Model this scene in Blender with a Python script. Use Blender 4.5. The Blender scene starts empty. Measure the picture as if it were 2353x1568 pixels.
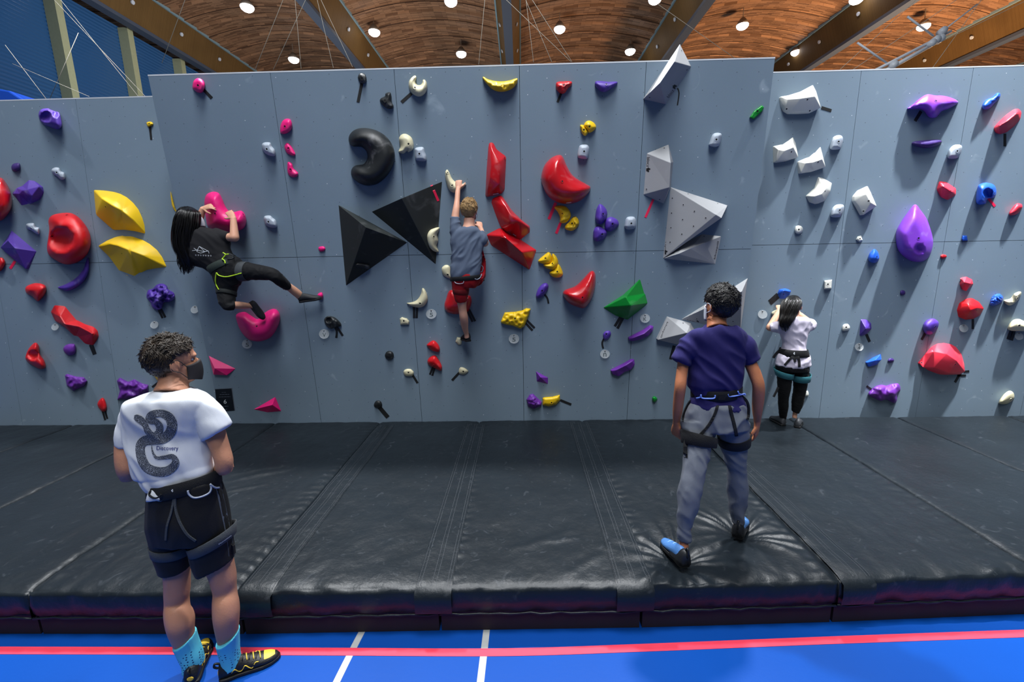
import bpy, bmesh, math, random
import numpy as np
from mathutils import Vector, Matrix, noise
from mathutils.geometry import delaunay_2d_cdt
from mathutils.bvhtree import BVHTree
random.seed(7)
S = bpy.context.scene
COL = S.collection
W, H = 2353, 1568

# ---------------------------------------------------------------- camera
FPX, PITCH, ROLL, YAW = 1000.0, 0.1912, -0.0181, -0.0231
CAM = Vector((0, 0, 1.9108))                     # z = 0 is the top of the mats
FW = Vector((math.sin(YAW)*math.cos(PITCH), math.cos(YAW)*math.cos(PITCH), -math.sin(PITCH)))
_rt = Vector((math.cos(YAW), -math.sin(YAW), 0)); _up = _rt.cross(FW)
RT = _rt*math.cos(ROLL)+_up*math.sin(ROLL)
UP = _up*math.cos(ROLL)-_rt*math.sin(ROLL)
cd = bpy.data.cameras.new('camera'); cam = bpy.data.objects.new('camera', cd); COL.objects.link(cam)
cd.sensor_width = 36; cd.lens = FPX/W*36; cd.clip_start = .05; cd.clip_end = 300
M3 = Matrix((RT, UP, -FW)).transposed()
cam.matrix_world = Matrix.Translation(CAM) @ M3.to_4x4()
S.camera = cam

# ---------------------------------------------------------------- world, lights, exposure
S.view_settings.view_transform = 'Standard'; S.view_settings.look = 'None'
S.view_settings.exposure = -0.2; S.view_settings.gamma = 1.0; S.view_settings.use_curve_mapping = False
wd = bpy.data.worlds.new('hall_air'); S.world = wd; wd.use_nodes = True
wd.node_tree.nodes['Background'].inputs[0].default_value = (.60, .72, .90, 1)
wd.node_tree.nodes['Background'].inputs[1].default_value = .13

def area(name, loc, aim, power, size, col=(1, .97, .93), spread=180):
    l = bpy.data.lights.new(name, 'AREA'); l.shape = 'DISK'; l.size = size; l.energy = power; l.color = col
    l.spread = math.radians(spread)
    o = bpy.data.objects.new(name, l); COL.objects.link(o); o.location = loc
    o.rotation_euler = (Vector(aim)-Vector(loc)).to_track_quat('-Z', 'Y').to_euler()
    return o
area('ceiling_lamp_behind_wall', (-4.5, 7.0, 13.0), (-3.0, 4.0, 0), 2000, .8, (.96, .98, 1))
area('ceiling_lamp_over_wall', (3.5, 6.9, 13.0), (2.5, 4.0, 0), 2000, .8, (.96, .98, 1))
area('ceiling_lamp_right', (5.5, 3.2, 13.0), (4.8, 4.7, 0), 230, .40, (.96, .98, 1), 34)
area('ceiling_lamp_left', (-9.5, 2.9, 12.5), (-5.2, 4.7, 0), 22, .40, (.94, .97, 1), 34)
area('front_fill', (-0.3, 0.8, 15.0), (0, 4.0, 1.0), 2200, 4.5, (.94, .97, 1))  # added broad fill light for the middle wall
area('hall_fill', (0.5, -5.0, 14.0), (0, 4.5, 1.5), 170, 6.0, (.94, .97, 1), 60)  # second soft fill, added to brighten the lower wall
area('side_fill', (-11, 19, 11), (-20.7, 27, 7), 650, 1.2, (.95, .97, 1))  # added light to brighten the window posts and put highlights on the glazing
area('roof_fill_left', (-6, 24, 3), (-5, 31, 16), 1300, 5.0, (1, .95, .88))  # added upward light that brightens the roof wood
area('roof_fill_right', (23, 22, 3), (22, 31, 16), 7000, 4.0, (1, .62, .33))  # added warm light that turns the right roof bays orange

# ---------------------------------------------------------------- pixel helpers
def ray(px, py):
    return FW + RT*((px-W/2)/FPX) - UP*((py-H/2)/FPX)
def atY(px, py, Y):
    d = ray(px, py); return CAM + d*(Y/d.y)
def atZ(px, py, z):
    d = ray(px, py); return CAM + d*((z-CAM.z)/d.z)
def onp(px, py, p0, n, h=0.0):
    d = ray(px, py); return CAM + d*(((p0-CAM).dot(n)+h)/d.dot(n))

# ---------------------------------------------------------------- materials
MATS = {}
def sr(r, g, b):
    f = lambda c: (c/255/12.92) if c <= 10 else ((c/255+.055)/1.055)**2.4
    return (f(r), f(g), f(b), 1)
def N(nt, t, **kw):
    n = nt.nodes.new(t)
    for k, v in kw.items(): setattr(n, k, v)
    return n
def mat(name, col, rough=.6, bump=0, bscale=60, spec=.5, metal=0, var=0, vscale=8, coat=0, emit=0, sheen=0):
    if name in MATS: return MATS[name]
    m = bpy.data.materials.new(name); m.use_nodes = True; MATS[name] = m
    nt = m.node_tree; b = nt.nodes['Principled BSDF']
    b.inputs['Base Color'].default_value = col; b.inputs['Roughness'].default_value = rough
    b.inputs['Specular IOR Level'].default_value = spec; b.inputs['Metallic'].default_value = metal
    b.inputs['Coat Weight'].default_value = coat; b.inputs['Coat Roughness'].default_value = .15
    if sheen: b.inputs['Sheen Weight'].default_value = sheen
    if emit:
        b.inputs['Emission Color'].default_value = col; b.inputs['Emission Strength'].default_value = emit
    tc = N(nt, 'ShaderNodeTexCoord')
    if var:
        ns = N(nt, 'ShaderNodeTexNoise'); ns.inputs['Scale'].default_value = vscale; ns.inputs['Detail'].default_value = 5
        nt.links.new(tc.outputs['Object'], ns.inputs['Vector'])
        mx = N(nt, 'ShaderNodeMix', data_type='RGBA')
        mx.inputs[6].default_value = tuple(c*(1-var) for c in col[:3])+(1,)
        mx.inputs[7].default_value = tuple(min(1, c*(1+var)) for c in col[:3])+(1,)
        nt.links.new(ns.outputs['Fac'], mx.inputs[0]); nt.links.new(mx.outputs[2], b.inputs['Base Color'])
    if bump:
        ns = N(nt, 'ShaderNodeTexNoise'); ns.inputs['Scale'].default_value = bscale; ns.inputs['Detail'].default_value = 4
        nt.links.new(tc.outputs['Object'], ns.inputs['Vector'])
        bp = N(nt, 'ShaderNodeBump'); bp.inputs['Strength'].default_value = bump; bp.inputs['Distance'].default_value = .01
        nt.links.new(ns.outputs['Fac'], bp.inputs['Height']); nt.links.new(bp.outputs['Normal'], b.inputs['Normal'])
    return m
def math_node(nt, op, a, b=None, c=None):
    n = N(nt, 'ShaderNodeMath', operation=op)
    for i, v in enumerate((a, b, c)):
        if v is None: continue
        if isinstance(v, (int, float)): n.inputs[i].default_value = v
        else: nt.links.new(v, n.inputs[i])
    return n.outputs[0]

# ---------------------------------------------------------------- objects
def mesh_obj(name, verts, faces, m=None, parent=None, smooth=False, origin=None):
    """world-space verts; origin = world point for the object's origin; parent keeps world placement"""
    org = Vector(origin) if origin is not None else Vector((0, 0, 0))
    if parent is not None and origin is None: org = parent.matrix_world.translation.copy()
    me = bpy.data.meshes.new(name)
    me.from_pydata([Vector(v)-org for v in verts], [], faces); me.update()
    if smooth:
        me.polygons.foreach_set('use_smooth', [True]*len(me.polygons))
    o = bpy.data.objects.new(name, me); COL.objects.link(o)
    if m is not None: me.materials.append(m)
    o.matrix_world = Matrix.Translation(org)
    if parent is not None:
        o.parent = parent
        o.matrix_parent_inverse = Matrix.Identity(4)
        o.matrix_basis = Matrix.Translation(org-parent.matrix_world.translation)
        o['_w'] = 0; del o['_w']
    return o
def empty(name, loc):
    o = bpy.data.objects.new(name, None); COL.objects.link(o); o.empty_display_size = .1
    o.location = loc; o.matrix_world = Matrix.Translation(loc); return o
def tag(o, label, cat, group=None):
    o['label'] = label; o['category'] = cat
    if group: o['group'] = group
    return o
def struct(o): o['kind'] = 'structure'; return o
def bevel(o, w, seg=2, ang=30):
    b = o.modifiers.new('bevel', 'BEVEL'); b.width = w; b.segments = seg; b.limit_method = 'ANGLE'; b.angle_limit = math.radians(ang)
    return o
def box(verts, faces, lo, hi):
    b = len(verts); x0, y0, z0 = lo; x1, y1, z1 = hi
    verts += [(x0, y0, z0), (x1, y0, z0), (x1, y1, z0), (x0, y1, z0), (x0, y0, z1), (x1, y0, z1), (x1, y1, z1), (x0, y1, z1)]
    faces += [(b, b+3, b+2, b+1), (b+4, b+5, b+6, b+7), (b, b+1, b+5, b+4), (b+1, b+2, b+6, b+5), (b+2, b+3, b+7, b+6), (b+3, b, b+4, b+7)]
def prism(verts, faces, bot, top):
    """closed prism between two rings of equal length"""
    b = len(verts); n = len(bot); verts += list(bot)+list(top)
    faces.append(tuple(b+i for i in range(n))[::-1]); faces.append(tuple(b+n+i for i in range(n)))
    for i in range(n):
        j = (i+1) % n; faces.append((b+i, b+j, b+n+j, b+n+i))
def tube(verts, faces, pts, r, seg=8):
    pts = [Vector(p) for p in pts]; n = len(pts)
    rr = r if isinstance(r, (list, tuple)) else [r]*n
    b = len(verts); prev = None
    for i, p in enumerate(pts):
        t = (pts[min(i+1, n-1)]-pts[max(i-1, 0)]).normalized()
        if prev is None:
            a = t.cross(Vector((0, 0, 1)))
            if a.length < .1: a = t.cross(Vector((1, 0, 0)))
        else: a = prev - t*prev.dot(t)
        a.normalize(); prev = a; c = t.cross(a)
        for k in range(seg):
            th = 2*math.pi*k/seg
            verts.append(p+(a*math.cos(th)+c*math.sin(th))*rr[i])
    for i in range(n-1):
        for k in range(seg):
            k2 = (k+1) % seg
            faces.append((b+i*seg+k, b+i*seg+k2, b+(i+1)*seg+k2, b+(i+1)*seg+k))
    faces.append(tuple(b+k for k in range(seg))[::-1]); faces.append(tuple(b+(n-1)*seg+k for k in range(seg)))
def smooth_pts(P, k=6, closed=False):
    """Catmull-Rom through points (tuples of any length)"""
    P = [np.array(p, float) for p in P]; n = len(P); out = []
    rng = range(n if closed else n-1)
    for i in rng:
        if closed: p0, p1, p2, p3 = P[(i-1) % n], P[i], P[(i+1) % n], P[(i+2) % n]
        else: p0, p1, p2, p3 = P[max(i-1, 0)], P[i], P[i+1], P[min(i+2, n-1)]
        for j in range(k):
            t = j/k
            out.append(.5*((2*p1)+(-p0+p2)*t+(2*p0-5*p1+4*p2-p3)*t*t+(-p0+3*p1-3*p2+p3)*t**3))
    if not closed: out.append(P[-1])
    return out
# ================================================================ the climbing walls
ZT, ZM = 3.724, 1.948
MX0, MW = -3.6485, 1.22
YB, YT = 4.912, 4.636
def norm(p0, p1, p2):
    n = (Vector(p1)-Vector(p0)).cross(Vector(p2)-Vector(p0)).normalized()
    return n if n.y < 0 else -n
P_MAIN = Vector((0, YB, 0)); N_MAIN = norm((0, YB, 0), (1, YB, 0), (0, YT, ZT))
YLB, YLT, ZLT = 4.93, 5.14, 3.71
P_LEFT = Vector((0, YLB, 0)); N_LEFT = norm((0, YLB, 0), (1, YLB, 0), (0, YLT, ZLT))
YR, ZRT = 5.04, 3.745
P_RIGHT = Vector((0, YR, 0)); N_RIGHT = Vector((0, -1, 0))
PLANES = {'m': (P_MAIN, N_MAIN), 'l': (P_LEFT, N_LEFT), 'r': (P_RIGHT, N_RIGHT)}

def wall_mat():
    m = bpy.data.materials.new('painted_plywood'); m.use_nodes = True
    nt = m.node_tree; b = nt.nodes['Principled BSDF']; L = nt.links.new
    tc = N(nt, 'ShaderNodeTexCoord'); obj = tc.outputs['Object']
    base = sr(133, 146, 166)
    n1 = N(nt, 'ShaderNodeTexNoise'); n1.inputs['Scale'].default_value = 1.3; n1.inputs['Detail'].default_value = 6; L(obj, n1.inputs['Vector'])
    r1 = N(nt, 'ShaderNodeMix', data_type='RGBA'); r1.inputs[6].default_value = sr(119, 139, 156); r1.inputs[7].default_value = sr(132, 151, 168)
    L(n1.outputs['Fac'], r1.inputs[0])
    n2 = N(nt, 'ShaderNodeTexNoise'); n2.inputs['Scale'].default_value = 330; n2.inputs['Detail'].default_value = 2; L(obj, n2.inputs['Vector'])
    r2 = N(nt, 'ShaderNodeMix', data_type='RGBA', blend_type='MULTIPLY'); r2.inputs[0].default_value = .3
    L(r1.outputs[2], r2.inputs[6]); L(n2.outputs['Color'], r2.inputs[7])
    # chalk smudges
    n3 = N(nt, 'ShaderNodeTexNoise'); n3.inputs['Scale'].default_value = 4.5; n3.inputs['Detail'].default_value = 8; n3.inputs['Distortion'].default_value = 1.2; L(obj, n3.inputs['Vector'])
    ck = N(nt, 'ShaderNodeValToRGB'); ck.color_ramp.elements[0].position = .66; ck.color_ramp.elements[1].position = .86
    L(n3.outputs['Fac'], ck.inputs['Fac'])
    r3 = N(nt, 'ShaderNodeMix', data_type='RGBA'); r3.inputs[7].default_value = sr(185, 200, 212)
    L(math_node(nt, 'MULTIPLY', ck.outputs['Color'], .5), r3.inputs[0]); L(r2.outputs[2], r3.inputs[6])
    # bolt holes: one per cell of a jittered grid in x/z; a few are bright screw heads
    sp = N(nt, 'ShaderNodeSeparateXYZ'); L(obj, sp.inputs[0])
    cb = N(nt, 'ShaderNodeCombineXYZ'); L(math_node(nt, 'DIVIDE', sp.outputs['X'], .19), cb.inputs[0]); L(math_node(nt, 'DIVIDE', sp.outputs['Z'], .19), cb.inputs[1])
    vo = N(nt, 'ShaderNodeTexVoronoi', voronoi_dimensions='2D'); vo.inputs['Scale'].default_value = 1; vo.inputs['Randomness'].default_value = .55; L(cb.outputs[0], vo.inputs['Vector'])
    dot = math_node(nt, 'LESS_THAN', vo.outputs['Distance'], .023)
    sep = N(nt, 'ShaderNodeSeparateColor'); L(vo.outputs['Color'], sep.inputs[0])
    br = math_node(nt, 'GREATER_THAN', sep.outputs[0], .80)
    dm = N(nt, 'ShaderNodeMix', data_type='RGBA'); dm.inputs[6].default_value = sr(38, 44, 56); dm.inputs[7].default_value = sr(225, 230, 238); L(br, dm.inputs[0])
    r4 = N(nt, 'ShaderNodeMix', data_type='RGBA'); L(math_node(nt, 'MULTIPLY', dot, .65), r4.inputs[0]); L(r3.outputs[2], r4.inputs[6]); L(dm.outputs[2], r4.inputs[7])
    L(r4.outputs[2], b.inputs['Base Color']); b.inputs['Roughness'].default_value = .62; b.inputs['Specular IOR Level'].default_value = .35
    bp = N(nt, 'ShaderNodeBump'); bp.inputs['Strength'].default_value = .25; bp.inputs['Distance'].default_value = .002
    L(n2.outputs['Fac'], bp.inputs['Height']); L(bp.outputs['Normal'], b.inputs['Normal'])
    return m
WALL = wall_mat(); DARK = mat('dark_gap', sr(20, 22, 26), .9)
EDGE = mat('bare_plywood_edge', sr(205, 210, 215), .6)
def climbing_wall(name, xs, zs, yat, back, lean_n):
    """plywood sheets with 4 mm gaps on a dark backing"""
    V, F = [], []; g = .0022
    for i in range(len(xs)-1):
        for j in range(len(zs)-1):
            x0, x1, z0, z1 = xs[i]+g, xs[i+1]-g, zs[j]+(g if j else 0), zs[j+1]-(g if j < len(zs)-2 else 0)
            bot = [(x0, yat(z0), z0), (x1, yat(z0), z0), (x1, yat(z1), z1), (x0, yat(z1), z1)]
            top = [(x, y+.02, z) for x, y, z in bot]
            prism(V, F, top, bot)
    o = struct(mesh_obj(name, V, F, WALL)); o.data.materials.append(DARK)
    V2, F2 = [], []
    x0, x1, z1 = xs[0], xs[-1], zs[-1]-.004
    nb = len(o.data.vertices)
    bk = mesh_obj('frame_behind', [(x0, yat(-.3)+.021, -.3), (x1, yat(-.3)+.021, -.3), (x1, yat(z1)+.021, z1), (x0, yat(z1)+.021, z1),
                              (x0, back, -.3), (x1, back, -.3), (x1, back, z1), (x0, back, z1)],
             [(0, 1, 2, 3), (7, 6, 5, 4), (0, 4, 5, 1), (1, 5, 6, 2), (2, 6, 7, 3), (3, 7, 4, 0)], DARK, o)
    return o
ymain = lambda z: YB+(YT-YB)*z/ZT
yleft = lambda z: YLB+(YLT-YLB)*z/ZLT
yright = lambda z: YR
wm = climbing_wall('wall_back', [MX0+MW*i for i in range(6)], [-.3, ZM, ZT], ymain, 5.30, N_MAIN)
wl = climbing_wall('wall_left', [-9.8, -8.58, -7.36, -6.14, -4.90, MX0+.004], [-.3, 1.93, ZLT], yleft, 5.40, N_LEFT)
wr = climbing_wall('wall_right', [MX0+MW*5-.004, 3.562, 4.700, 5.92, 7.14, 8.36, 9.6], [-.3, 1.99, ZRT], yright, 5.30, N_RIGHT)
def trim(name, x0, x1, y, z):
    V, F = [], []; box(V, F, (x0, y-.001, z), (x1, y+.03, z+.012)); return struct(mesh_obj(name, V, F, EDGE))
trim('trim_1', MX0, MX0+MW*5, YT, ZT); trim('trim_2', -9.8, MX0-.002, YLT, ZLT); trim('trim_3', MX0+MW*5+.002, 9.6, YR, ZRT)

# ================================================================ floor
ZF = -.325
FLOOR = mat('blue_sports_floor', sr(0, 66, 150), .5, .05, 40, .2, var=.12, vscale=1.5)
struct(mesh_obj('floor', [(-14, 0, ZF), (14, 0, ZF), (14, 4.9, ZF), (-14, 4.9, ZF)], [(0, 1, 2, 3)], FLOOR))
REDT = mat('coral_floor_tape', sr(238, 66, 90), .5, .08, 80, .3, var=.08)
WHT = mat('white_line_paint', sr(170, 172, 170), .6, 0, var=.1, vscale=20)
def floor_strip(name, pts, wid, m, dz):
    V, F = [], []; P = smooth_pts(pts, 8)
    C = [atZ(p[0], p[1], ZF+dz) for p in P]
    for i, c in enumerate(C):
        t = (C[min(i+1, len(C)-1)]-C[max(i-1, 0)]); t.z = 0; t.normalize(); s = Vector((-t.y, t.x, 0))*wid/2
        V += [c-s, c+s, c-s-Vector((0, 0, dz-.0003)), c+s-Vector((0, 0, dz-.0003))]
        if i:
            a = 4*(i-1); F += [(a, a+4, a+5, a+1), (a, a+2, a+6, a+4), (a+1, a+5, a+7, a+3)]
    return mesh_obj(name, V, F, m, origin=C[len(C)//2])
tag(floor_strip('floor_tape', [(-260, 1494), (0, 1495), (420, 1496), (800, 1498), (1170, 1499), (1500, 1488), (1900, 1472), (2353, 1456), (2600, 1448)], .05, REDT, .0022),
    'coral red tape line running along the blue floor before the mats', 'floor tape')
tag(floor_strip('floor_line', [(1119, 1440), (1115, 1475), (1104, 1568), (1085, 1740)], .04, WHT, .0011), 'white painted line crossing the blue floor, the longer one nearest the picture centre', 'floor line', 'white court lines')
tag(floor_strip('floor_line', [(838, 1440), (816, 1482), (773, 1568), (690, 1740)], .04, WHT, .0011), 'slanting white painted line on the blue floor nearer the man in white', 'floor line', 'white court lines')

# ================================================================ mats
def mat_cover():
    m = bpy.data.materials.new('black_vinyl'); m.use_nodes = True
    nt = m.node_tree; b = nt.nodes['Principled BSDF']; L = nt.links.new
    tc = N(nt, 'ShaderNodeTexCoord')
    n1 = N(nt, 'ShaderNodeTexNoise'); n1.inputs['Scale'].default_value = 2.2; n1.inputs['Detail'].default_value = 9; n1.inputs['Roughness'].default_value = .65; L(tc.outputs['Object'], n1.inputs['Vector'])
    r = N(nt, 'ShaderNodeMix', data_type='RGBA'); r.inputs[6].default_value = sr(13, 18, 22); r.inputs[7].default_value = sr(27, 34, 40)
    L(n1.outputs['Fac'], r.inputs[0])
    n4 = N(nt, 'ShaderNodeTexNoise'); n4.inputs['Scale'].default_value = 9; n4.inputs['Detail'].default_value = 8; n4.inputs['Distortion'].default_value = 2; L(tc.outputs['Object'], n4.inputs['Vector'])
    ck = N(nt, 'ShaderNodeValToRGB'); ck.color_ramp.elements[0].position = .62; ck.color_ramp.elements[1].position = .9; L(n4.outputs['Fac'], ck.inputs['Fac'])
    r3 = N(nt, 'ShaderNodeMix', data_type='RGBA'); r3.inputs[7].default_value = sr(105, 110, 118); L(math_node(nt, 'MULTIPLY', ck.outputs['Color'], .30), r3.inputs[0]); L(r.outputs[2], r3.inputs[6])
    L(r3.outputs[2], b.inputs['Base Color'])
    b.inputs['Roughness'].default_value = .38; b.inputs['Specular IOR Level'].default_value = .32
    n2 = N(nt, 'ShaderNodeTexNoise'); n2.inputs['Scale'].default_value = 16; n2.inputs['Detail'].default_value = 8; n2.inputs['Roughness'].default_value = .6; L(tc.outputs['Object'], n2.inputs['Vector'])
    bp = N(nt, 'ShaderNodeBump'); bp.inputs['Strength'].default_value = .35; bp.inputs['Distance'].default_value = .012
    L(n2.outputs['Fac'], bp.inputs['Height']); L(bp.outputs['Normal'], b.inputs['Normal'])
    return m
VINYL = mat_cover(); BASE = mat('dark_foam_base', sr(34, 24, 27), .75, .1, 30)
STITCH = mat('grey_stitching', sr(58, 62, 68), .7)
MXS = [-7.98, -6.73, -5.48, -4.23, -2.985, -1.716, -.52, .70, 1.87, 3.11, 4.36, 5.61, 6.86, 8.11]
def yfront(x):
    k = [(-9, 2.20), (-3.16, 2.215), (-1.7, 2.215), (-.44, 2.245), (.57, 2.262), (1.8, 2.305), (3, 2.365), (8, 2.6)]
    for (a, b), (c, d) in zip(k, k[1:]):
        if a <= x <= c: return b+(d-b)*(x-a)/(c-a)
    return 2.3
FEET = [atZ(1558, 1282, 0), atZ(1703, 1218, 0), atZ(1815, 975, 0)]
CREASE = []   # long wrinkles lying across the covers: (x0,y0,x1,y1,amp,width)
for a, b, am, wd_ in [((505, 1110), (690, 1072), .010, .030), ((520, 1092), (690, 1063), .008, .02), ((500, 1135), (620, 1110), .006, .02),
                 ((60, 1300), (330, 1240), .007, .025), ((0, 1140), (180, 1100), .006, .03), ((0, 1330), (110, 1300), .008, .02), ((90, 1260), (250, 1180), .006, .03),
                 ((2140, 1125), (2353, 1175), .008, .03), ((2160, 1140), (2340, 1185), .005, .02), ((2240, 1085), (2353, 1105), .006, .03),
                 ((1150, 1270), (1330, 1215), .005, .03), ((1280, 1330), (1390, 1270), .005, .03), ((870, 1290), (900, 1240), .005, .03), ((2290, 1300), (2280, 1315), .008, .02),
                 ((1240, 1245), (1330, 1235), .005, .02), ((0, 1050), (110, 1020), .005, .03), ((230, 1120), (300, 1090), .005, .03)]:
    A, B = atZ(a[0], a[1], 0), atZ(b[0], b[1], 0); CREASE.append((A.x, A.y, B.x, B.y, am, wd_))
def top_h(x, y, x0, x1):
    z = -.004
    z += .006*noise.fractal(Vector((x*3, y*3, 2.0)), 1, 2, 4) + .0035*noise.noise(Vector((x*14, y*5, 7)))
    ex = min(x-x0, x1-x); z -= .012*math.exp(-(ex/.02)**2)           # dips to the joints
    z += .003*math.sin(y*70+3*noise.noise(Vector((x*5, y*4, 0))))*math.exp(-((ex-.06)/.06)**2)   # gathered along seams
    ef = y-yfront(x); z -= .022*math.exp(-ef/.03)
    z += .010*noise.noise(Vector((x*9, 0.3, 5)))*math.exp(-ef/.12)
    for ax, ay, bx, by, am, w in CREASE:
        dx, dy = bx-ax, by-ay; l2 = dx*dx+dy*dy; t = ((x-ax)*dx+(y-ay)*dy)/l2
        if -.15 < t < 1.15:
            d = ((x-ax)*dy-(y-ay)*dx)/math.sqrt(l2) + .012*noise.noise(Vector((t*4, ax, 0)))
            z += am*math.exp(-(d/w)**2)*max(0, 1-abs(2*t-1)**3)
    for k, f in enumerate(FEET[:2]):                                   # weight of the standing man pulls the cover into star folds
        dx, dy = x-f.x, y-f.y; r = math.hypot(dx, dy)
        if r < .9:
            a = math.atan2(dy, dx)
            z -= .045*math.exp(-(r/.13)**2)+.012*math.exp(-(r/.3)**2)
            q = 0.5+0.5*noise.noise(Vector((math.cos(a)*2.2+k*5, math.sin(a)*2.2, 1)))
            fold = abs(math.sin(a*8+2.5*noise.noise(Vector((a*1.3, r*2, k)))))**3
            z += .020*q*fold*min(1, r/.10)*math.exp(-((r-.12)/.24)**2)
    return z
def crash_mat(i):
    x0, x1 = MXS[i]+.004, MXS[i+1]-.004
    root = empty('crash_mat', ((x0+x1)/2, 2.4, ZF))
    fine = -3.2 < (x0+x1)/2 < 3.5
    nx = 110 if i == 7 else (64 if fine else 30); ny = 220 if i == 7 else (150 if fine else 60)
    V, F = [], []
    def row(x): return yfront(x)
    yb = 4.90
    prof = [(-.185, .010), (-.17, -.004), (-.10, -.010), (-.04, -.006), (-.022, .004)]          # front face, (z, dy)
    rows = len(prof)+ny
    for a in range(nx+1):
        u = a/nx; x = x0+(x1-x0)*(.5-.5*math.cos(math.pi*u))*.5+(x1-x0)*u*.5
        yf = yfront(x); ez = min(x-x0, x1-x)
        for z, dy in prof:
            w = .010*noise.noise(Vector((x*7, z*6, 3)))+.005*noise.noise(Vector((x*20, z*18, 3)))
            V.append((x, yf+dy+w+.008*math.exp(-(ez/.015)**2), z))
        for b in range(ny):
            t = b/(ny-1); y = yf+.012+(yb-yf-.012)*(t**1.15)
            V.append((x, y, top_h(x, y, x0, x1)))
    for a in range(nx):
        for b in range(rows-1):
            p = a*rows+b; F.append((p, p+rows, p+rows+1, p+1))
    # side skirts
    for a, s in ((0, 1), (nx, -1)):
        base = len(V); x = V[a*rows][0]
        for b in range(rows):
            v = V[a*rows+b]; V.append((x, v[1], -.19))
        for b in range(rows-1):
            q = (a*rows+b, a*rows+b+1, base+b+1, base+b); F.append(q if s > 0 else q[::-1])
    mesh_obj('cover', V, F, VINYL, root, smooth=True)
    V, F = [], []
    q = [(x0+.004, yfront(x0)+.022), (x1-.004, yfront(x1)+.022), (x1-.004, yb), (x0+.004, yb)]
    prism(V, F, [(x, y, ZF+.001) for x, y in q], [(x, y, -.186) for x, y in q])
    mesh_obj('base_block', V, F, BASE, root)
    # hem along the foot of the cover
    V, F = [], []
    P = [(x0+(x1-x0)*k/20, yfront(x0+(x1-x0)*k/20)-.004+.004*math.sin(k*1.7+i), -.186+.004*math.sin(k*2.3+i)) for k in range(21)]
    tube(V, F, P, .007, 6); mesh_obj('hem', V, F, VINYL, root, smooth=True)
    return root
def seam_cover(i, fx0, fx1):
    V, F = [], []; n = 120; xm = (fx0+fx1)/2; y0_ = yfront(xm)
    root = empty('seam_cover', (xm, y0_, 0))
    for k in range(n+1):
        t = k/n; y = y0_+.012+(4.85-2.3)*t
        for u in range(9):
            x = fx0+(fx1-fx0)*u/8; ex = min(u, 8-u)/8
            V.append((x, y, top_h(x, y, -9, 9)+.006-.004*math.exp(-(ex/.06)**2)+.003*abs(noise.noise(Vector((x*18, y*22, 9))))))
        if k:
            b = (k-1)*9
            for u in range(8): F.append((b+u, b+u+1, b+9+u+1, b+9+u))
    base = len(V)
    for u in range(9):
        x = fx0+(fx1-fx0)*u/8; yf = yfront(x)
        V += [(x, yf-.024+.004*noise.noise(Vector((x*30, 0, 0))), -.03), (x, yf-.032+.006*noise.noise(Vector((x*30, 2, 0))), -.10), (x, yf-.024, -.165)]
    for u in range(8):
        a, b = base+3*u, base+3*u+3
        F += [(u, a, b, u+1), (a, a+1, b+1, b), (a+1, a+2, b+2, b+1)]
    mesh_obj('strip', V, F, VINYL, root, smooth=True)
    for xx in (fx0+.012, fx0+.03, xm-.012, xm+.012, fx1-.03, fx1-.012):
        V, F = [], []
        for k in range(500):
            ya = y0_+.02+k*.00505; yb_ = ya+.00505
            b = len(V); w_ = .0011 if (k % 3) else .0004
            V += [(xx-w_, ya, top_h(xx, ya, -9, 9)+.0075), (xx+w_, ya, top_h(xx, ya, -9, 9)+.0075)]
            if k: F.append((b-2, b-1, b+1, b))
        mesh_obj('stitch_line', V, F, STITCH, root)
    return root
names = {3: 'black crash mat that the man in white stands in front of', 4: 'black crash mat under the hanging girl, directly right of the man in white',
         5: 'black crash mat left of the central one, with a stitched flap on its right joint', 6: 'central black crash mat below the boy, between the two double-stitched flaps',
         7: 'black crash mat with star folds under the feet of the man in the navy shirt', 8: 'black crash mat directly right of the one with the star folds',
         2: 'black crash mat at the left border, left of the man in white', 9: 'black crash mat at the right border, two mats right of the star folds'}
for i in range(1, 12):
    tag(crash_mat(i), names.get(i, {1: 'leftmost black crash mat along the left climbing wall', 10: 'second black crash mat from the right end of the row', 11: 'rightmost black crash mat along the right climbing wall'}.get(i)), 'crash mat', 'row of black crash mats')

for i, x0, x1, lab in ((3, -1.70, -1.50, 'stitched black seam cover right of the man in white, leftmost of the four'), (5, -.655, -.437, 'double-stitched black seam cover below the boy, just left of the picture centre'),
                       (6, .540, .76, 'double-stitched black seam cover just left of the man in navy'), (7, 1.88, 2.08, 'stitched black seam cover to the right of the man in navy')):
    tag(seam_cover(i, x0, x1), lab, 'mat strip', 'seam covers over the mat joints')
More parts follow.
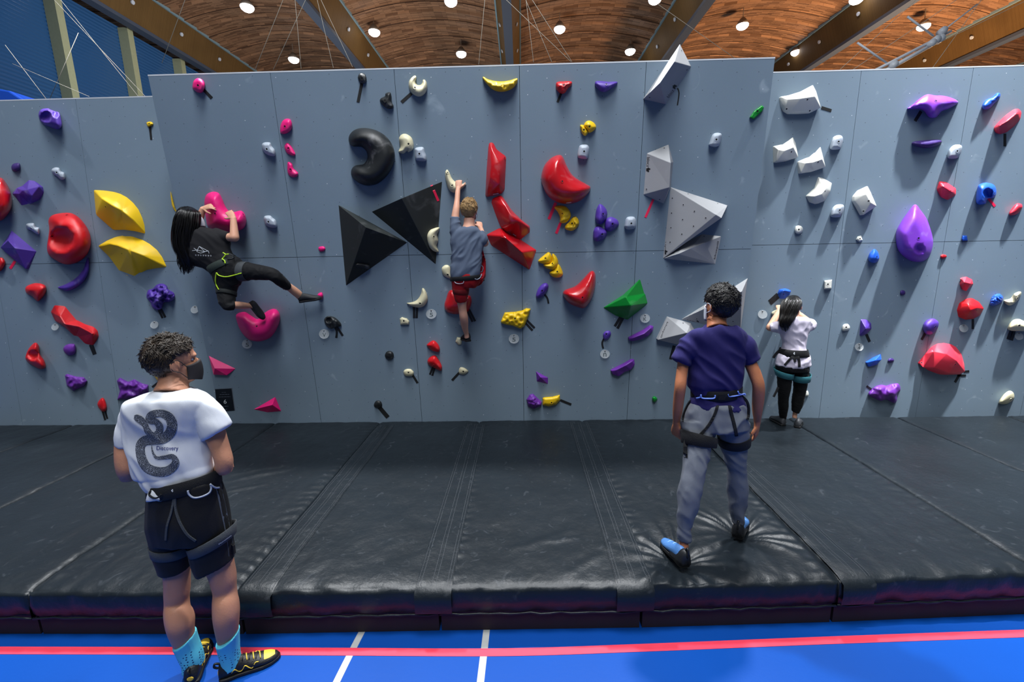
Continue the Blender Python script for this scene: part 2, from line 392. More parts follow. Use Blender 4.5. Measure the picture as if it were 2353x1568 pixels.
# ================================================================ roof
def wood(name, c1, c2, mort, sx, sy, mo=.012):
    m = bpy.data.materials.new(name); m.use_nodes = True
    nt = m.node_tree; b = nt.nodes['Principled BSDF']; L = nt.links.new
    tc = N(nt, 'ShaderNodeTexCoord')
    br = N(nt, 'ShaderNodeTexBrick'); br.offset = .37; br.offset_frequency = 2; br.squash = 1.0
    br.inputs['Scale'].default_value = 1; br.inputs['Brick Width'].default_value = sx; br.inputs['Row Height'].default_value = sy
    br.inputs['Mortar Size'].default_value = mo; br.inputs['Bias'].default_value = -.25; br.inputs['Mortar Smooth'].default_value = .2
    br.inputs['Color1'].default_value = c1; br.inputs['Color2'].default_value = c2; br.inputs['Mortar'].default_value = mort
    L(tc.outputs['Object'], br.inputs['Vector'])
    n1 = N(nt, 'ShaderNodeTexNoise'); n1.inputs['Scale'].default_value = .8; n1.inputs['Detail'].default_value = 4; L(tc.outputs['Object'], n1.inputs['Vector'])
    mx = N(nt, 'ShaderNodeMix', data_type='RGBA', blend_type='MULTIPLY'); mx.inputs[0].default_value = .45
    L(br.outputs['Color'], mx.inputs[6]); L(n1.outputs['Fac'], mx.inputs[7]); L(mx.outputs[2], b.inputs['Base Color'])
    b.inputs['Roughness'].default_value = .65; b.inputs['Specular IOR Level'].default_value = .25
    return m
SLATS = wood('slatted_roof_wood', sr(168, 128, 98), sr(84, 56, 40), sr(58, 40, 30), .70, .095, .006)
GLUE = wood('laminated_beam_wood', sr(116, 90, 52), sr(106, 81, 45), sr(94, 70, 38), 400, .05, .006)
STEEL = mat('grey_beam_flange', sr(66, 76, 94), .6); TEAL = mat('pale_steel_edge', sr(120, 150, 165), .5)
BX = [-29.4, -19.7, -10.05, -.52, 9.25, 19.3, 28.6, 38.4]
RY0, RY1, RZ = 17.5, 46.0, 15.45
V, F = [], []
nrow = int((RY1-RY0)/1.0)
ROOFS = []
for bi in range(len(BX)-1):
    V, F = [], []
    xa, xb = BX[bi]+.62, BX[bi+1]-.62; nx = 28
    ys = []
    for r in range(nrow):
        y = RY0+r
        ys += [(y, 0.0), (y+.93, .08), (y+.965, -.03)]
    for y, dz in ys:
        for k in range(nx+1):
            t = k/nx; V.append((xa+(xb-xa)*t, y, RZ+(.62*4*t*(1-t))+dz))
    for r in range(len(ys)-1):
        for k in range(nx):
            a = r*(nx+1)+k; F.append((a, a+1, a+nx+2, a+nx+1))
    o = struct(mesh_obj('ceiling', V, F, SLATS))
    o.data.name = 'ceiling'
for bi, x in enumerate(BX):
    V, F = [], []
    prism(V, F, [(x-.17, RY0, 13.95), (x+.17, RY0, 13.95), (x+.66, RY0, 15.5), (x-.66, RY0, 15.5)],
          [(x-.17, RY1, 13.95), (x+.17, RY1, 13.95), (x+.66, RY1, 15.5), (x-.66, RY1, 15.5)])
    root = empty('roof_beam', (x, RY0, 14)); root['kind'] = 'structure'
    mesh_obj('beam_body', V, F, GLUE, root)
    V, F = [], []; box(V, F, (x-.235, RY0, 13.78), (x+.235, RY1, 13.96)); mesh_obj('bottom_flange', V, F, STEEL, root)
    for s in (-1, 1):
        V, F = [], []; box(V, F, (x+s*.68-.04, RY0, 15.40), (x+s*.68+.04, RY1, 15.56)); mesh_obj('edge_rail', V, F, TEAL, root)
    V, F = [], []
    for y in np.arange(21, 44, 3.2):
        for s in (-1, 1):
            c = Vector((x+s*.46, y, 14.75)); n = Vector((s*.95, 0, -.31))
            tube(V, F, [c, c+n*.06], .10, 10)
    mesh_obj('bolt_plates', V, F, mat('pale_bolt_plate', sr(190, 200, 215), .4), root)

# ceiling lamps
LAMP = mat('lamp_glow', (1, .98, 1, 1), .5, emit=14); HOUS = mat('lamp_housing', sr(120, 110, 100), .6)
for i, (px, py) in enumerate([(568, 18), (441, 92), (675, 138), (860, 75), (1036, 5), (1060, 125), (1286, 68), (1448, 119), (1505, 0), (1706, 60), (1830, 121), (1968, 0), (2122, 62), (2205, 119)]):
    c = atZ(px, py, 15.1)
    root = empty('ceiling_lamp', c)
    V, F = [], []; tube(V, F, [c+Vector((0, 0, h)) for h in (-.17, -.15, -.08, 0, .06)], [.10, .20, .29, .33, .33], 18); mesh_obj('glowing_lens', V, F, LAMP, root, smooth=True)
    V, F = [], []; tube(V, F, [c+Vector((0, 0, .06)), c+Vector((0, 0, .20)), c+Vector((0, 0, .42))], [.34, .28, .12], 18); mesh_obj('housing', V, F, HOUS, root, smooth=True)
    V, F = [], []; tube(V, F, [c+Vector((0, 0, .4)), c+Vector((0, 0, 1.5))], .02, 6); mesh_obj('hanger', V, F, HOUS, root)
    where = ['second lamp from the left, near the top border', 'leftmost lamp, beside the long beam over the windows', 'third lamp from the left, low over the wall edge', 'fourth lamp from the left, right of the slanting beam',
             'fifth lamp from the left, cut close to the top border', 'sixth lamp from the left, low and left of the central beam', 'first lamp right of the central beam', 'low lamp left of the grey wedge that tops the wall',
             'lamp touching the top border above the grey wedge', 'lamp in the bright orange bay right of the grey wedge', 'low lamp over the seam of middle and right walls', 'lamp touching the top border beside the thick right beam', 'lamp beside the white truss pipes', 'rightmost lamp, right of the truss pipes'][i]
    tag(root, 'glowing white ceiling lamp, '+where, 'ceiling lamp', 'round lamps under the wooden roof')

# glazed hall wall on the far left
def glass_wall_mat():
    m = bpy.data.materials.new('blue_ribbed_glazing'); m.use_nodes = True
    nt = m.node_tree; b = nt.nodes['Principled BSDF']; L = nt.links.new
    b.inputs['Base Color'].default_value = sr(40, 78, 120); b.inputs['Roughness'].default_value = .16; b.inputs['Specular IOR Level'].default_value = .8
    b.inputs['Emission Color'].default_value = sr(52, 104, 168); b.inputs['Emission Strength'].default_value = .12  # faint emission gives the panes a glow of their own
    return m
GLZ = glass_wall_mat(); POST = mat('pale_timber_post', sr(160, 164, 132), .6, var=.1); DPOST = mat('dark_post_side', sr(52, 60, 58), .7)
XG = -20.7
ycol = [10, 13.8, 17.6, 21.2, 24.9, 28.5, 32.1, 35.7, 39.3, 43]
for i in range(len(ycol)-1):
    V, F = [], []; y0, y1 = ycol[i], ycol[i+1]; z0, z1 = 0.0, 13.9; k = int((z1-z0)/.16)
    for j in range(k+1):
        z = z0+(z1-z0)*j/k
        V += [(XG, y0, z), (XG, y1, z), (XG+.05, y0, z+.055), (XG+.05, y1, z+.055)]
        a = 4*j; F.append((a, a+1, a+3, a+2))
        if j: F.append((a-2, a-1, a+1, a))
    struct(mesh_obj('window_%d' % (i+1), V, F, GLZ))
for i, y in enumerate(ycol):
    V, F = [], []; box(V, F, (XG+.04, y-.17, -.3), (XG+.55, y+.17, 13.9))
    struct(mesh_obj('trim_%d' % (i+4), V, F, POST))
BLUEC = mat('blue_canopy_fabric', sr(8, 70, 180), .6)
a, b_, c_, d_ = atY(-160, 175, 9.0), atY(20, 208, 9.0), atY(62, 235, 9.0), atY(-160, 300, 9.0)
V, F = [], []; prism(V, F, [a, b_, c_, d_], [p+Vector((0, 1.2, 0)) for p in (a, b_, c_, d_)])
tag(bevel(mesh_obj('canopy', V, F, BLUEC, origin=d_), .03), 'bright blue canopy corner rising behind the left climbing wall', 'canopy')
# ropes, net cords and the truss pipes
CORD = mat('pale_cord', sr(196, 190, 176), .7); PIPE = mat('white_steel_pipe', sr(215, 220, 228), .4)
def cord(pts, r, name, label, cat, m=CORD, group=None):
    V, F = [], []; P = [atY(*p) for p in pts]; d_ = P[0]-P[1]; P[0] = P[0]+d_*max(0, (15.2-P[0].z)/max(d_.z, .05)) if pts[0][2] > 11 else P[0]+d_*1.5; tube(V, F, P, r, 6); return tag(mesh_obj(name, V, F, m, origin=P[0], smooth=True), label, cat, group)
CG = 'thin cords hung from the roof'
for k, (a, b) in enumerate([((330, 150, 14), (500, 60, 14)), ]): pass
cords = [((236, 120), (318, 222), 10, 'lower of two white cords crossing the blue glazing right of the second post'), ((236, 118), (334, 222), 10, 'upper of two white cords crossing the blue glazing right of the second post'),
         ((70, 180), (108, 230), 9, 'white cord crossing the glazing at the far left above the left wall'), ((140, 168), (114, 228), 9, 'short cord leaning against the first post above the left wall'),
         ((135, 192), (205, 222), 9, 'nearly level cord low across the first post'),
         ((425, 0), (372, 145), 14, 'long cord crossing the beam over the windows'), ((615, 88), (585, 163), 14, 'short slanting cord left of the cord by the third lamp'), ((665, 80), (628, 160), 14, 'slanting cord left of the third lamp'),
         ((678, 0), (692, 158), 14, 'upright cord beside the third lamp from the left'), ((757, 118), (766, 156), 14, 'short cord just left of the left slanting beam'), ((787, 105), (810, 154), 14, 'cord tied to the plate on the left slanting beam'),
         ((1114, 0), (1100, 148), 14, 'upright cord left of the central beam'), ((1216, 60), (1226, 143), 14, 'cord just right of the central beam'), ((1250, 100), (1268, 143), 14, 'short cord between the central beam and the first lamp right of it'),
         ((1266, 98), (1312, 142), 14, 'lower cord of the pair under the first lamp right of centre'), ((1282, 92), (1314, 142), 14, 'upper cord of the pair under the first lamp right of centre'),
         ((1505, 5), (1700, 142), 16, 'long cord sloping past the grey wedge on the wall top'), ((2330, 15), (2030, 160), 16, 'cord sloping down above the truss pipes'), ((2190, 5), (1960, 160), 16, 'cord sloping across the last orange bay, left of the truss'),
         ((2255, 0), (2140, 160), 16, 'cord crossing behind the truss pipes'), ((2105, 0), (1930, 160), 16, 'cord sloping below the thick right beam')]
for a, b, Y, lab in cords:
    cord([a+(Y,), b+(Y,)], .006*Y/12, 'roof_cord', lab, 'cord', CORD, CG)
root = empty('truss_pipe', atY(2090, 110, 16))
for a, b, r in [((2010, 162), (2185, 72), .045), ((2030, 166), (2150, 98), .06), ((2085, 38), (2145, 83), .03), ((1970, 98), (2045, 150), .03), ((2155, 80), (2245, 10), .022)]:
    V, F = [], []; tube(V, F, [atY(a[0], a[1], 16), atY(b[0], b[1], 16)], r, 8); mesh_obj('pipe', V, F, PIPE, root, smooth=True)
for x, y in [(2053, 150), (2140, 100), (2150, 92), (2160, 90), (2165, 72)]:
    V, F = [], []; c = atY(x, y, 15.9); tube(V, F, [c-Vector((.03, .1, 0)), c+Vector((.03, .12, 0))], .11, 10); mesh_obj('clamp', V, F, PIPE, root, smooth=True)
tag(root, 'white steel truss pipes with clamps hanging in the right roof bay', 'truss')
# ================================================================ climbing holds
ZM_ = {'A': (0, 0, .34), 'B': (750, 0, .34), 'C': (1500, 0, .3625), 'D': (0, 450, .3507), 'E': (370, 400, .3826), 'F': (750, 400, .3826),
       'G': (1200, 400, .3827), 'I': (1720, 380, .3954), 'K': (1470, 90, .1084), 'L': (1460, 320, .1977), 'M': (760, 400, .1722),
       'N': (1480, 620, .15306), 'O': (1080, 310, .2041), 'P': (200, 400, .15302), 'Q': (0, 380, .1658), 'R': (1780, 180, .2041),
       'T': (1990, 760, .15427), 'U': (230, 740, .2551), 'X': (0, 0, 1)}
def pts(z, s):
    ox, oy, k = ZM_[z]; out = []
    for t in s.split():
        a = [float(v) for v in t.split(',')]
        out.append((ox+a[0]*k, oy+a[1]*k)+tuple(a[2:]))
    return out
def hold_mat(name, col, rough=.5, coat=0, chalk=.35, var=.08):
    if name in MATS: return MATS[name]
    m = mat(name, col, rough, 0, coat=coat); nt = m.node_tree; b = nt.nodes['Principled BSDF']; L = nt.links.new
    tc = N(nt, 'ShaderNodeTexCoord')
    n1 = N(nt, 'ShaderNodeTexNoise'); n1.inputs['Scale'].default_value = 5.5; n1.inputs['Detail'].default_value = 7; n1.inputs['Distortion'].default_value = .8; L(tc.outputs['Object'], n1.inputs['Vector'])
    r = N(nt, 'ShaderNodeValToRGB'); r.color_ramp.elements[0].position = .56; r.color_ramp.elements[1].position = .82; L(n1.outputs['Fac'], r.inputs['Fac'])
    mx = N(nt, 'ShaderNodeMix', data_type='RGBA'); mx.inputs[6].default_value = col; mx.inputs[7].default_value = (.62, .62, .64, 1)
    L(math_node(nt, 'MULTIPLY', r.outputs['Color'], chalk), mx.inputs[0]); L(mx.outputs[2], b.inputs['Base Color'])
    n2 = N(nt, 'ShaderNodeTexNoise'); n2.inputs['Scale'].default_value = 260; n2.inputs['Detail'].default_value = 2; L(tc.outputs['Object'], n2.inputs['Vector'])
    bp = N(nt, 'ShaderNodeBump'); bp.inputs['Strength'].default_value = .25; bp.inputs['Distance'].default_value = .002; L(n2.outputs['Fac'], bp.inputs['Height']); L(bp.outputs['Normal'], b.inputs['Normal'])
    return m
HM = {'pink': hold_mat('pink_hold_resin', sr(238, 26, 124), .42, chalk=.15), 'purple': hold_mat('purple_hold_resin', sr(82, 52, 158), .5, chalk=.35),
      'violet': hold_mat('violet_hold_resin', sr(104, 44, 150), .5, chalk=.12), 'lilac': hold_mat('bright_purple_fiberglass', sr(128, 62, 200), .45, chalk=.3),
      'dpurple': hold_mat('dark_purple_resin', sr(58, 36, 108), .5, chalk=.1), 'red': hold_mat('red_hold_resin', sr(206, 18, 28), .45, chalk=.12),
      'gred': hold_mat('glossy_red_fiberglass', sr(196, 14, 26), .30, coat=.5, chalk=.22), 'coral': hold_mat('coral_red_resin', sr(240, 52, 74), .5, chalk=.15),
      'yellow': hold_mat('yellow_hold_resin', sr(240, 196, 14), .45, chalk=.12), 'cream': hold_mat('cream_hold_resin', sr(222, 214, 178), .5, chalk=.15),
      'white': hold_mat('white_hold_resin', sr(236, 236, 226), .5, chalk=.05), 'grey': hold_mat('pale_grey_resin', sr(176, 186, 198), .5, chalk=.2),
      'black': hold_mat('black_hold_resin', sr(26, 29, 31), .5, chalk=.3), 'blue': hold_mat('blue_hold_resin', sr(32, 92, 208), .45, chalk=.1),
      'green': hold_mat('green_fiberglass', sr(8, 132, 44), .35, chalk=.12), 'gvol': hold_mat('grey_wood_volume', sr(164, 165, 168), .6, chalk=.15),
      'bvol': hold_mat('black_wood_volume', sr(34, 39, 38), .6, chalk=.12)}
BLT = mat('dark_bolt_socket', sr(24, 24, 26), .5, metal=.3); RING = mat('steel_washer', sr(150, 150, 152), .35, metal=.7)
TAPE = mat('black_cloth_tape', sr(20, 21, 23), .6); PTAPE = mat('neon_red_tape', sr(250, 36, 84), .5)

def plane_of(px, py):
    xl = 340.5 + (py-176)*(515-340.5)/(975-176); xr = 1777 + (py-143)*(1683-1777)/(957-143)
    return 'l' if px < xl else ('r' if px > xr else 'm')
def bvh_of(o):
    me = o.data; mw = o.matrix_world
    return BVHTree.FromPolygons([mw @ v.co for v in me.vertices], [tuple(p.vertices) for p in me.polygons])
def cast(px, py, bvh):
    d = ray(px, py).normalized(); r = bvh.ray_cast(CAM, d)
    return (r[0], r[1] if r[1].dot(d) < 0 else -r[1]) if r[0] is not None else (None, None)

def poly_d(P, Q):
    """distance from points Q to closed polygon P"""
    A = np.array(P); B = np.roll(A, -1, 0); Q = np.array(Q)
    d = np.full(len(Q), 1e9)
    for a, b in zip(A, B):
        ab = b-a; t = np.clip(((Q-a)@ab)/max(ab@ab, 1e-9), 0, 1)
        d = np.minimum(d, np.hypot(*(Q-(a+t[:, None]*ab)).T))
    return d
def inside(P, Q):
    A = np.array(P); Q = np.array(Q); c = np.zeros(len(Q), bool); j = len(A)-1
    for i in range(len(A)):
        cond = ((A[i, 1] > Q[:, 1]) != (A[j, 1] > Q[:, 1]))
        with np.errstate(divide='ignore', invalid='ignore'):
            xx = (A[j, 0]-A[i, 0])*(Q[:, 1]-A[i, 1])/(A[j, 1]-A[i, 1])+A[i, 0]
        c ^= cond & (Q[:, 0] < xx); j = i
    return c
def resample(P, step):
    P = np.array(P); L = np.hypot(*(np.roll(P, -1, 0)-P).T); n = max(12, int(L.sum()/step)); out = []
    cum = np.concatenate([[0], np.cumsum(L)]); Pc = np.vstack([P, P[:1]])
    for t in np.arange(n)*cum[-1]/n:
        i = min(np.searchsorted(cum, t, 'right')-1, len(P)-1); out.append(Pc[i]+(Pc[i+1]-Pc[i])*((t-cum[i])/max(L[i], 1e-9)))
    return np.array(out)
SURF = {}
def finish_hold(name, V, F, m, label, cat, group, smooth, pl):
    c = sum((Vector(v) for v in V), Vector())/len(V)
    p0, n = PLANES[pl]; c = c - n*((c-p0).dot(n))
    o = mesh_obj(name, V, F, m, smooth=smooth, origin=c)
    return tag(o, label, cat, group)
def blob(z, s, col, label, h=None, R=1.0, pw=2.0, tilt=(0, 0), dish=(), rough=0, rs=3, bolts='', pl=None, name='climbing_hold', smooth=True, cat='climbing hold', group=None, base=None, flat=0, ridge=None):
    P0 = pts(z, s) if isinstance(s, str) else s
    P = np.array(smooth_pts(P0, 6, True)) if smooth else np.array(P0, float)
    c = P.mean(0); ext = max(np.ptp(P[:, 0]), np.ptp(P[:, 1]))
    step = max(ext/26, 1.3); B = resample(P, step*.8)
    g = [(x, y) for x in np.arange(P[:, 0].min(), P[:, 0].max(), step) for y in np.arange(P[:, 1].min(), P[:, 1].max(), step)]
    g = np.array(g)+np.random.RandomState(3).uniform(-.2, .2, (len(g), 2))*step
    g = g[inside(B, g)]; dg = poly_d(B, g); dmax = dg.max()
    g = g[dg > step*.75]
    # rim rings so that the side rises steeply
    rings = []
    nrm = np.roll(B, -1, 0)-np.roll(B, 1, 0); nrm = np.stack([-nrm[:, 1], nrm[:, 0]], 1); nrm /= np.hypot(*nrm.T)[:, None]+1e-9
    if not inside(B, (B+nrm*.3))[0::3].mean() > .5: nrm = -nrm
    for f in (.10, .35):
        q = B+nrm*step*f; k = inside(B, q) & (poly_d(B, q) > step*f*.8); rings.append(q[k])
    Q = np.vstack([B]+rings+[g]); n = len(B)
    r = delaunay_2d_cdt([Vector(q) for q in Q], [], [list(range(n))], 1, 1e-5)
    vv = np.array([tuple(v) for v in r[0]]); faces = [tuple(f) for f in r[2]]
    d = poly_d(B, vv); d[d < 1e-3] = 0
    pl = pl or plane_of(*c)
    p0, nv = PLANES[pl]
    mpp = .0048
    hh = h if h is not None else dmax*mpp*.95
    t = np.clip(d/(dmax*R), 0, 1)
    hgt = hh*(1-(1-t)**pw)**(1/pw)
    if tilt != (0, 0):
        u = (vv-c)/ext*2; hgt = hgt*np.clip(1+u@np.array(tilt), .15, 2.2)
    if ridge:
        for rg in ridge:                         # extra crest: polyline with width (px) and height (m)
            L_ = np.array(pts(z, rg[0])); dd = np.full(len(vv), 1e9)
            for a, b in zip(L_[:-1], L_[1:]):
                ab = b-a; tt = np.clip(((vv-a)@ab)/(ab@ab), 0, 1); dd = np.minimum(dd, np.hypot(*(vv-(a+tt[:, None]*ab)).T))
            hgt = hgt + rg[2]*np.exp(-(dd/rg[1])**2)*np.clip(t*3, 0, 1)
    for (dx, dy, dr, dep) in dish:
        (px, py), = pts(z, '%f,%f' % (dx, dy)); rr = dr*ZM_[z][2]
        q = np.hypot(vv[:, 0]-px, vv[:, 1]-py)/rr; hgt = hgt - dep*np.clip(1-q**2, 0, 1)**.7*np.clip(t*4, 0, 1)
    if rough:
        for i, v in enumerate(vv):
            if d[i] > 0: hgt[i] += rough*noise.fractal(Vector((v[0]*rs/ext, v[1]*rs/ext, len(label))), 1, 2, 3)*min(1, t[i]*4)
    hgt = np.maximum(hgt, 0)
    bv = base
    V = []
    for v, hz, dd in zip(vv, hgt, d):
        if bv is not None:
            loc, nn = cast(v[0], v[1], bv)
            if loc is None: loc = onp(v[0], v[1], p0, nv, 0); nn = nv
            dirr = ray(v[0], v[1]).normalized(); V.append(loc-dirr*hz*.95)
        else: V.append(onp(v[0], v[1], p0, nv, hz+.0008))
    # closing back
    nb = len(V); bi = [i for i in range(len(vv)) if d[i] == 0]
    o = finish_hold(name, V, faces, HM[col], label, cat, group, True, pl)
    bv2 = bvh_of(o); SURF[label] = bv2
    if bolts: add_bolts(z, bolts, o, bv2, ext)
    return o
def add_bolts(z, s, o, bv, ext, rmax=.0135):
    for p in pts(z, s):
        loc, nn = cast(p[0], p[1], bv)
        if loc is None: continue
        r = min(rmax, ext*.0048*.16); a = nn.orthogonal().normalized(); c = nn.cross(a); V, F = [], []; k = 12
        for rad, hh in ((r*1.25, -.004), (r*1.25, .0016), (r*.72, .0016), (r*.66, .0004)):
            V += [loc+nn*hh+(a*math.cos(2*math.pi*i/k)+c*math.sin(2*math.pi*i/k))*rad for i in range(k)]
        for j in range(3):
            for i in range(k): F.append((j*k+i, j*k+(i+1) % k, (j+1)*k+(i+1) % k, (j+1)*k+i))
        F.append(tuple(3*k+i for i in range(k)))
        b = mesh_obj('bolt', V, F, o.data.materials[0], o); b.data.materials.append(BLT)
        b.data.polygons[len(F)-1].material_index = 1
        for q in range(2*k, 3*k): b.data.polygons[q].material_index = 1
def facet(z, outline, inner, edges, col, label, bolts='', pl=None, name='climbing_hold', bev=.006, cat='climbing hold', group=None, crest=0, smooth=False):
    """flat-sided hold: outline x,y[,h]; inner crest points x,y,h; edges between inner (>=0) and outline (negative: -1-k) indices"""
    O = pts(z, outline); I = pts(z, inner) if inner else []
    O = [o if len(o) > 2 else o+(0.0,) for o in O]
    n = len(O); al = O+I
    E_ = []
    for a, b in edges: E_.append((a+n if a >= 0 else -1-a, b+n if b >= 0 else -1-b))
    r = delaunay_2d_cdt([Vector((p[0], p[1])) for p in al], E_, [list(range(n))], 1, 1e-5)
    hs = []
    for i, v in enumerate(r[0]):
        k = min(range(len(al)), key=lambda q: (al[q][0]-v[0])**2+(al[q][1]-v[1])**2); hs.append(al[k][2])
    c = np.mean([o[:2] for o in O], 0); pl = pl or plane_of(*c); p0, nv = PLANES[pl]
    V = [onp(v[0], v[1], p0, nv, h+.0008) for v, h in zip(r[0], hs)]
    F = [tuple(f) for f in r[2]]
    # skirts from raised rim down to the wall
    ring = []
    for o in O: ring.append(min(range(len(r[0])), key=lambda q: (r[0][q][0]-o[0])**2+(r[0][q][1]-o[1])**2))
    base = {}
    for k in ring:
        if hs[k] > 0: base[k] = len(V); V.append(V[k]-nv*hs[k])
        else: base[k] = k
    for a, b in zip(ring, ring[1:]+ring[:1]):
        q = [a, b]+([base[b]] if base[b] != b else [])+([base[a]] if base[a] != a else [])
        if len(q) > 2: F.append(tuple(q))
    o = finish_hold(name, V, F, HM[col], label, cat, group, smooth, pl)
    bm = bmesh.new(); bm.from_mesh(o.data); bmesh.ops.recalc_face_normals(bm, faces=bm.faces); bmesh.ops.dissolve_limit(bm, angle_limit=.01, verts=bm.verts, edges=bm.edges)
    bmesh.ops.triangulate(bm, faces=[f for f in bm.faces if len(f.verts) > 4])
    s_ = sum((f.normal.dot(nv) for f in bm.faces), 0)
    if s_ < 0: bmesh.ops.reverse_faces(bm, faces=bm.faces)
    bm.to_mesh(o.data); bm.free()
    if crest:
        o.data.polygons.foreach_set('use_smooth', [True]*len(o.data.polygons)); iv = [onp(i_[0], i_[1], p0, nv, i_[2]+.0008)-o.location for i_ in I]
        near = lambda co: any((co-q).length < .004 for q in iv)
        fl = {}
        for p in o.data.polygons:
            for k in p.edge_keys: fl.setdefault(k, []).append(p.normal.copy())
        for e in o.data.edges:
            a, b = (o.data.vertices[k].co for k in e.vertices); ns_ = fl.get(e.key, [])
            if (near(a) and near(b)) or (len(ns_) == 2 and ns_[0].angle(ns_[1], 0) > math.radians(crest)): e.use_edge_sharp = True
    if bev: bevel(o, bev, 2, 12)
    bv = bvh_of(o); SURF[label] = bv
    ext = max(np.ptp([q[0] for q in O]), np.ptp([q[1] for q in O]))
    if bolts: add_bolts(z, bolts, o, bv, min(ext, 55), .0085 if 'volume' in name else .011)
    return o
def tape(z, s, w, label, m=TAPE, on=None, group=None, lift=0):
    """strip of cloth tape stuck on the wall along a pixel polyline, w = width in px of that zoom"""
    P = [np.array(p) for p in pts(z, s)]; k = ZM_[z][2]; w = w*k
    if len(P) > 2: P = smooth_pts(P, 4)
    D = [P[0]]
    for a, b in zip(P[:-1], P[1:]):
        for t in (1/3, 2/3, 1): D.append(a+(b-a)*t)
    pl = plane_of(*P[-1]); p0, nv = PLANES[pl]; V, F = [], []
    for i, p in enumerate(D):
        t = D[min(i+1, len(D)-1)]-D[max(i-1, 0)]; t = t/np.hypot(*t); s_ = np.array([-t[1], t[0]])*w/2
        for q in (p-s_, p+s_):
            if on is not None:
                loc, nn = cast(q[0], q[1], on)
                if loc is None: loc, nn = onp(q[0], q[1], p0, nv, .001), nv
            else: loc, nn = onp(q[0], q[1], p0, nv, 0), nv
            V += [loc+nn*(.0026+lift*i), loc+nn*.0006]
        if i:
            a = 4*(i-1); F += [(a, a+4, a+6, a+2), (a, a+1, a+5, a+4), (a+2, a+6, a+7, a+3)]
    n = len(V); F += [(0, 2, 3, 1), (n-4, n-3, n-1, n-2)]
    return tag(mesh_obj('tape_strip', V, F, m, origin=V[0]), label, 'tape strip', group)
def tape2(z, a, b, w, what, m=TAPE):
    g = 'pair of black tape strips '+what; A, B = pts(z, a)[-1], pts(z, b)[-1]
    if abs(A[0]-B[0]) >= abs(A[1]-B[1])*.8: n = ('left', 'right') if A[0] < B[0] else ('right', 'left')
    else: n = ('upper', 'lower') if A[1] < B[1] else ('lower', 'upper')
    for s_, q in ((a, n[0]), (b, n[1])): tape(z, s_, w, q+' of two black tape strips '+what, m, group=g)
def text_mesh(txt):
    cu = bpy.data.curves.new('lettering', 'FONT'); cu.body = txt; cu.size = 1; cu.align_x = 'CENTER'; cu.align_y = 'CENTER'; cu.resolution_u = 3
    o = bpy.data.objects.new('lettering', cu); COL.objects.link(o)
    dg = bpy.context.evaluated_depsgraph_get(); me = o.evaluated_get(dg).to_mesh()
    V = [tuple(v.co)[:2] for v in me.vertices]; F = [tuple(p.vertices) for p in me.polygons]
    o.evaluated_get(dg).to_mesh_clear(); bpy.data.objects.remove(o); return np.array(V), F
def decal(name, V2, F, bv, m, parent, off=.0012):
    """flat 2-D artwork in pixels laid onto a surface"""
    V = []; ok = []
    for p in V2:
        loc, nn = cast(p[0], p[1], bv)
        if loc is None: V.append(Vector((0, 0, 0))); ok.append(False)
        else: V.append(loc-ray(p[0], p[1]).normalized()*off); ok.append(True)
    F = [f for f in F if all(ok[i] for i in f)]
    used = sorted({i for f in F for i in f}); mp = {a: b for b, a in enumerate(used)}
    return mesh_obj(name, [V[i] for i in used], [tuple(mp[i] for i in f) for f in F], m, parent)
def text_px(txt, a, b, hpx):
    """letters running from pixel a to pixel b with cap height hpx"""
    V, F = text_mesh(txt); a = np.array(a, float); b = np.array(b, float); L = np.hypot(*(b-a)); u = (b-a)/L; up = np.array([u[1], -u[0]])
    w = np.ptp(V[:, 0]); hgt = np.ptp(V[:, 1]); V = V-(V.min(0)+V.max(0))/2
    return (a+b)/2+V[:, :1]*u*(L/w)+V[:, 1:]*up*(hpx/hgt), F
INK = mat('black_print', sr(18, 18, 20), .6); LPRINT = mat('white_print', sr(215, 220, 225), .6)
def lettering(txt, z, a, b, hpx, o, lab, m=INK, name='printed_lettering'):
    A = pts(z, a)[0]; B = pts(z, b)[0]; V, F = text_px(txt, A, B, hpx*ZM_[z][2]); return decal(name, V, F, SURF[lab], m, o)
def paw(z, c, r, o, lab):
    (cx, cy), = pts(z, c); r *= ZM_[z][2]; V, F = [], []
    for k in range(6):
        a = math.pi/2+k*math.pi/3; ox, oy = cx+r*.62*math.cos(a), cy+r*.62*math.sin(a)
        if k == 5: ox, oy = cx, cy
        b = len(V); V += [(ox+r*.36*math.cos(t*math.pi/4), oy+r*.36*math.sin(t*math.pi/4)) for t in range(8)]; F.append(tuple(range(b, b+8)))
    decal('printed_emblem', np.array(V), F, SURF[lab], INK, o)
VG = {'cat': 'climbing volume', 'name': 'climbing_volume'}
# ---- big plywood volumes
l = 'large black pyramid volume left of its tilted black twin'
o = facet('M', '105,415 1020,915 205,1490', '470,712,.30', [(0, -1), (0, -2), (0, -3)], 'bvol', l, bev=.004, group='black volumes', **VG); VB1 = SURF[l]
l = 'large black pyramid volume carrying a cream hold, left of the boy'
o = facet('M', '548,505 1485,103 1400,1205', '945,326,.26', [(0, -1), (0, -2), (0, -3)], 'bvol', l, bev=.004, group='black volumes', **VG); VB2 = SURF[l]
gg = 'grey wedge volumes'
l = 'grey wedge volume rising above the top edge of the wall'
o = facet('K', '70,1272 850,105 1090,577 560,1382', '432,925,.26 735,478,.26', [(0, 1), (0, -1), (0, -4), (1, -2), (1, -3)], 'gvol', l, '885,240 1000,652 210,1235', pl='m', bev=.004, group=gg, **VG)
lettering('blocz', 'K', '590,1235', '705,1075', 62, o, l); paw('K', '742,1012', 52, o, l)
l = 'grey tapered block volume under the seam beside the green chip, above the big grey wedge'
l = 'upright grey block volume with a pointed top, left of the loose grey hold'
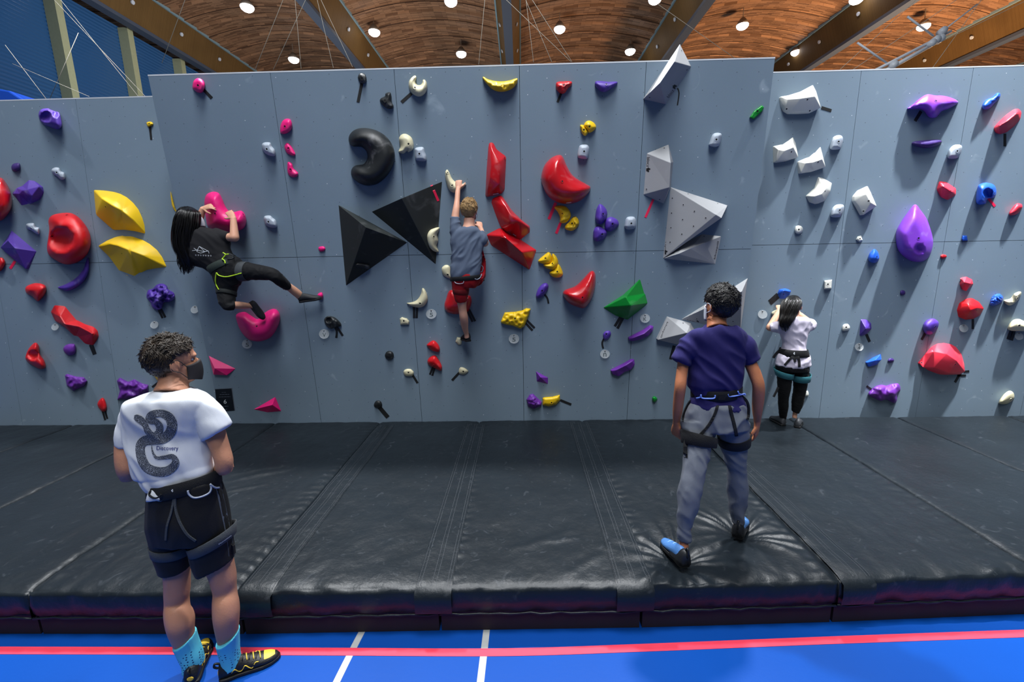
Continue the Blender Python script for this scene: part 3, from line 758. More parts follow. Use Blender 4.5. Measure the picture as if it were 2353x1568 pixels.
o = facet('L', '135,165 385,62 440,265 410,560 327,750 95,645', '410,275,.20 395,562,.20', [(0, 1), (0, -1), (0, -2), (0, -3), (1, -4), (1, -5), (1, -6)], 'gvol', l, '335,105 130,582 283,700', pl='m', bev=.004, group=gg, **VG)
lettering('blocz', 'L', '152,212', '148,322', 34, o, l); paw('L', '150,356', 28, o, l)
l = 'largest grey pyramid volume, dotted with bolt holes, right of the upright grey block'
o = facet('L', '410,558 1070,770 322,1388', '1000,915,.30', [(0, -1), (0, -2), (0, -3)], 'gvol', l,
          '430,687 558,763 687,839 818,916 421,860 549,936 677,1012 413,1030 540,1105 404,1198 612,636 957,747', pl='m', bev=.004, group=gg, **VG)
lettering('blocz', 'L', '352,1185', '347,1285', 32, o, l); paw('L', '350,1315', 27, o, l)
l = 'low grey faceted volume tucked under the largest grey pyramid'
o = facet('L', '325,1388 590,1200 780,1105 995,1130 928,1450', '495,1335,.12 640,1270,.12 810,1205,.09', [(0, 1), (1, 2), (0, -1), (0, -5), (2, -4)], 'gvol', l, '798,1130', pl='m', bev=.003, group=gg, **VG)
lettering('bluepill', 'L', '922,1395', '965,1190', 26, o, l)
l = 'grey pyramid volume with a white top face behind the head of the man in navy'
o = facet('N', '1555,128 1445,930 560,745', '1470,325,.27', [(0, -1), (0, -2), (0, -3)], 'gvol', l, '1335,630 1335,775 840,570 790,738', pl='m', bev=.004, group=gg, **VG)
lettering('blocz', 'N', '640,752', '760,785', 40, o, l); paw('N', '797,790', 30, o, l)
l = 'small grey wedge volume left of the shoulder of the man in navy'
o = facet('N', '205,1055,.06 350,708,.02 700,800 800,985 560,1140,.05', '640,950,.17', [(0, -2), (0, -1), (0, -5), (0, -4), (0, -3)], 'gvol', l, '586,803', pl='m', bev=.004, group=gg, **VG)
lettering('bluepill', 'N', '350,785', '252,1015', 30, o, l)
# ---- pink
g = 'pink holds'
blob('A', '1310,545 1335,528 1370,540 1386,570 1380,605 1362,628 1330,622 1303,600 1302,570', 'pink', 'rounded pink hold in the top left corner of the middle wall', R=.7, bolts='1338,577', group=g)
tape('A', '1374,604 1432,664', 20, 'short black tape strip running down right from the topmost pink hold')
blob('A', '1893,890 1895,850 1912,815 1940,802 1965,812 1975,850 1962,885 1930,905 1900,903', 'pink', 'topmost of three small pink holds in a column', R=.8, bolts='1925,855', group=g)
blob('A', '1922,990 1940,966 1965,985 1985,1015 1997,1045 1980,1053 1945,1040 1930,1020', 'pink', 'middle of three small pink holds in a column', bolts='1948,1002', group=g)
blob('A', '1942,1110 1952,1094 1975,1110 1985,1140 2015,1170 2005,1195 1970,1197 1945,1170', 'pink', 'lowest of three small pink holds in a column', bolts='1962,1145', group=g)
blob('E', '260,170 272,125 312,106 348,116 368,150 385,190 408,222 440,228 480,220 505,245 512,290 497,325 470,340 440,348 400,352 340,338 285,320 270,270 264,210', 'pink', 'big three-lobed pink hold gripped by the hanging girl', h=.19, bolts='325,238 493,243', group=g)
blob('E', '452,845 500,828 540,850 580,872 608,848 640,822 680,810 708,830 715,870 700,920 665,975 620,1000 570,1006 520,990 480,945 457,890', 'pink', 'big heart-shaped pink hold under the foot of the hanging girl', h=.20, bolts='575,915', group=g)
blob('E', '945,450 950,438 975,435 987,448 980,462 955,466', 'pink', 'tiny pink hold left of the black pyramid volume', group=g)
blob('E', '940,725 962,711 974,728 967,750 948,754', 'pink', 'small pink foothold at the toe of the outstretched foot', group=g, h=.05)
facet('E', '286,1093,.0 447,1170,.0 395,1210,.03 315,1206,.03', '322,1168,.08', [(0, -1), (0, -2), (0, -3), (0, -4)], 'pink', 'pink triangular hold pointing right, above the numbered sign', bev=.003, group=g)
facet('E', '558,1415 600,1390 686,1340 722,1425 640,1432', '668,1388,.08', [(0, -1), (0, -3), (0, -4), (0, -5)], 'pink', 'pink triangular hold pointing left, right of the numbered sign', bev=.003, group=g)
# ---- left wall
g = 'purple holds'
blob('A', '260,775 275,742 320,732 345,742 372,752 400,762 412,800 418,850 395,875 345,862 290,838 268,810', 'purple', 'purple hold with two hollows in the upper left corner of the left wall', h=.13, R=.8, dish=[(312, 790, 40, .07), (376, 772, 24, .05)], group=g)
blob('A', '76,1130 90,1108 130,1103 137,1140 110,1160 85,1155', 'dpurple', 'small dark purple knob high on the left wall, above the faceted purple rock', group=g)
facet('A', '83,1310 112,1272 150,1258 195,1218 230,1222 258,1240 290,1265 297,1300 270,1350 200,1380 145,1388 110,1340', '150,1288,.09 185,1282,.10 262,1262,.07 215,1325,.10 130,1310,.06', [(0, 1), (1, 2), (1, 3), (0, 4), (4, -1), (2, -8)], 'purple', 'faceted purple rock hold beside the big red hold cut by the left border', bev=.006, group=g)
facet('Q', '5,1145,.02 160,905 505,1195 355,1440,.03', '110,1045,.12 205,1150,.13', [(0, 1), (0, -2), (1, -3), (0, -1), (1, -4)], 'purple', 'angular purple wedge hold at the left border with a ribbed chalky top', bev=.003, group=g)
blob('D', '575,405 584,440 580,500 550,560 500,602 440,625 385,607 384,598 430,580 490,545 540,490 560,440', 'purple', 'thin purple crescent hold under the red ring-shaped hold', h=.06, tilt=(.1, .1), group=g)
blob('D', '415,1000 440,975 485,972 497,1000 490,1035 455,1048 425,1030', 'violet', 'small purple knob under the long red hold on the left wall', h=.06, group=g)
blob('D', '425,1178 440,1168 500,1186 550,1190 572,1215 550,1250 480,1280 438,1247', 'violet', 'small purple rock hold low on the left wall', rough=.03, smooth=False, h=.06, group=g)
blob('D', '765,1212 785,1192 840,1220 880,1203 930,1230 972,1240 972,1290 900,1332 768,1337 785,1280', 'violet', 'wide purple rock hold beside the shoulder of the man in white', rough=.06, rs=4, smooth=False, h=.08, group=g)
blob('D', '960,665 970,620 1000,610 1028,583 1065,576 1092,590 1105,615 1140,638 1143,675 1110,697 1075,700 1060,740 1030,750 1000,735 985,700', 'purple', 'knobbly purple hold shaped like popcorn on the left wall', h=.11, rough=.09, rs=6, group=g)
tape2('D', '1040,748 1066,802', '1052,738 1084,798', 14, 'under the knobbly purple hold')
g = 'yellow holds'
blob('A', '993,845 990,830 1005,823 1025,825 1036,840 1018,853 1000,857', 'yellow', 'tiny yellow hold high on the left wall near its right edge', bolts='1008,838', group=g)
tape('A', '1014,857 1023,946', 14, 'long thin black tape strip under the tiny yellow hold at the left wall edge')
facet('P', '100,240 250,248 400,268 500,298 600,352 690,430 770,530 830,660 862,770 875,897 720,860 560,838 395,842 135,612', '225,370,.17 370,462,.20 520,548,.20 690,690,.14', [(0, 1), (1, 2), (2, 3), (0, -1), (3, -10), (0, -14), (1, -3), (2, -6), (3, -8)], 'yellow', 'upper of two big yellow lens-shaped holds on the left wall', '280,492', crest=48, bev=.012, group=g)
facet('P', '165,1082 300,1000 430,945 540,930 680,940 830,988 940,1050 1050,1140 1130,1250 1197,1398 1040,1415 900,1440 800,1480 700,1525 600,1525 500,1450 330,1240', '330,1040,.12 470,1072,.18 640,1145,.20 850,1225,.15', [(0, 1), (1, 2), (2, 3), (0, -1), (3, -10), (1, -4), (2, -6), (3, -8)], 'yellow', 'lower of two big yellow lens-shaped holds on the left wall', '520,1190', crest=48, bev=.012, group=g)
blob('A', '1153,1295 1166,1340 1182,1400 1200,1445 1168,1405 1155,1345', 'yellow', 'thin yellow sliver of a hold behind the left edge of the middle wall', pl='l', h=.03, group=g)
blob('U', '458,440 482,428 560,440 700,520 782,618 770,655 640,640 540,560', 'yellow', 'yellow hold mostly hidden behind the head of the man in white', pl='l', h=.08, group=g)
tape2('U', '470,588 545,530', '490,606 560,552', 18, 'behind the head of the man in white')
g = 'red holds'
blob('A', '0,1200 40,1235 75,1310 78,1400 40,1465 0,1495 -80,1500 -140,1430 -150,1300 -100,1210', 'gred', 'big red hold cut by the left border of the photo', h=.2, group=g, pl='l')
blob('Q', '672,760 730,690 880,660 1000,668 1110,740 1210,870 1258,1010 1240,1170 1150,1300 1020,1365 900,1372 780,1320 680,1245 650,1140 668,1010 682,880', 'red', 'big red ring-shaped hold with a deep pocket on the left wall', h=.22, R=.8, dish=[(850, 1030, 175, .15)], bolts='720,985 925,690', group=g)
blob('D', '0,405 25,415 35,440 20,475 0,495 -30,490 -40,430', 'red', 'small red hold at the left border under the purple wedge', group=g, pl='l')
blob('D', '165,610 180,590 230,573 280,580 303,600 295,640 270,675 245,692 210,660 175,640', 'red', 'rounded red hold left of the purple crescent', h=.10, group=g)
facet('D', '333,762 357,718 425,724 462,770 505,818 560,843 615,860 640,885 648,922 612,982 560,970 490,918 420,858 362,822', '390,790,.11 420,840,.12 520,858,.10 610,905,.09', [(0, 1), (1, 2), (2, 3), (0, -2), (0, -1), (3, -9), (3, -10), (2, -6), (1, -12)], 'red', 'long slanting red hold in the middle of the left wall', bev=.012, group=g)
tape2('D', '590,978 616,1042', '604,972 628,1038', 13, 'under the long slanting red hold')
blob('D', '168,1050 190,1000 230,963 255,985 262,1040 290,1080 298,1125 260,1135 200,1105 170,1075', 'red', 'red hold with a small pocket low at the left', h=.10, dish=[(215, 1045, 36, .06)], group=g)
blob('D', '638,1370 655,1335 675,1325 690,1345 700,1385 690,1412 665,1412', 'red', 'small carrot-shaped red hold near the mat, left of the man in white', group=g)
tape2('D', '672,1408 690,1470', '688,1406 704,1462', 12, 'under the carrot-shaped red hold')
tape('D', '100,428 68,478', 18, 'short neon red tape strip under the purple wedge at the left border', PTAPE)
g = 'grey two-lobed holds'
GR = [('A', '348,1148 372,1132 400,1136 414,1158 436,1170 441,1207 412,1214 385,1192 356,1172', 'grey two-lobed hold high on the left wall, right of the small purple knob', '383,1166'),
      ('D', '170,195 180,182 220,180 235,203 257,213 257,250 235,248 205,227 180,217', 'grey two-lobed hold between the purple wedge and the red ring-shaped hold', '205,215'),
      ('A', '1770,980 1785,964 1825,964 1838,990 1858,1015 1858,1054 1815,1050 1778,1022', 'grey two-lobed hold left of the column of three small pink holds', '1803,1008'),
      ('E', '617,265 625,252 655,250 672,264 690,280 695,318 660,322 630,308 620,285', 'grey two-lobed hold right of the big pink hold held by the girl', '645,287'),
      ('E', '60,340 75,323 95,325 112,350 100,366 70,362', 'grey hold half hidden by the long hair of the hanging girl', ''),
      ('B', '597,1030 600,1003 630,994 657,998 667,1030 676,1060 672,1088 630,1090 602,1078', 'grey hold touching the round cream hold right of the black crescent', '628,1040'),
      ('B', '1705,1000 1720,980 1760,978 1776,1000 1773,1050 1760,1074 1715,1071 1697,1055', 'grey hold under the upper pair of yellow holds', '1742,1024'),
      ('G', '615,300 625,265 645,256 675,260 684,290 677,325 635,334 615,320', 'grey hold right of the cluster of three purple holds', '655,297'),
      ('C', '360,900 378,855 405,842 435,850 433,885 420,922 390,933 357,922', 'grey hold on the middle wall under the green chip', '403,885'),
      ('C', '1125,945 1130,895 1150,865 1190,858 1206,880 1195,930 1180,947', 'grey two-lobed hold right of the second white hold on the right wall', '1178,898'),
      ('C', '1870,1002 1875,955 1905,922 1945,918 1961,935 1945,985 1920,1006', 'grey two-lobed hold below the flat dark purple hold', '1930,958'),
      ('C', '1128,1374 1133,1330 1160,1300 1200,1297 1213,1315 1200,1360 1180,1378', 'grey two-lobed hold left of the lowest white hold on the right wall', '1185,1333')]
for z, s, lab, b in GR: blob(z, s, 'grey', lab, R=.75, h=.075, bolts=b, group=g, pl='l' if 'hair' in lab else None)
# ---- middle wall: black and cream
g = 'black holds'
blob('B', '213,530 220,502 240,494 262,505 272,540 258,565 230,560', 'black', 'small black drop-shaped hold near the top of the middle wall', bolts='240,532', group=g)
tape('B', '240,562 214,692', 20, 'long black tape strip under the small black drop hold')
blob('B', '362,685 368,665 395,650 400,632 430,624 440,650 442,690 454,715 445,733 415,735 385,715', 'black', 'wavy black hold left of the cream ring hold', bolts='396,682', h=.06, group=g)
blob('B', '150,945 155,915 180,885 220,868 280,867 345,885 400,920 440,970 461,1030 458,1090 435,1150 400,1200 350,1240 290,1256 235,1245 190,1215 167,1180 170,1145 190,1122 220,1115 250,1110 270,1088 278,1055 268,1020 240,995 210,992 180,990 158,972', 'black', 'huge black crescent hold on the middle wall', h=.17, R=.9, group=g)
blob('E', '980,875 1000,855 1040,860 1075,890 1082,912 1050,922 1020,930 990,908', 'black', 'black hold with a round hollow under the left black pyramid', dish=[(1008, 878, 18, .05)], rough=.02, h=.07, group=g)
tape2('E', '1042,915 1056,945 1053,985', '1052,912 1092,972', 13, 'under the hollow black hold')
blob('F', '351,1090 360,1070 378,1063 397,1070 405,1090 397,1110 378,1117 360,1110', 'black', 'round black knob on the lower middle wall', bolts='378,1088', group=g)
blob('F', '285,1385 300,1363 325,1365 335,1390 315,1405 292,1402', 'black', 'small black hold near the foot of the middle wall', group=g)
tape('F', '316,1398 370,1462', 24, 'thick black tape strip running down from the small black hold near the mat')
blob('F', '175,545 190,536 255,545 263,558 250,572 185,562', 'black', 'grey-topped black edge hold mounted on the left black pyramid', base=VB1, h=.05, group=g)
g = 'cream holds'
blob('B', '556,580 560,545 580,520 600,510 609,525 602,550 612,572 635,574 648,560 652,540 665,539 678,560 681,595 670,627 645,649 615,652 585,636 565,612', 'cream', 'cream ring-shaped hold, open at the top', h=.08, bolts='598,593', group=g)
tape('B', '575,632 508,692', 22, 'black tape strip running down left from the cream ring hold')
blob('B', '490,938 508,910 535,905 565,920 583,945 590,985 580,1015 552,1030 545,1022 520,1040 488,1027 500,990', 'cream', 'round cream hold on the seam right of the black crescent', h=.09, R=.8, bolts='555,973', group=g)
blob('B', '804,1160 818,1147 832,1170 850,1208 880,1235 910,1245 935,1238 944,1248 915,1277 890,1296 860,1303 830,1286 812,1240 803,1195', 'cream', 'cream crescent hold gripped by the boy', h=.07, bolts='849,1253 818,1166', group=g)
blob('F', '605,375 620,340 650,325 678,321 676,340 666,365 672,400 662,430 674,468 640,461 615,430', 'cream', 'cream comma-shaped hold mounted on the right black pyramid', base=VB2, h=.07, bolts='645,377', group=g)
blob('F', '693,565 715,547 740,555 750,600 750,628 715,617 697,597', 'cream', 'pale hold peeping out left of the hips of the boy', bolts='728,605', group=g)
blob('F', '483,775 510,771 545,755 568,720 575,687 590,692 605,725 607,760 590,790 560,803 525,798 495,786', 'cream', 'cream crescent hold with two tape strips on the lower middle wall', h=.07, bolts='563,778', group=g)
tape2('F', '527,800 527,866', '545,802 542,866', 14, 'under the lower cream crescent')
blob('F', '440,870 455,860 485,868 498,885 496,906 445,907', 'cream', 'small cream block hold under the cream crescent with two tapes', bolts='465,883', R=.7, smooth=False, group=g)
blob('F', '775,1008 785,980 815,985 810,1025 795,1029', 'cream', 'pale chip hold under the shoe of the boy', smooth=False, group=g)
blob('F', '463,1190 475,1174 505,1172 525,1192 515,1214 475,1213', 'cream', 'small oval cream hold low on the middle wall', R=.7, bolts='493,1193', group=g)
tape('F', '518,1208 548,1256', 13, 'thin black tape strip running down right from the small oval cream hold')
blob('F', '795,1180 805,1162 830,1165 853,1185 830,1204 800,1201', 'cream', 'small beak-shaped cream hold low under the boy', bolts='822,1187', group=g)
tape('F', '800,1192 755,1240', 14, 'black tape strip running down left from the beak-shaped cream hold')
# ---- yellow and red, middle wall
g = 'yellow holds'
blob('B', '1055,523 1066,520 1090,535 1140,547 1190,550 1240,543 1275,532 1292,531 1288,560 1262,595 1220,616 1175,621 1130,609 1095,580 1070,552', 'yellow', 'yellow banana-shaped hold at the top of the middle wall', h=.10, rough=.03, rs=10, bolts='1175,573', group=g)
blob('B', '1740,845 1755,822 1780,816 1810,832 1823,860 1805,885 1775,898 1762,880 1748,862', 'yellow', 'larger of the two yellow holds of the upper pair', h=.07, bolts='1778,856', group=g)
blob('B', '1714,850 1735,845 1755,868 1768,890 1760,912 1745,918 1725,897', 'yellow', 'smaller of the two yellow holds of the upper pair', h=.05, bolts='1740,878', group=g)
blob('G', '193,200 225,190 265,198 291,235 285,270 256,294 227,291 227,262 215,232', 'yellow', 'yellow hold touching the big red moon hold from below', h=.07, rough=.02, bolts='241,238', group=g)
blob('G', '260,310 285,285 300,262 325,257 342,290 330,320 300,341 270,336 256,325', 'yellow', 'rumpled yellow hold right below the neon tape beside the red moon hold', h=.06, rough=.025, bolts='300,297', group=g)
tape('G', '202,172 160,272', 18, 'neon red tape strip running down left from the red moon hold', PTAPE)
tape('G', '230,293 204,358', 16, 'neon red tape strip under the yellow hold below the red moon hold', PTAPE)
blob('G', '95,523 140,480 163,471 178,500 170,535 130,541', 'yellow', 'top piece of the yellow chain of three holds', h=.07, bolts='140,507', group=g)
blob('G', '128,545 172,530 182,478 210,505 216,545 190,575 150,567', 'yellow', 'middle piece of the yellow chain of three holds', h=.08, bolts='182,537', group=g)
blob('G', '163,592 190,572 216,540 238,575 243,606 215,623 180,616', 'yellow', 'bottom piece of the yellow chain of three holds', h=.07, bolts='210,587', group=g)
blob('F', '1048,885 1070,832 1130,828 1175,820 1200,806 1227,810 1215,850 1190,915 1165,931 1120,912 1080,906 1050,896', 'yellow', 'yellow hold pitted like cheese on the lower middle wall', h=.08, R=.6, smooth=False, bolts='1133,868',
     dish=[(1085, 850, 11, .03), (1110, 870, 12, .03), (1085, 885, 10, .03), (1150, 850, 12, .03), (1170, 880, 12, .03), (1140, 895, 10, .03), (1195, 840, 12, .03), (1115, 893, 8, .03), (1160, 908, 9, .03), (1070, 868, 8, .03), (1130, 842, 8, .03)], group=g)
tape2('F', '1203,878 1250,925', '1190,888 1238,940', 13, 'right of the cheese-like yellow hold')
blob('G', '122,1345 135,1341 180,1338 226,1326 227,1360 205,1385 160,1397 122,1389', 'yellow', 'small yellow hold near the foot of the wall, touching a purple rock', h=.06, bolts='176,1374', smooth=False, R=.7, group=g)
tape('G', '228,1358 294,1385', 14, 'black tape strip right of the small yellow hold near the mat')
g = 'red holds'
blob('B', '1550,575 1560,555 1600,550 1655,551 1657,575 1635,595 1610,630 1580,631 1555,605', 'red', 'small red hold at the top of the middle wall', h=.08, rough=.015, bolts='1605,575', group=g)
tape('B', '1588,628 1562,692', 16, 'black tape strip under the small red hold at the wall top')
facet('O', '205,150 215,95 235,82 265,95 300,165 395,235 408,260 400,400 390,620 350,665 195,700 172,690 185,420', '238,140,.08 240,340,.12 225,480,.12 195,680,.05 330,300,.13 330,560,.12', [(0, 1), (1, 2), (2, 3), (0, 4), (4, 5), (0, -3), (3, -11)], 'gred', 'tall narrow glossy red hold right of the raised hand of the boy', '390,262', bev=.02, smooth=True, group=g)
facet('O', '235,745 262,712 340,672 375,705 470,850 570,950 680,1035 660,1105 600,1190 560,1185 430,1110 350,1050 300,930', '350,712,.07 405,800,.15 455,890,.18 560,970,.16 660,1035,.06 440,1010,.15', [(0, 1), (1, 2), (2, 3), (3, 4), (0, -3), (4, -7), (2, 5)], 'gred', 'middle glossy red block hold of the stack of three', bev=.02, smooth=True, group=g)
facet('O', '185,1125 320,1055 345,1050 440,1110 590,1195 748,1298 670,1522 480,1400 240,1245', '380,1140,.16 585,1322,.18', [(0, 1), (1, -6), (1, -7), (0, -3), (0, -1)], 'gred', 'lowest glossy red block hold of the stack, with a triangular end', bev=.012, group=g)
blob('O', '800,480 830,360 890,280 950,240 1010,226 1050,255 1090,350 1150,450 1230,510 1320,560 1358,595 1330,660 1260,730 1170,770 1080,780 980,760 880,690 820,580', 'gred', 'big glossy red moon-shaped hold on the middle wall', h=.22, bolts='1038,523', group=g)
blob('G', '243,717 260,695 320,672 370,625 405,588 425,583 440,605 440,660 430,712 410,762 375,804 335,801 285,779 255,746', 'gred', 'glossy red drop-shaped hold left of the green faceted hold', h=.18, tilt=(0, .25), bolts='362,742', group=g)
blob('F', '708,790 720,745 735,705 760,698 800,722 845,730 866,735 872,772 855,820 830,836 770,843 720,826', 'gred', 'red hold half hidden behind the knee of the boy', h=.10, group=g)
tape2('F', '846,822 878,888', '858,815 894,885', 13, 'right of the leg of the boy')
blob('F', '604,1025 640,1000 665,1015 681,1045 676,1069 640,1063 612,1043', 'red', 'upper of two small red holds below the boy', h=.07, group=g)
blob('F', '607,1122 625,1098 655,1091 680,1125 695,1160 686,1183 650,1166 615,1147', 'red', 'lower of two small red holds below the boy', h=.08, bolts='645,1152', group=g)
tape2('F', '640,1160 622,1205', '650,1166 636,1212', 12, 'under the lower small red hold')
tape('M', '1345,150 1435,360', 32, 'neon red tape strip stuck on the right black pyramid', PTAPE, on=VB2)
tape('L', '208,700 116,910', 26, 'neon red tape strip under the upright grey block volume', PTAPE)
tape('K', '800,1040 832,1150 798,1400', 26, 'bent black tape strip under the grey wedge at the wall top')
tape('N', '450,1140 395,1345', 42, 'black tape strip under the small grey wedge, beside the sleeve of the man in navy')
# ---- purple, middle wall
g = 'purple holds'
blob('B', '1815,575 1822,550 1860,548 1910,553 1955,551 1968,561 1945,586 1905,613 1875,623 1840,608', 'purple', 'purple lens-shaped hold at the top of the middle wall', h=.07, bolts='1892,570', group=g)
blob('G', '440,240 448,205 468,180 500,205 511,240 500,275 475,302 450,296 438,270', 'purple', 'top hold of the cluster of three purple knobs', h=.09, tilt=(0, .2), bolts='485,240', group=g)
blob('G', '495,300 505,270 535,258 570,275 580,305 560,326 530,346 500,335', 'purple', 'right hold of the cluster of three purple knobs', h=.08, bolts='542,300', group=g)
blob('G', '425,380 430,335 455,310 485,325 509,350 495,386 455,406 432,398', 'purple', 'bottom hold of the cluster of three purple knobs', h=.09, bolts='480,362', group=g)
blob('G', '82,730 95,690 120,662 145,655 158,675 145,711 115,741 90,746', 'purple', 'slanting oval purple hold right of the yellow chain', h=.07, bolts='120,702', group=g)
tape('G', '132,722 150,745 158,778', 11, 'short curved black tape strip under the slanting oval purple hold')
blob('G', '485,965 500,945 525,943 533,965 515,993 492,996', 'purple', 'small purple knob with a tail of tape under the green faceted hold', bolts='505,962', group=g)
tape('G', '490,990 480,1015 486,1048', 11, 'curly black tape tail under the small purple knob')
facet('G', '638,985,.03 660,968 720,938 765,907 789,915 785,942,.03 755,975,.03 710,996,.03 660,1006,.03 640,1000,.03', '665,985,.07 730,960,.08 772,925,.05', [(0, 1), (1, 2)], 'violet', 'long purple edge hold, upper of two right of the lettered tag', bev=.008, group=g)
facet('G', '532,1182,.03 560,1160 610,1135 650,1112 673,1112 677,1146,.03 655,1176,.03 615,1191,.03 580,1218,.03 545,1206,.03', '565,1178,.07 620,1150,.08 660,1125,.05', [(0, 1), (1, 2)], 'violet', 'long purple edge hold, lower of two on the seam', bev=.008, group=g)
facet('G', '82,1185 155,1224 154,1262 110,1250 88,1246', '110,1222,.05', [(0, -1), (0, -2), (0, -3), (0, -5)], 'violet', 'small angular purple hold low on the middle wall, above the yellow one', bev=.003, group=g)
blob('G', '25,1355 45,1325 65,1320 118,1370 116,1393 70,1411 35,1396', 'violet', 'purple rock hold near the foot of the wall, left of the small yellow hold', rough=.03, h=.07, smooth=False, group=g)
# ---- green
facet('G', '487,803 545,765 608,725 706,631 735,720 752,775 740,790 632,876 560,850', '622,738,.16 652,790,.20', [(0, 1), (0, -3), (0, -1), (0, -4), (1, -6), (1, -8), (1, -1)], 'green', 'big green faceted hold on the lower middle wall', bev=.008, group='green holds')
tape2('G', '592,855 556,915', '606,862 572,928', 16, 'under the big green faceted hold')
blob('C', '613,745 640,705 690,667 705,680 696,706 640,759', 'green', 'small flat green chip high near the right edge of the middle wall', h=.03, R=.4, smooth=False, group='green holds', bolts='664,706')
blob('G', '780,1345 795,1335 812,1352 800,1371 785,1369', 'green', 'tiny dark green knob near the foot of the middle wall', h=.04, group='green holds')
# ---- right wall
g = 'white holds'
facet('R', '68,205,.03 160,190 290,150 430,75 470,150 522,330,.05 430,375,.06 300,383,.06 180,383,.06 120,355,.05 90,300,.04', '150,235,.10 300,225,.15 455,200,.15', [(0, 1), (1, 2), (0, -1), (2, -4), (2, -6), (0, -10), (1, -3)], 'white', 'largest white ledge hold at the top of the right wall', '368,240 395,365 135,345', crest=48, bev=.008, group=g)
tape('R', '525,330 638,365', 34, 'black tape strip right of the largest white hold')
facet('R', '-8,762,.02 85,745 150,705 205,662 240,740 268,888,.05 150,925,.05 15,945,.05', '40,800,.09 110,815,.11 215,770,.11', [(0, 1), (1, 2), (0, -1), (2, -4), (2, -6), (0, -8), (1, -3)], 'white', 'white scooped hold below the largest white one, at the left of the right wall', '188,828', crest=48, bev=.008, group=g)
facet('R', '268,935,.02 380,890 450,840 515,770 540,860 575,1000,.05 440,1045,.05 298,1068,.05', '345,955,.09 430,945,.11 540,905,.11', [(0, 1), (1, 2), (0, -1), (2, -4), (2, -6), (0, -8), (1, -3)], 'white', 'white scooped hold, third from the top of the right wall', '488,943', crest=48, bev=.008, group=g)
facet('R', '362,1322,.02 440,1245 490,1110 560,1130 648,1180,.03 630,1270,.05 570,1380,.05 490,1412,.05 420,1390,.05', '450,1328,.11 530,1300,.12 575,1240,.11 545,1195,.08', [(0, 1), (1, 2), (2, 3), (0, -1), (3, -3), (2, -5)], 'white', 'white hold with a deep scoop, fourth from the top of the right wall', '565,1272', crest=48, bev=.008, group=g)
facet('R', '895,1330,.03 930,1265 1045,1212 1090,1300 1152,1440,.04 1000,1542,.05 950,1450,.05 900,1380,.04', '1035,1300,.11 1085,1400,.12', [(0, 1), (0, -3), (1, -5), (1, -6), (0, -1), (0, -7)], 'white', 'lowest white wedge hold beside the seam of the right wall', '1057,1382 1000,1496', crest=48, bev=.008, group=g)
blob('I', '268,375 275,355 292,350 310,357 316,375 308,393 290,399 274,393', 'white', 'round white disc hold with a bolt on the right wall', R=.6, bolts='292,374', group=g)
blob('I', '623,432 633,414 655,409 663,436 645,447', 'white', 'tiny white hold right of the round white disc', smooth=False, bolts='647,428', group=g)
blob('I', '440,670 486,665 481,719 440,721', 'white', 'white square plate hold on the right wall', smooth=False, R=.3, h=.05, bolts='461,692', group=g)
blob('I', '543,950 550,928 575,922 589,940 580,960 550,964', 'white', 'small white hold left of the half-round purple hold', R=.7, bolts='567,942', group=g)
blob('I', '320,1330 325,1318 345,1312 348,1340 325,1344', 'white', 'small white hold peeping out beside the knee of the girl in the white shirt', R=.7, group=g)
blob('I', '133,857 165,838 192,838 185,868 147,880', 'cream', 'cream hold under the raised hand of the girl in the white shirt', h=.08, group=g, pl='r')
g = 'purple holds'
blob('C', '1611,690 1650,660 1690,625 1740,598 1790,605 1830,605 1880,615 1934,640 1925,662 1870,692 1830,706 1800,741 1770,749 1745,739 1720,706 1690,692 1640,693', 'lilac', 'wide purple winged hold at the top of the right wall', h=.13, tilt=(0, .2), bolts='1795,640', group=g)
tape('C', '1700,706 1662,768', 20, 'black tape strip under the wide purple winged hold')
blob('C', '1641,910 1665,896 1740,888 1800,885 1834,897 1800,926 1740,941 1680,931', 'dpurple', 'flat dark purple hold under the winged purple one', h=.08, group=g)
blob('I', '967,227 1000,260 1035,310 1058,370 1073,440 1060,510 1030,550 985,562 930,550 880,510 860,460 857,390 880,340 920,280', 'lilac', 'huge purple teardrop hold on the right wall', h=.19, R=.65, pw=1.6, dish=[(990, 490, 26, .06)], bolts='988,424', group=g)
facet('I', '652,895 685,897 712,918 715,950 690,977 660,993 645,990', '683,950,.10', [(0, -1), (0, -7), (0, -5), (0, -3)], 'purple', 'half-round purple hold with a dark flat side on the right wall', bev=.006, group=g)
tape('I', '684,982 703,1026', 16, 'black tape strip under the half-round purple hold')
blob('I', '1012,940 1030,905 1070,890 1103,910 1100,945 1070,979 1030,981', 'purple', 'rounded purple hold left of the coral red dome', h=.09, bolts='1083,940', group=g)
tape('I', '1026,978 1005,1014', 14, 'black tape strip under the rounded purple hold')
blob('I', '881,740 888,727 908,730 912,745 900,755 885,753', 'dpurple', 'tiny dark purple knob below the huge purple teardrop', group=g)
blob('I', '809,1135 820,1122 840,1124 846,1137 832,1147 814,1146', 'dpurple', 'tiny dark purple knob right of the blue half-moon hold', group=g)
blob('I', '694,1332 730,1290 770,1276 800,1281 830,1272 872,1270 883,1305 866,1332 862,1370 845,1384 800,1362 770,1371 735,1356', 'violet', 'purple rock hold near the foot of the right wall', h=.10, rough=.05, rs=4, group=g)
tape('I', '686,1284 722,1310', 13, 'black tape strip left of the purple rock hold at the foot of the right wall')
g = 'blue holds'
blob('C', '2087,672 2110,635 2150,618 2180,591 2201,592 2199,622 2165,657 2135,687 2100,694', 'blue', 'blue hold in the top right corner beside the coral red hold', h=.06, rough=.01, group=g)
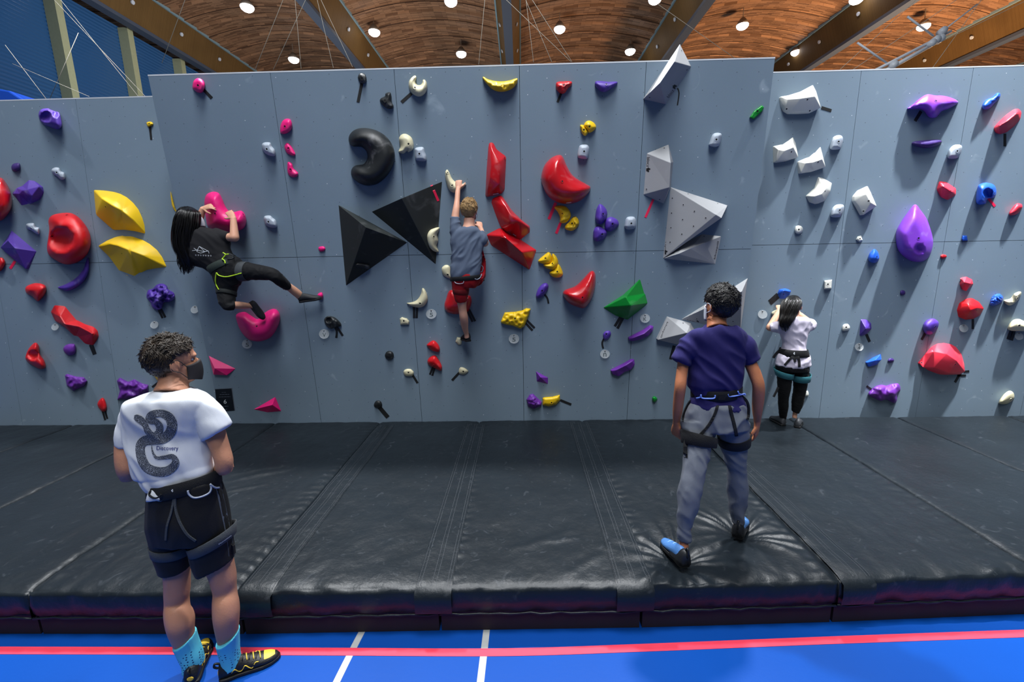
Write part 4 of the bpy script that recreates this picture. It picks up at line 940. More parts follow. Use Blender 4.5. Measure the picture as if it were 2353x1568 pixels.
blob('C', '2051,1287 2058,1190 2085,1163 2125,1159 2165,1175 2178,1215 2165,1252 2122,1262 2107,1293', 'blue', 'dark blue hold with an arched opening near the right border', h=.11, dish=[(2125, 1225, 32, .07)], bolts='2165,1225', group=g)
tape('C', '2126,1258 2168,1308', 16, 'neon red tape strip under the arched dark blue hold', PTAPE)
blob('I', '694,540 705,510 730,487 752,505 759,545 735,568 705,561', 'blue', 'blue egg-shaped hold on the right wall under the tiny white one', h=.09, bolts='745,533', group=g)
blob('I', '1238,430 1243,408 1270,409 1274,438 1245,441', 'blue', 'tiny square blue hold left of the seam near the right border', smooth=False, R=.5, group=g)
facet('I', '168,745 178,722 210,716 232,721 248,731 235,756 210,776 180,776', '205,728,.08 236,733,.06', [(0, 1), (0, -1), (1, -5), (0, -7)], 'blue', 'blue hold with a white rim above the girl in the white shirt', bolts='205,748', bev=.008, group=g)
tape2('I', '168,748 119,792', '175,765 126,806', 16, 'left of the blue hold with a white rim')
blob('I', '1402,797 1420,760 1455,747 1479,765 1475,790 1445,811 1410,816', 'blue', 'blue walnut-shaped hold left of a cream hold near the right border', h=.08, rough=.02, rs=9, group=g)
facet('I', '686,1147,.02 720,1119 770,1096 774,1130,.03 745,1161,.03 700,1173,.02', '735,1135,.07', [(0, -1), (0, -3), (0, -5)], 'blue', 'blue half-moon hold low on the right wall', bev=.006, group=g)
g = 'red holds'
facet('C', '2160,812 2180,785 2230,735 2290,692 2320,689 2338,710 2330,757 2290,802 2240,841 2200,852 2170,842', '2195,800,.09 2250,765,.12 2310,715,.09', [(0, 1), (1, 2), (0, -1), (2, -6)], 'coral', 'coral red hold in the upper right corner', bev=.012, group=g)
tape('C', '2231,848 2231,928', 17, 'black tape strip under the coral red hold in the upper right corner')
facet('C', '1799,1202 1815,1149 1860,1155 1923,1195 1921,1237 1870,1269 1825,1251', '1840,1180,.09 1895,1215,.09', [(0, 1), (0, -2), (1, -4), (1, -6), (0, -7)], 'coral', 'boxy red hold right of the huge purple teardrop', bolts='1890,1210', bev=.012, group=g)
blob('C', '2257,1352 2285,1310 2310,1290 2338,1295 2341,1320 2310,1357 2270,1366', 'coral', 'small coral hold at the right border', h=.06, group=g)
blob('I', '1115,528 1130,518 1152,527 1140,542 1120,541', 'red', 'tiny red chip right of the huge purple teardrop', group=g)
facet('I', '1227,692 1235,655 1265,647 1300,665 1306,690 1265,731 1240,722', '1255,680,.08 1290,688,.07', [(0, 1), (0, -2), (1, -5), (0, -6), (0, -7)], 'coral', 'small faceted coral hold above the red dome', bolts='1293,686 1240,660', bev=.004, group=g)
facet('I', '1211,842 1225,800 1260,778 1285,772 1300,772 1340,795 1368,832 1345,872 1310,892 1260,898 1220,882', '1275,805,.11 1330,828,.12 1290,845,.14', [(0, 2), (1, 2), (0, -4), (0, -2), (1, -6), (1, -7), (2, -9), (2, -10), (2, -1)], 'red', 'red dome hold with a pale facet on the right wall', bolts='1325,842', bev=.02, smooth=True, group=g)
tape('I', '1303,894 1303,952', 14, 'black tape strip under the red dome hold')
facet('T', '792,490,.02 880,350 970,245 1060,195 1160,185 1270,205 1340,245 1420,350 1465,500 1475,615,.04 1400,655,.03 1200,660,.02 1100,655,.02 950,600,.02', '850,545,.05 1010,310,.13 1200,350,.17 1350,450,.15 1010,552,.13 1240,632,.11', [(1, 2), (2, 3), (0, 4), (4, 5), (0, -1), (1, -3), (5, -10), (1, 4), (1, 0)], 'coral', 'large coral red shell-shaped hold low on the right wall', bolts='1325,505 825,478', bev=.02, smooth=True, group=g)
tape('I', '1250,1200 1282,1197', 12, 'short black tape stub right of the coral shell hold'); tape('I', '1212,1222 1263,1222', 12, 'level black tape strip under the coral shell hold'); tape('I', '1226,1216 1199,1262', 14, 'slanting black tape strip under the coral shell hold')
g = 'cream holds'
blob('I', '1484,785 1520,775 1545,745 1582,734 1581,760 1555,796 1520,816 1495,806', 'cream', 'cream hold with a pointed tip near the right border', h=.07, dish=[(1540, 775, 20, .03)], bolts='1562,772', group=g)
blob('I', '1505,945 1530,905 1565,893 1600,905 1645,930 1640,962 1570,964 1525,962', 'cream', 'greyish cream hold cut by the right border', h=.10, bolts='1572,932', group=g)
tape2('I', '1528,960 1508,1012', '1542,962 1526,1018', 20, 'under the greyish cream hold at the right border')
blob('I', '1453,1382 1480,1335 1515,1311 1541,1325 1541,1360 1500,1388', 'cream', 'cream wedge hold near the mat at the right border', h=.07, bolts='1522,1362', group=g)
# ---- hanging number tags
def clear_plastic():
    m = bpy.data.materials.new('clear_plastic'); m.use_nodes = True; nt = m.node_tree; b = nt.nodes['Principled BSDF']
    b.inputs['Base Color'].default_value = (.62, .66, .68, 1); b.inputs['Roughness'].default_value = .25; b.inputs['Alpha'].default_value = .5
    return m
PLASTIC = clear_plastic()
def disc_tag(px, py, r, txt, label, g='clear round tags'):
    pl = plane_of(px, py); p0, nv = PLANES[pl]; c = onp(px, py, p0, nv, .012); rm = r*.0049
    a = Vector((1, 0, 0)); u = nv.cross(a).normalized(); u = u if u.z > 0 else -u
    nt_ = (nv+Vector((0, 0, .25))).normalized(); u = (u-nt_*u.dot(nt_)).normalized(); V, F = [], []; k = 28
    for rad, hh in ((rm, 0), (rm, .004), (rm*.90, .0046), (rm*.86, .003)):
        V += [c+nt_*hh+(a*math.cos(2*math.pi*i/k)+u*math.sin(2*math.pi*i/k)*.92)*rad for i in range(k)]
    for j in range(3):
        for i in range(k): F.append((j*k+i, j*k+(i+1) % k, (j+1)*k+(i+1) % k, (j+1)*k+i))
    F.append(tuple(3*k+i for i in range(k)))
    o = mesh_obj('number_tag', V, F, PLASTIC, origin=c); tag(o, label, 'tag', g)
    s = c+u*rm*.72; V, F = [], []; tube(V, F, [s-nv*.010, s+nv*.009, s+nv*.014], [.007, .007, .004], 10); mesh_obj('screw', V, F, RING, o, smooth=True)
    SURF[label] = bvh_of(o)
    if txt: V2, F2 = text_px(txt, (px-r*.32, py+r*.15), (px+r*.32, py+r*.15), r*.75); decal('lettering', V2, F2, SURF[label], mat('tag_ink', sr(52, 66, 70), .6), o)
for t in [(568, 791, 12, '5', 'clear round tag just under the heart-shaped pink hold'), (745, 768, 12, 'V', 'clear round tag under the hollow black hold'), (991, 722, 12, '5', 'clear round tag right of the lower cream crescent'),
          (1181, 779, 12, '5', 'clear round tag under the cheese-like yellow hold'), (1482, 732, 11, 'K', 'clear round tag right of the green faceted hold'), (1390, 814, 11, 'n', 'clear round tag under the small purple knob with a tape tail'),
          (1752, 723, 11, '', 'clear round tag left of the girl in the white shirt'), (1974, 798, 10, '4', 'clear round tag under the half-round purple hold'), (2214, 755, 10, '', 'clear round tag under the red dome hold'),
          (2341, 773, 10, '', 'clear round tag at the right border under the greyish cream hold'), (355, 747, 10, '', 'clear round tag over the head of the man in white'), (127, 752, 9, '', 'clear round tag left of the long slanting red hold'),
          (448, 712, 10, '', 'clear round tag left of the bent leg of the hanging girl'), (1062, 742, 8, '', 'clear round tag half hidden behind the shin of the boy')]: disc_tag(*t)
# ---- numbered sign
c4 = [onp(x, y, P_MAIN, N_MAIN, .003) for x, y in ((494, 894), (533, 892), (540, 944), (499, 947))]
V, F = [], []; prism(V, F, [p-N_MAIN*.0028 for p in c4], c4)
sg = tag(mesh_obj('notice_sign', V, F, mat('dark_sign_paper', sr(16, 22, 32), .4), origin=c4[0]), 'small dark notice with a big white 6, low on the wall', 'sign'); SURF['sign'] = bvh_of(sg)
for a, b, w in (((494, 894), (533, 892), .9), ((533, 892), (540, 944), 1.2), ((540, 944), (499, 947), 1.2), ((499, 947), (494, 894), 1.4)):
    a = np.array(a, float); b = np.array(b, float); ct = np.array([516.5, 919]); a = a+(ct-a)*.02; b = b+(ct-b)*.02; n_ = np.array([-(b-a)[1], (b-a)[0]])/np.hypot(*(b-a))*w/2
    decal('border_line', [a-n_, b-n_, b+n_, a+n_], [(0, 1, 2, 3)], SURF['sign'], mat('sign_border', sr(120, 130, 145), .6), sg, .001)
for txt, a, b, h in (('6', (514, 923.5), (520.5, 923.2), 9.5), ('BIPOC', (509.5, 902.4), (519, 902.2), 1.8), ('Summer crew', (505, 907.4), (527, 906.8), 2.2), ('competition tuesday', (503, 912.8), (530, 912), 1.9), ('points', (510, 934.8), (525, 934), 2.4), ('level', (512.5, 941.4), (522, 941), 2.6)):
    if txt in ('6',): V2, F2 = text_px(txt, a, b, h); decal('lettering', V2, F2, SURF['sign'], LPRINT, sg, .001)
    else:   # small lines too fine to read: short illegible strokes
        n_ = max(3, int((b[0]-a[0])/1.1)); V2, F2 = [], []
        for k in range(n_):
            if k % 6 == 4: continue
            t0, t1 = k/n_, (k+.7)/n_; hh = h*(.5+.25*((k*7) % 3)/2)/2; x0, x1 = a[0]+(b[0]-a[0])*t0, a[0]+(b[0]-a[0])*t1; y0 = a[1]+(b[1]-a[1])*t0
            q = len(V2); V2 += [(x0, y0-hh), (x1, y0-hh), (x1, y0+hh*.6), (x0, y0+hh*.6)]; F2.append((q, q+1, q+2, q+3))
        decal('lettering', V2, F2, SURF['sign'], mat('sign_small_print', sr(110, 120, 135), .6), sg, .001)
# small maker marks on the glossy red holds
for z, a, b, h, lab in (('O', '258,672', '324,660', 9, 'tall narrow glossy red hold right of the raised hand of the boy'), ('O', '1085,768', '1142,762', 9, 'big glossy red moon-shaped hold on the middle wall'), ('O', '484,1118', '522,1142', 8, 'middle glossy red block hold of the stack of three')):
    ob = next(q for q in COL.objects if q.get('label') == lab); A, B = pts(z, a+' '+b); d_ = (np.array(B)-np.array(A)); n_ = np.array([-d_[1], d_[0]])/np.hypot(*d_)*h*.2041/2; V2, F2 = [], []
    for k in range(7):
        p, q_ = np.array(A)+d_*k/7, np.array(A)+d_*(k+.75)/7; q = len(V2); V2 += [p-n_, q_-n_, q_+n_, p+n_]; F2.append((q, q+1, q+2, q+3))
    decal('maker_mark', V2, F2, SURF[lab], LPRINT, ob, .004)
# ================================================================ people
def frame(ox, oy, k): return lambda x, y: (ox+k*x, oy+k*y)
fu, fv = frame(230, 740, .2551), frame(230, 1050, .3304)
fn, fw = frame(1480, 620, .2551), frame(1480, 980, .2169)
fg, fb, fh = frame(1720, 640, .2358), frame(980, 370, .2808), frame(380, 420, .2614)
def loft_rings(V, F, rings, cap=True):
    b = len(V); k = len(rings[0])
    for r in rings: V += r
    for i in range(len(rings)-1):
        for j in range(k):
            j2 = (j+1) % k; F.append((b+i*k+j, b+i*k+j2, b+(i+1)*k+j2, b+(i+1)*k+j))
    if cap:
        F.append(tuple(b+j for j in range(k))[::-1]); F.append(tuple(b+(len(rings)-1)*k+j for j in range(k)))
def sections(fr, S_):
    """S_: (xL,yL,xR,yR,Y,depth ratio) read from the photo -> centres, half-width vectors, ratios"""
    out = []
    for s in S_:
        L = atY(*fr(s[0], s[1]), s[4]); R = atY(*fr(s[2], s[3]), s[4])
        out.append(np.concatenate([(L+R)/2, (R-L)/2, [s[5] if len(s) > 5 else 1.0]]))
    return out
def loft(V, F, secs, k=20, sub=5, grow=0.0, round_ends=(0, 0), pw=2.0):
    """tapered elliptical body through sections; grow = extra metres all round"""
    P = smooth_pts(secs, sub) if len(secs) > 2 else [secs[0]+(secs[1]-secs[0])*t for t in np.linspace(0, 1, sub+1)]
    rings = []; n = len(P); info = []
    for i, p in enumerate(P):
        c = Vector(p[:3]); a = Vector(p[3:6]); t = Vector(P[min(i+1, n-1)][:3])-Vector(P[max(i-1, 0)][:3]); t.normalize()
        b = t.cross(a)
        if b.length < 1e-6: b = Vector((0, a.length, 0))
        b = b.normalized()*a.length*p[6]; a = a*(1+grow/max(a.length, 1e-5)); b = b*(1+grow/max(b.length, 1e-5)); info.append((c, a, b, t))
    def ring(c, a, b, s=1.0):
        r = []
        for j in range(k):
            th = 2*math.pi*j/k; cx, sx = math.cos(th), math.sin(th)
            r.append(c+(a*math.copysign(abs(cx)**(2/pw), cx)+b*math.copysign(abs(sx)**(2/pw), sx))*s)
        return r
    c, a, b, t = info[0]
    if round_ends[0]:
        for q in (85, 60, 30): rings.append(ring(c-t*a.length*round_ends[0]*math.sin(math.radians(q)), a, b, math.cos(math.radians(q))))
    for c, a, b, t in info: rings.append(ring(c, a, b))
    if round_ends[1]:
        for q in (30, 60, 85): rings.append(ring(c+t*a.length*round_ends[1]*math.sin(math.radians(q)), a, b, math.cos(math.radians(q))))
    loft_rings(V, F, rings)
    return info
def ball(V, F, c, ax, k=16, m=10):
    """ellipsoid: ax = three axis vectors"""
    b = len(V); A, B, C = ax
    V.append(c+C)
    for i in range(1, m):
        ph = math.pi*i/m
        for j in range(k):
            th = 2*math.pi*j/k; V.append(c+A*math.sin(ph)*math.cos(th)+B*math.sin(ph)*math.sin(th)+C*math.cos(ph))
    V.append(c-C)
    for j in range(k): F.append((b, b+1+j, b+1+(j+1) % k))
    for i in range(m-2):
        for j in range(k):
            p = b+1+i*k; F.append((p+j, p+k+j, p+k+(j+1) % k, p+(j+1) % k))
    e = b+1+(m-2)*k
    for j in range(k): F.append((e+j, b+1+(m-1)*k, e+(j+1) % k))
def remesh(name, V, F, m, parent, voxel=.007, smooth=4, fold=None):
    """one continuous surface out of overlapping closed lofts; fold(p) -> displacement along the normal"""
    me = bpy.data.meshes.new(name); me.from_pydata([Vector(v) for v in V], [], F); me.update()
    bm = bmesh.new(); bm.from_mesh(me); bmesh.ops.recalc_face_normals(bm, faces=bm.faces); bm.to_mesh(me); bm.free()
    o = bpy.data.objects.new(name, me); COL.objects.link(o)
    r = o.modifiers.new('r', 'REMESH'); r.mode = 'VOXEL'; r.voxel_size = voxel
    s = o.modifiers.new('s', 'SMOOTH'); s.iterations = smooth; s.factor = .5
    dg = bpy.context.evaluated_depsgraph_get(); ev = o.evaluated_get(dg); me2 = bpy.data.meshes.new_from_object(ev)
    bpy.data.objects.remove(o)
    nv = len(me2.vertices); co = np.empty(nv*3); me2.vertices.foreach_get('co', co); co = co.reshape(-1, 3)
    if fold:
        no = np.empty(nv*3); me2.vertices.foreach_get('normal', no); no = no.reshape(-1, 3)
        d = np.array([fold(Vector(p)) for p in co]); co = co+no*d[:, None]
    org = parent.matrix_world.translation; co = co-np.array(org)
    me2.vertices.foreach_set('co', co.ravel()); me2.update()
    me2.polygons.foreach_set('use_smooth', [True]*len(me2.polygons)); me2.materials.clear(); me2.materials.append(m)
    o = bpy.data.objects.new(name, me2); COL.objects.link(o); o.parent = parent; o.matrix_basis = Matrix.Identity(4)
    bpy.context.view_layer.update()
    return o
def folds(amp, fx, fy, fz, seed=0, shear=0.0, z0=None):
    def f(p):
        q = Vector(((p.x+shear*p.z)*fx+seed, p.y*fy, (p.z-shear*.3*p.x)*fz))
        w = noise.noise_vector(q*.6)*.7
        a = noise.noise(q+w); b = noise.noise(q*2.1+w+Vector((9, 0, 0)))
        return amp*((1-math.sqrt(a*a+.012))**2*1.5-.42)+amp*.3*b
    return f
def cloth(name, col, rough=.8, bump=.25, bs=380, sheen=.03, var=.05): return mat(name, col, rough, bump, bs, .25, var=var, vscale=6, sheen=sheen)
def skin_mat(name, col):
    m = mat(name, col, .52, .12, 140, .35, var=.10, vscale=14); b = m.node_tree.nodes['Principled BSDF']
    b.inputs['Subsurface Weight'].default_value = .12; b.inputs['Subsurface Radius'].default_value = (.02, .008, .004); b.inputs['Subsurface Scale'].default_value = .4
    return m
def basis(fwd, up):
    f = Vector(fwd).normalized(); u = (Vector(up)-f*Vector(up).dot(f)).normalized(); r = f.cross(u); return f, u, r
def head(V, F, c, fwd, up, s=1.0):
    """skull, jaw, nose, ears added to the body lists; s = 1 for a 0.225 m tall head"""
    f, u, r = basis(fwd, up); c = Vector(c)
    ball(V, F, c+u*.025*s-f*.008*s, (r*.076*s, f*.094*s, u*.090*s))
    ball(V, F, c-u*.035*s+f*.022*s, (r*.060*s, f*.066*s, u*.078*s))
    ball(V, F, c-u*.082*s+f*.050*s, (r*.036*s, f*.034*s, u*.028*s))
    ball(V, F, c-u*.018*s+f*.086*s, (r*.013*s, f*.018*s, u*.024*s), 10, 8)          # nose
    ball(V, F, c+u*.022*s+f*.078*s, (r*.050*s, f*.014*s, u*.012*s), 10, 8)          # brow
    ball(V, F, c-u*.056*s+f*.082*s, (r*.022*s, f*.010*s, u*.008*s), 10, 8)          # lips
    for sd in (-1, 1):
        ec = c+r*sd*.078*s-u*.012*s-f*.004*s
        ball(V, F, ec, ((r*sd*.5-f*.5).normalized()*.016*s, f*.018*s, u*.031*s), 10, 8)
        ball(V, F, ec-u*.022*s+f*.004*s, (r*.008*s, f*.010*s, u*.012*s), 8, 6)
EYEW = mat('eye_white', sr(225, 222, 215), .3); EYED = mat('eye_dark', sr(30, 20, 16), .2)
def eyes(parent, c, fwd, up, s=1.0):
    f, u, r = basis(fwd, up)
    for sd in (-1, 1):
        V, F = [], []; e = Vector(c)+f*.066*s+u*.004*s+r*sd*.030*s; ball(V, F, e, (r*.012*s, f*.010*s, u*.008*s), 10, 8); o = mesh_obj('eye', V, F, EYEW, parent, smooth=True)
        V, F = [], []; ball(V, F, e+f*.009*s, (r*.0055*s, f*.004*s, u*.0055*s), 10, 8); mesh_obj('iris', V, F, EYED, o, smooth=True)
def hand(V, F, wrist, fdir, back, thumb, s=.18, curl=(40, 40, 40, 45), spread=.06, tcurl=25, wr=.026):
    """palm, four jointed fingers of different length and a thumb from the side of the palm"""
    f = Vector(fdir).normalized(); n = (Vector(back)-f*Vector(back).dot(f)).normalized(); t = f.cross(n); t = t if t.dot(Vector(thumb)) > 0 else -t
    k = s/.18; w = Vector(wrist); rings = []
    for d, hw, th in ((-.02, wr/k*.9, .020), (.0, wr/k, .017), (.03, .036, .016), (.06, .041, .014), (.082, .040, .012), (.092, .034, .009)):
        c = w+f*d*k; rings.append([c+(t*math.cos(a)*hw+n*math.sin(a)*th)*k for a in [2*math.pi*j/14 for j in range(14)]])
    loft_rings(V, F, rings)
    for i, (o, L) in enumerate(((.029, .070), (.0105, .079), (-.0095, .073), (-.028, .057))):
        p = w+(f*.080+t*o)*k; d = (f+t*spread*(1.5-i)*.9).normalized(); ang = math.radians(curl[i]); P = [p-d*.012*k, p]
        for q, (fr, bend) in enumerate(((.42, .55), (.32, .95), (.26, .7))):
            a = ang*bend; ax = d.cross(-n); d = (d*math.cos(a)+(-n - d*(-n).dot(d)).normalized()*math.sin(a)).normalized(); P.append(P[-1]+d*L*fr*k)
            n_ = n
        r0 = .0088*k*(1, 1.05, 1, .88)[i]; tube(V, F, smooth_pts(P, 3), [r0*(1-.25*j/(3*len(P)-3)) for j in range(3*(len(P)-1)+1)], 8)
        ball(V, F, P[-1], (f*r0*.8, t*r0*.8, n*r0*.8), 8, 6)
    p = w+(f*.018+t*.026)*k; d = (f*.62+t*.72-n*.25).normalized(); P = [p, p+d*.030*k]
    for q in range(2):
        a = math.radians(tcurl); d = (d*math.cos(a)+(f*.8-t*.35-n*.4).normalized()*math.sin(a)).normalized(); P.append(P[-1]+d*.027*k)
    tube(V, F, smooth_pts(P, 3), [.0125*k*(1-.3*j/(3*len(P)-3)) for j in range(3*(len(P)-1)+1)], 8); ball(V, F, P[-1], (f*.0085*k, t*.0085*k, n*.0085*k), 8, 6)
def tuft(V, F, p, d0, L, r, bend, nrm, seg=5, k=4):
    P, R = [], []; d = Vector(d0).normalized(); q = Vector(p)
    for i in range(seg+1):
        P.append(q.copy()); R.append(r*(1-(i/seg)**2.6*.86)); d = (d+bend*(1/seg)).normalized(); q = q+d*L/seg
    tube(V, F, P, R, k)
def hair_cap(parent, c, fwd, up, s, m, mask, n, L, r, curl=.6, lift=.35, seed=1, base=1.06, down=.8, name='hair'):
    """short hair: a scalp shell plus many tapering locks; mask(x right, y fwd, z up) in head units -> bool"""
    f, u, rr = basis(fwd, up); c = Vector(c); rnd = random.Random(seed); V, F = [], []
    ax = (.080*s, .098*s, .096*s); cc = c+u*.022*s-f*.010*s
    pos = lambda d, g=1.0: cc+rr*d[0]*ax[0]*g+f*d[1]*ax[1]*g+u*d[2]*ax[2]*g
    # scalp shell
    K, M_ = 44, 30; idx = {}
    for i in range(M_+1):
        ph = math.pi*i/M_
        for j in range(K):
            th = 2*math.pi*j/K; d = (math.sin(ph)*math.cos(th), math.sin(ph)*math.sin(th), math.cos(ph))
            g = base+.035*noise.noise(Vector(d)*5+Vector((seed, 0, 0)))+.02*noise.noise(Vector(d)*14)
            if not mask(*d): g = .93
            idx[i, j] = len(V); V.append(pos(d, g))
    for i in range(M_):
        for j in range(K): F.append((idx[i, j], idx[i+1, j], idx[i+1, (j+1) % K], idx[i, (j+1) % K]))
    cnt = 0
    while cnt < n:
        z = rnd.uniform(-1, 1); th = rnd.uniform(0, 2*math.pi); q = math.sqrt(1-z*z); d = (q*math.cos(th), q*math.sin(th), z)
        if not mask(*d): continue
        cnt += 1; nn = (rr*d[0]/ax[0]+f*d[1]/ax[1]+u*d[2]/ax[2]).normalized()
        tang = (-u*down - nn*(-u*down).dot(nn)); fl = noise.noise_vector(Vector(d)*2.6+Vector((seed*3, 0, 0)))*(2.2 if curl > .1 else .1); tang = tang + fl + f*rnd.uniform(-.25, .25)+rr*rnd.uniform(-.25, .25)
        if d[2] > .55 and curl > .1: tang = fl + f*rnd.uniform(-.1, .5)+rr*rnd.uniform(-.3, .3)
        tang = tang-nn*tang.dot(nn)
        d0 = (nn*lift+tang.normalized()).normalized(); cv = noise.noise_vector(Vector(d)*4+Vector((0, seed*5, 0)))*1.8*curl; cv = cv-nn*cv.dot(nn); bend = cv + Vector((rnd.gauss(0, curl), rnd.gauss(0, curl), rnd.gauss(0, curl)))*.3-nn*(curl*.35 if curl > .1 else 1.3)
        ll = L*(.6+.4*max(0, d[2]))*rnd.uniform(.6, 1.25)*(1 if d[2] > -.2 else .6)
        tuft(V, F, pos(d, base-.03), d0, ll, r*rnd.uniform(.7, 1.3), bend, nn)
    return mesh_obj(name, V, F, m, parent, smooth=True)
def hair_mat(name, c1, c2, rough=.38):
    m = bpy.data.materials.new(name); m.use_nodes = True; nt = m.node_tree; b = nt.nodes['Principled BSDF']; L = nt.links.new
    tc = N(nt, 'ShaderNodeTexCoord'); ns = N(nt, 'ShaderNodeTexNoise'); ns.inputs['Scale'].default_value = 35; ns.inputs['Detail'].default_value = 4; L(tc.outputs['Object'], ns.inputs['Vector'])
    mx = N(nt, 'ShaderNodeMix', data_type='RGBA'); mx.inputs[6].default_value = c1; mx.inputs[7].default_value = c2; L(ns.outputs['Fac'], mx.inputs[0]); L(mx.outputs[2], b.inputs['Base Color'])
    b.inputs['Roughness'].default_value = rough; b.inputs['Specular IOR Level'].default_value = .45
    return m
def long_hair(parent, fr, spine, m, n=150, seed=2, name='long_hair', wav=.010):
    """spine: (x, y, Y, half width px in frame units, depth m)"""
    rnd = random.Random(seed); V, F = [], []; k_ = fr(1, 0)[0]-fr(0, 0)[0]
    S_ = smooth_pts(spine, 5); C = []
    for s in S_:
        c = atY(*fr(s[0], s[1]), s[2]); e = atY(*fr(s[0]+s[3], s[1]), s[2]); C.append((c, (e-c), s[4]))
    rings = []
    for i, (c, a, dp) in enumerate(C):
        g = .86*(1-.75*(i/(len(C)-1))**3); b_ = Vector((0, -1, .1))*dp; rings.append([c+(a*math.cos(t)+b_*math.sin(t))*g*(1+.12*noise.noise(Vector((t*3, i*.15, seed)))) for t in [2*math.pi*j/22 for j in range(22)]])
    loft_rings(V, F, rings)
    for q in range(n):
        th = rnd.uniform(0, 2*math.pi); rad = math.sqrt(rnd.uniform(.62, 1)); ph = rnd.uniform(0, 6); fq = rnd.uniform(.5, 1.3); end = rnd.uniform(.72, 1); st = rnd.uniform(0, .12); P = []
        k0, k1 = int(st*len(C)), max(int(end*len(C)), 6)
        for i in range(k0, k1):
            c, a, dp = C[i]; t = i/len(C); w = rad*(1-.25*t*math.sin(ph))
            P.append(c+a*math.cos(th+.3*math.sin(ph+t*3))*w+Vector((0, -1, .1))*math.sin(th)*dp*w+Vector((math.sin(ph+t*7*fq), math.cos(ph*2+t*6*fq)*.6, 0))*wav*t)
        r0 = rnd.uniform(.002, .0046); nn = len(P)
        if nn > 3: tube(V, F, P, [r0*(1 if i < nn*.6 else max(.12, 1-(i-nn*.6)/(nn*.4))) for i in range(nn)], 5)
    return mesh_obj(name, V, F, m, parent, smooth=True)
def shoe(parent, heel, toe, z, m_up, m_sole, hw=.043, hgt=.085, tip=0.0, roll=None, name='shoe', up=(0, 0, 1)):
    """climbing shoe lofted from heel to toe; heel/toe are ground points"""
    h = Vector(heel); t = Vector(toe); L = (t-h).length; f = (t-h).normalized(); u = (Vector(up)-f*Vector(up).dot(f)).normalized(); s = f.cross(u)
    root = empty(name, h); root.parent = parent; root.matrix_basis = Matrix.Translation(h-parent.matrix_world.translation); bpy.context.view_layer.update()
    V, F = [], []; rings = []
    for q, w, top in ((-.02, .45, .55), (.0, .66, .82), (.08, .78, 1.0), (.2, .80, 1.05), (.33, .78, .98), (.46, .86, .82), (.6, .98, .66), (.74, 1.0, .52), (.87, .84, .42), (.96, .52, .33), (1.0, .22, .22)):
        c = h+f*L*q; r = []
        for j in range(16):
            a = 2*math.pi*j/16; x = math.cos(a)*hw*w; y = math.sin(a)
            yy = (.5+.5*y)*hgt*top if y > 0 else .5*hgt*top*(1+y*abs(y)**.0)*.0+ (.5+.5*y)*hgt*top
            r.append(c+s*x*(1 if y < .2 else 1-.35*(y-.2))+u*(.008+max(yy, 0)))
        rings.append(r)
    loft_rings(V, F, rings); up_ = mesh_obj('upper', V, F, m_up, root, smooth=True)
    V, F = [], []; rings = []
    for q, w in ((-.025, .5), (.0, .74), (.1, .84), (.3, .80), (.5, .92), (.7, 1.06), (.86, .92), (.97, .56), (1.015, .22)):
        c = h+f*L*q; r = []
        for a in ((-1, 0), (-1.02, .5), (-.94, 1), (.94, 1), (1.02, .5), (1, 0)): r.append(c+s*a[0]*hw*w+u*(.0+a[1]*.020))
        rings.append(r)
    loft_rings(V, F, rings); sl = bevel(mesh_obj('sole', V, F, m_sole, root, smooth=True), .004)
    SURF[root.name] = bvh_of(up_)
    return root
def ribbon(name, fr, P, w, bv, m, parent, off=.003, z0=None, closed=False, fallbackY=None):
    """strap laid over clothing along a photo polyline; w in frame units"""
    k_ = fr(1, 0)[0]-fr(0, 0)[0]; Q = [np.array(fr(*p)) for p in P]; Q = smooth_pts(Q, 5) if len(Q) > 2 else [Q[0]+(Q[1]-Q[0])*t for t in np.linspace(0, 1, 8)]
    V, F = [], []; last = None
    for i, p in enumerate(Q):
        t = Q[min(i+1, len(Q)-1)]-Q[max(i-1, 0)]; t = t/max(np.hypot(*t), 1e-9); s_ = np.array([-t[1], t[0]])*w*k_/2
        row = []
        for q in (p-s_, p+s_):
            loc, nn = cast(q[0], q[1], bv)
            if loc is None:
                if last is None and fallbackY is None: loc, nn = None, None
                else:
                    yy = fallbackY if last is None else last; loc = atY(q[0], q[1], yy); nn = -ray(*q).normalized()
            else: last = loc.y
            row.append((loc, nn))
        if row[0][0] is None or row[1][0] is None: continue
        a = len(V)
        for loc, nn in row:
            d = -ray(W/2, H/2).normalized(); V += [loc+d*off, loc-d*.004]
        if a: F += [(a-4, a, a+2, a-2), (a-4, a-3, a+1, a), (a-2, a+2, a+3, a-1)]
    if len(V) < 8: return None
    n = len(V); F += [(0, 2, 3, 1), (n-4, n-3, n-1, n-2)]
    return mesh_obj(name, V, F, m, parent, smooth=False)
def wire(name, fr, P, r, bv, m, parent, off=.006, fallbackY=None):
    Q = smooth_pts([np.array(fr(*p)) for p in P], 5); V, F = [], []; C = []; last = fallbackY
    for q in Q:
        loc, nn = cast(q[0], q[1], bv)
        if loc is None:
            if last is None: continue
            loc = atY(q[0], q[1], last)
        last = loc.y; C.append(loc-ray(*q).normalized()*off)
    if len(C) < 3: return None
    tube(V, F, C, r, 6); return mesh_obj(name, V, F, m, parent, smooth=True)
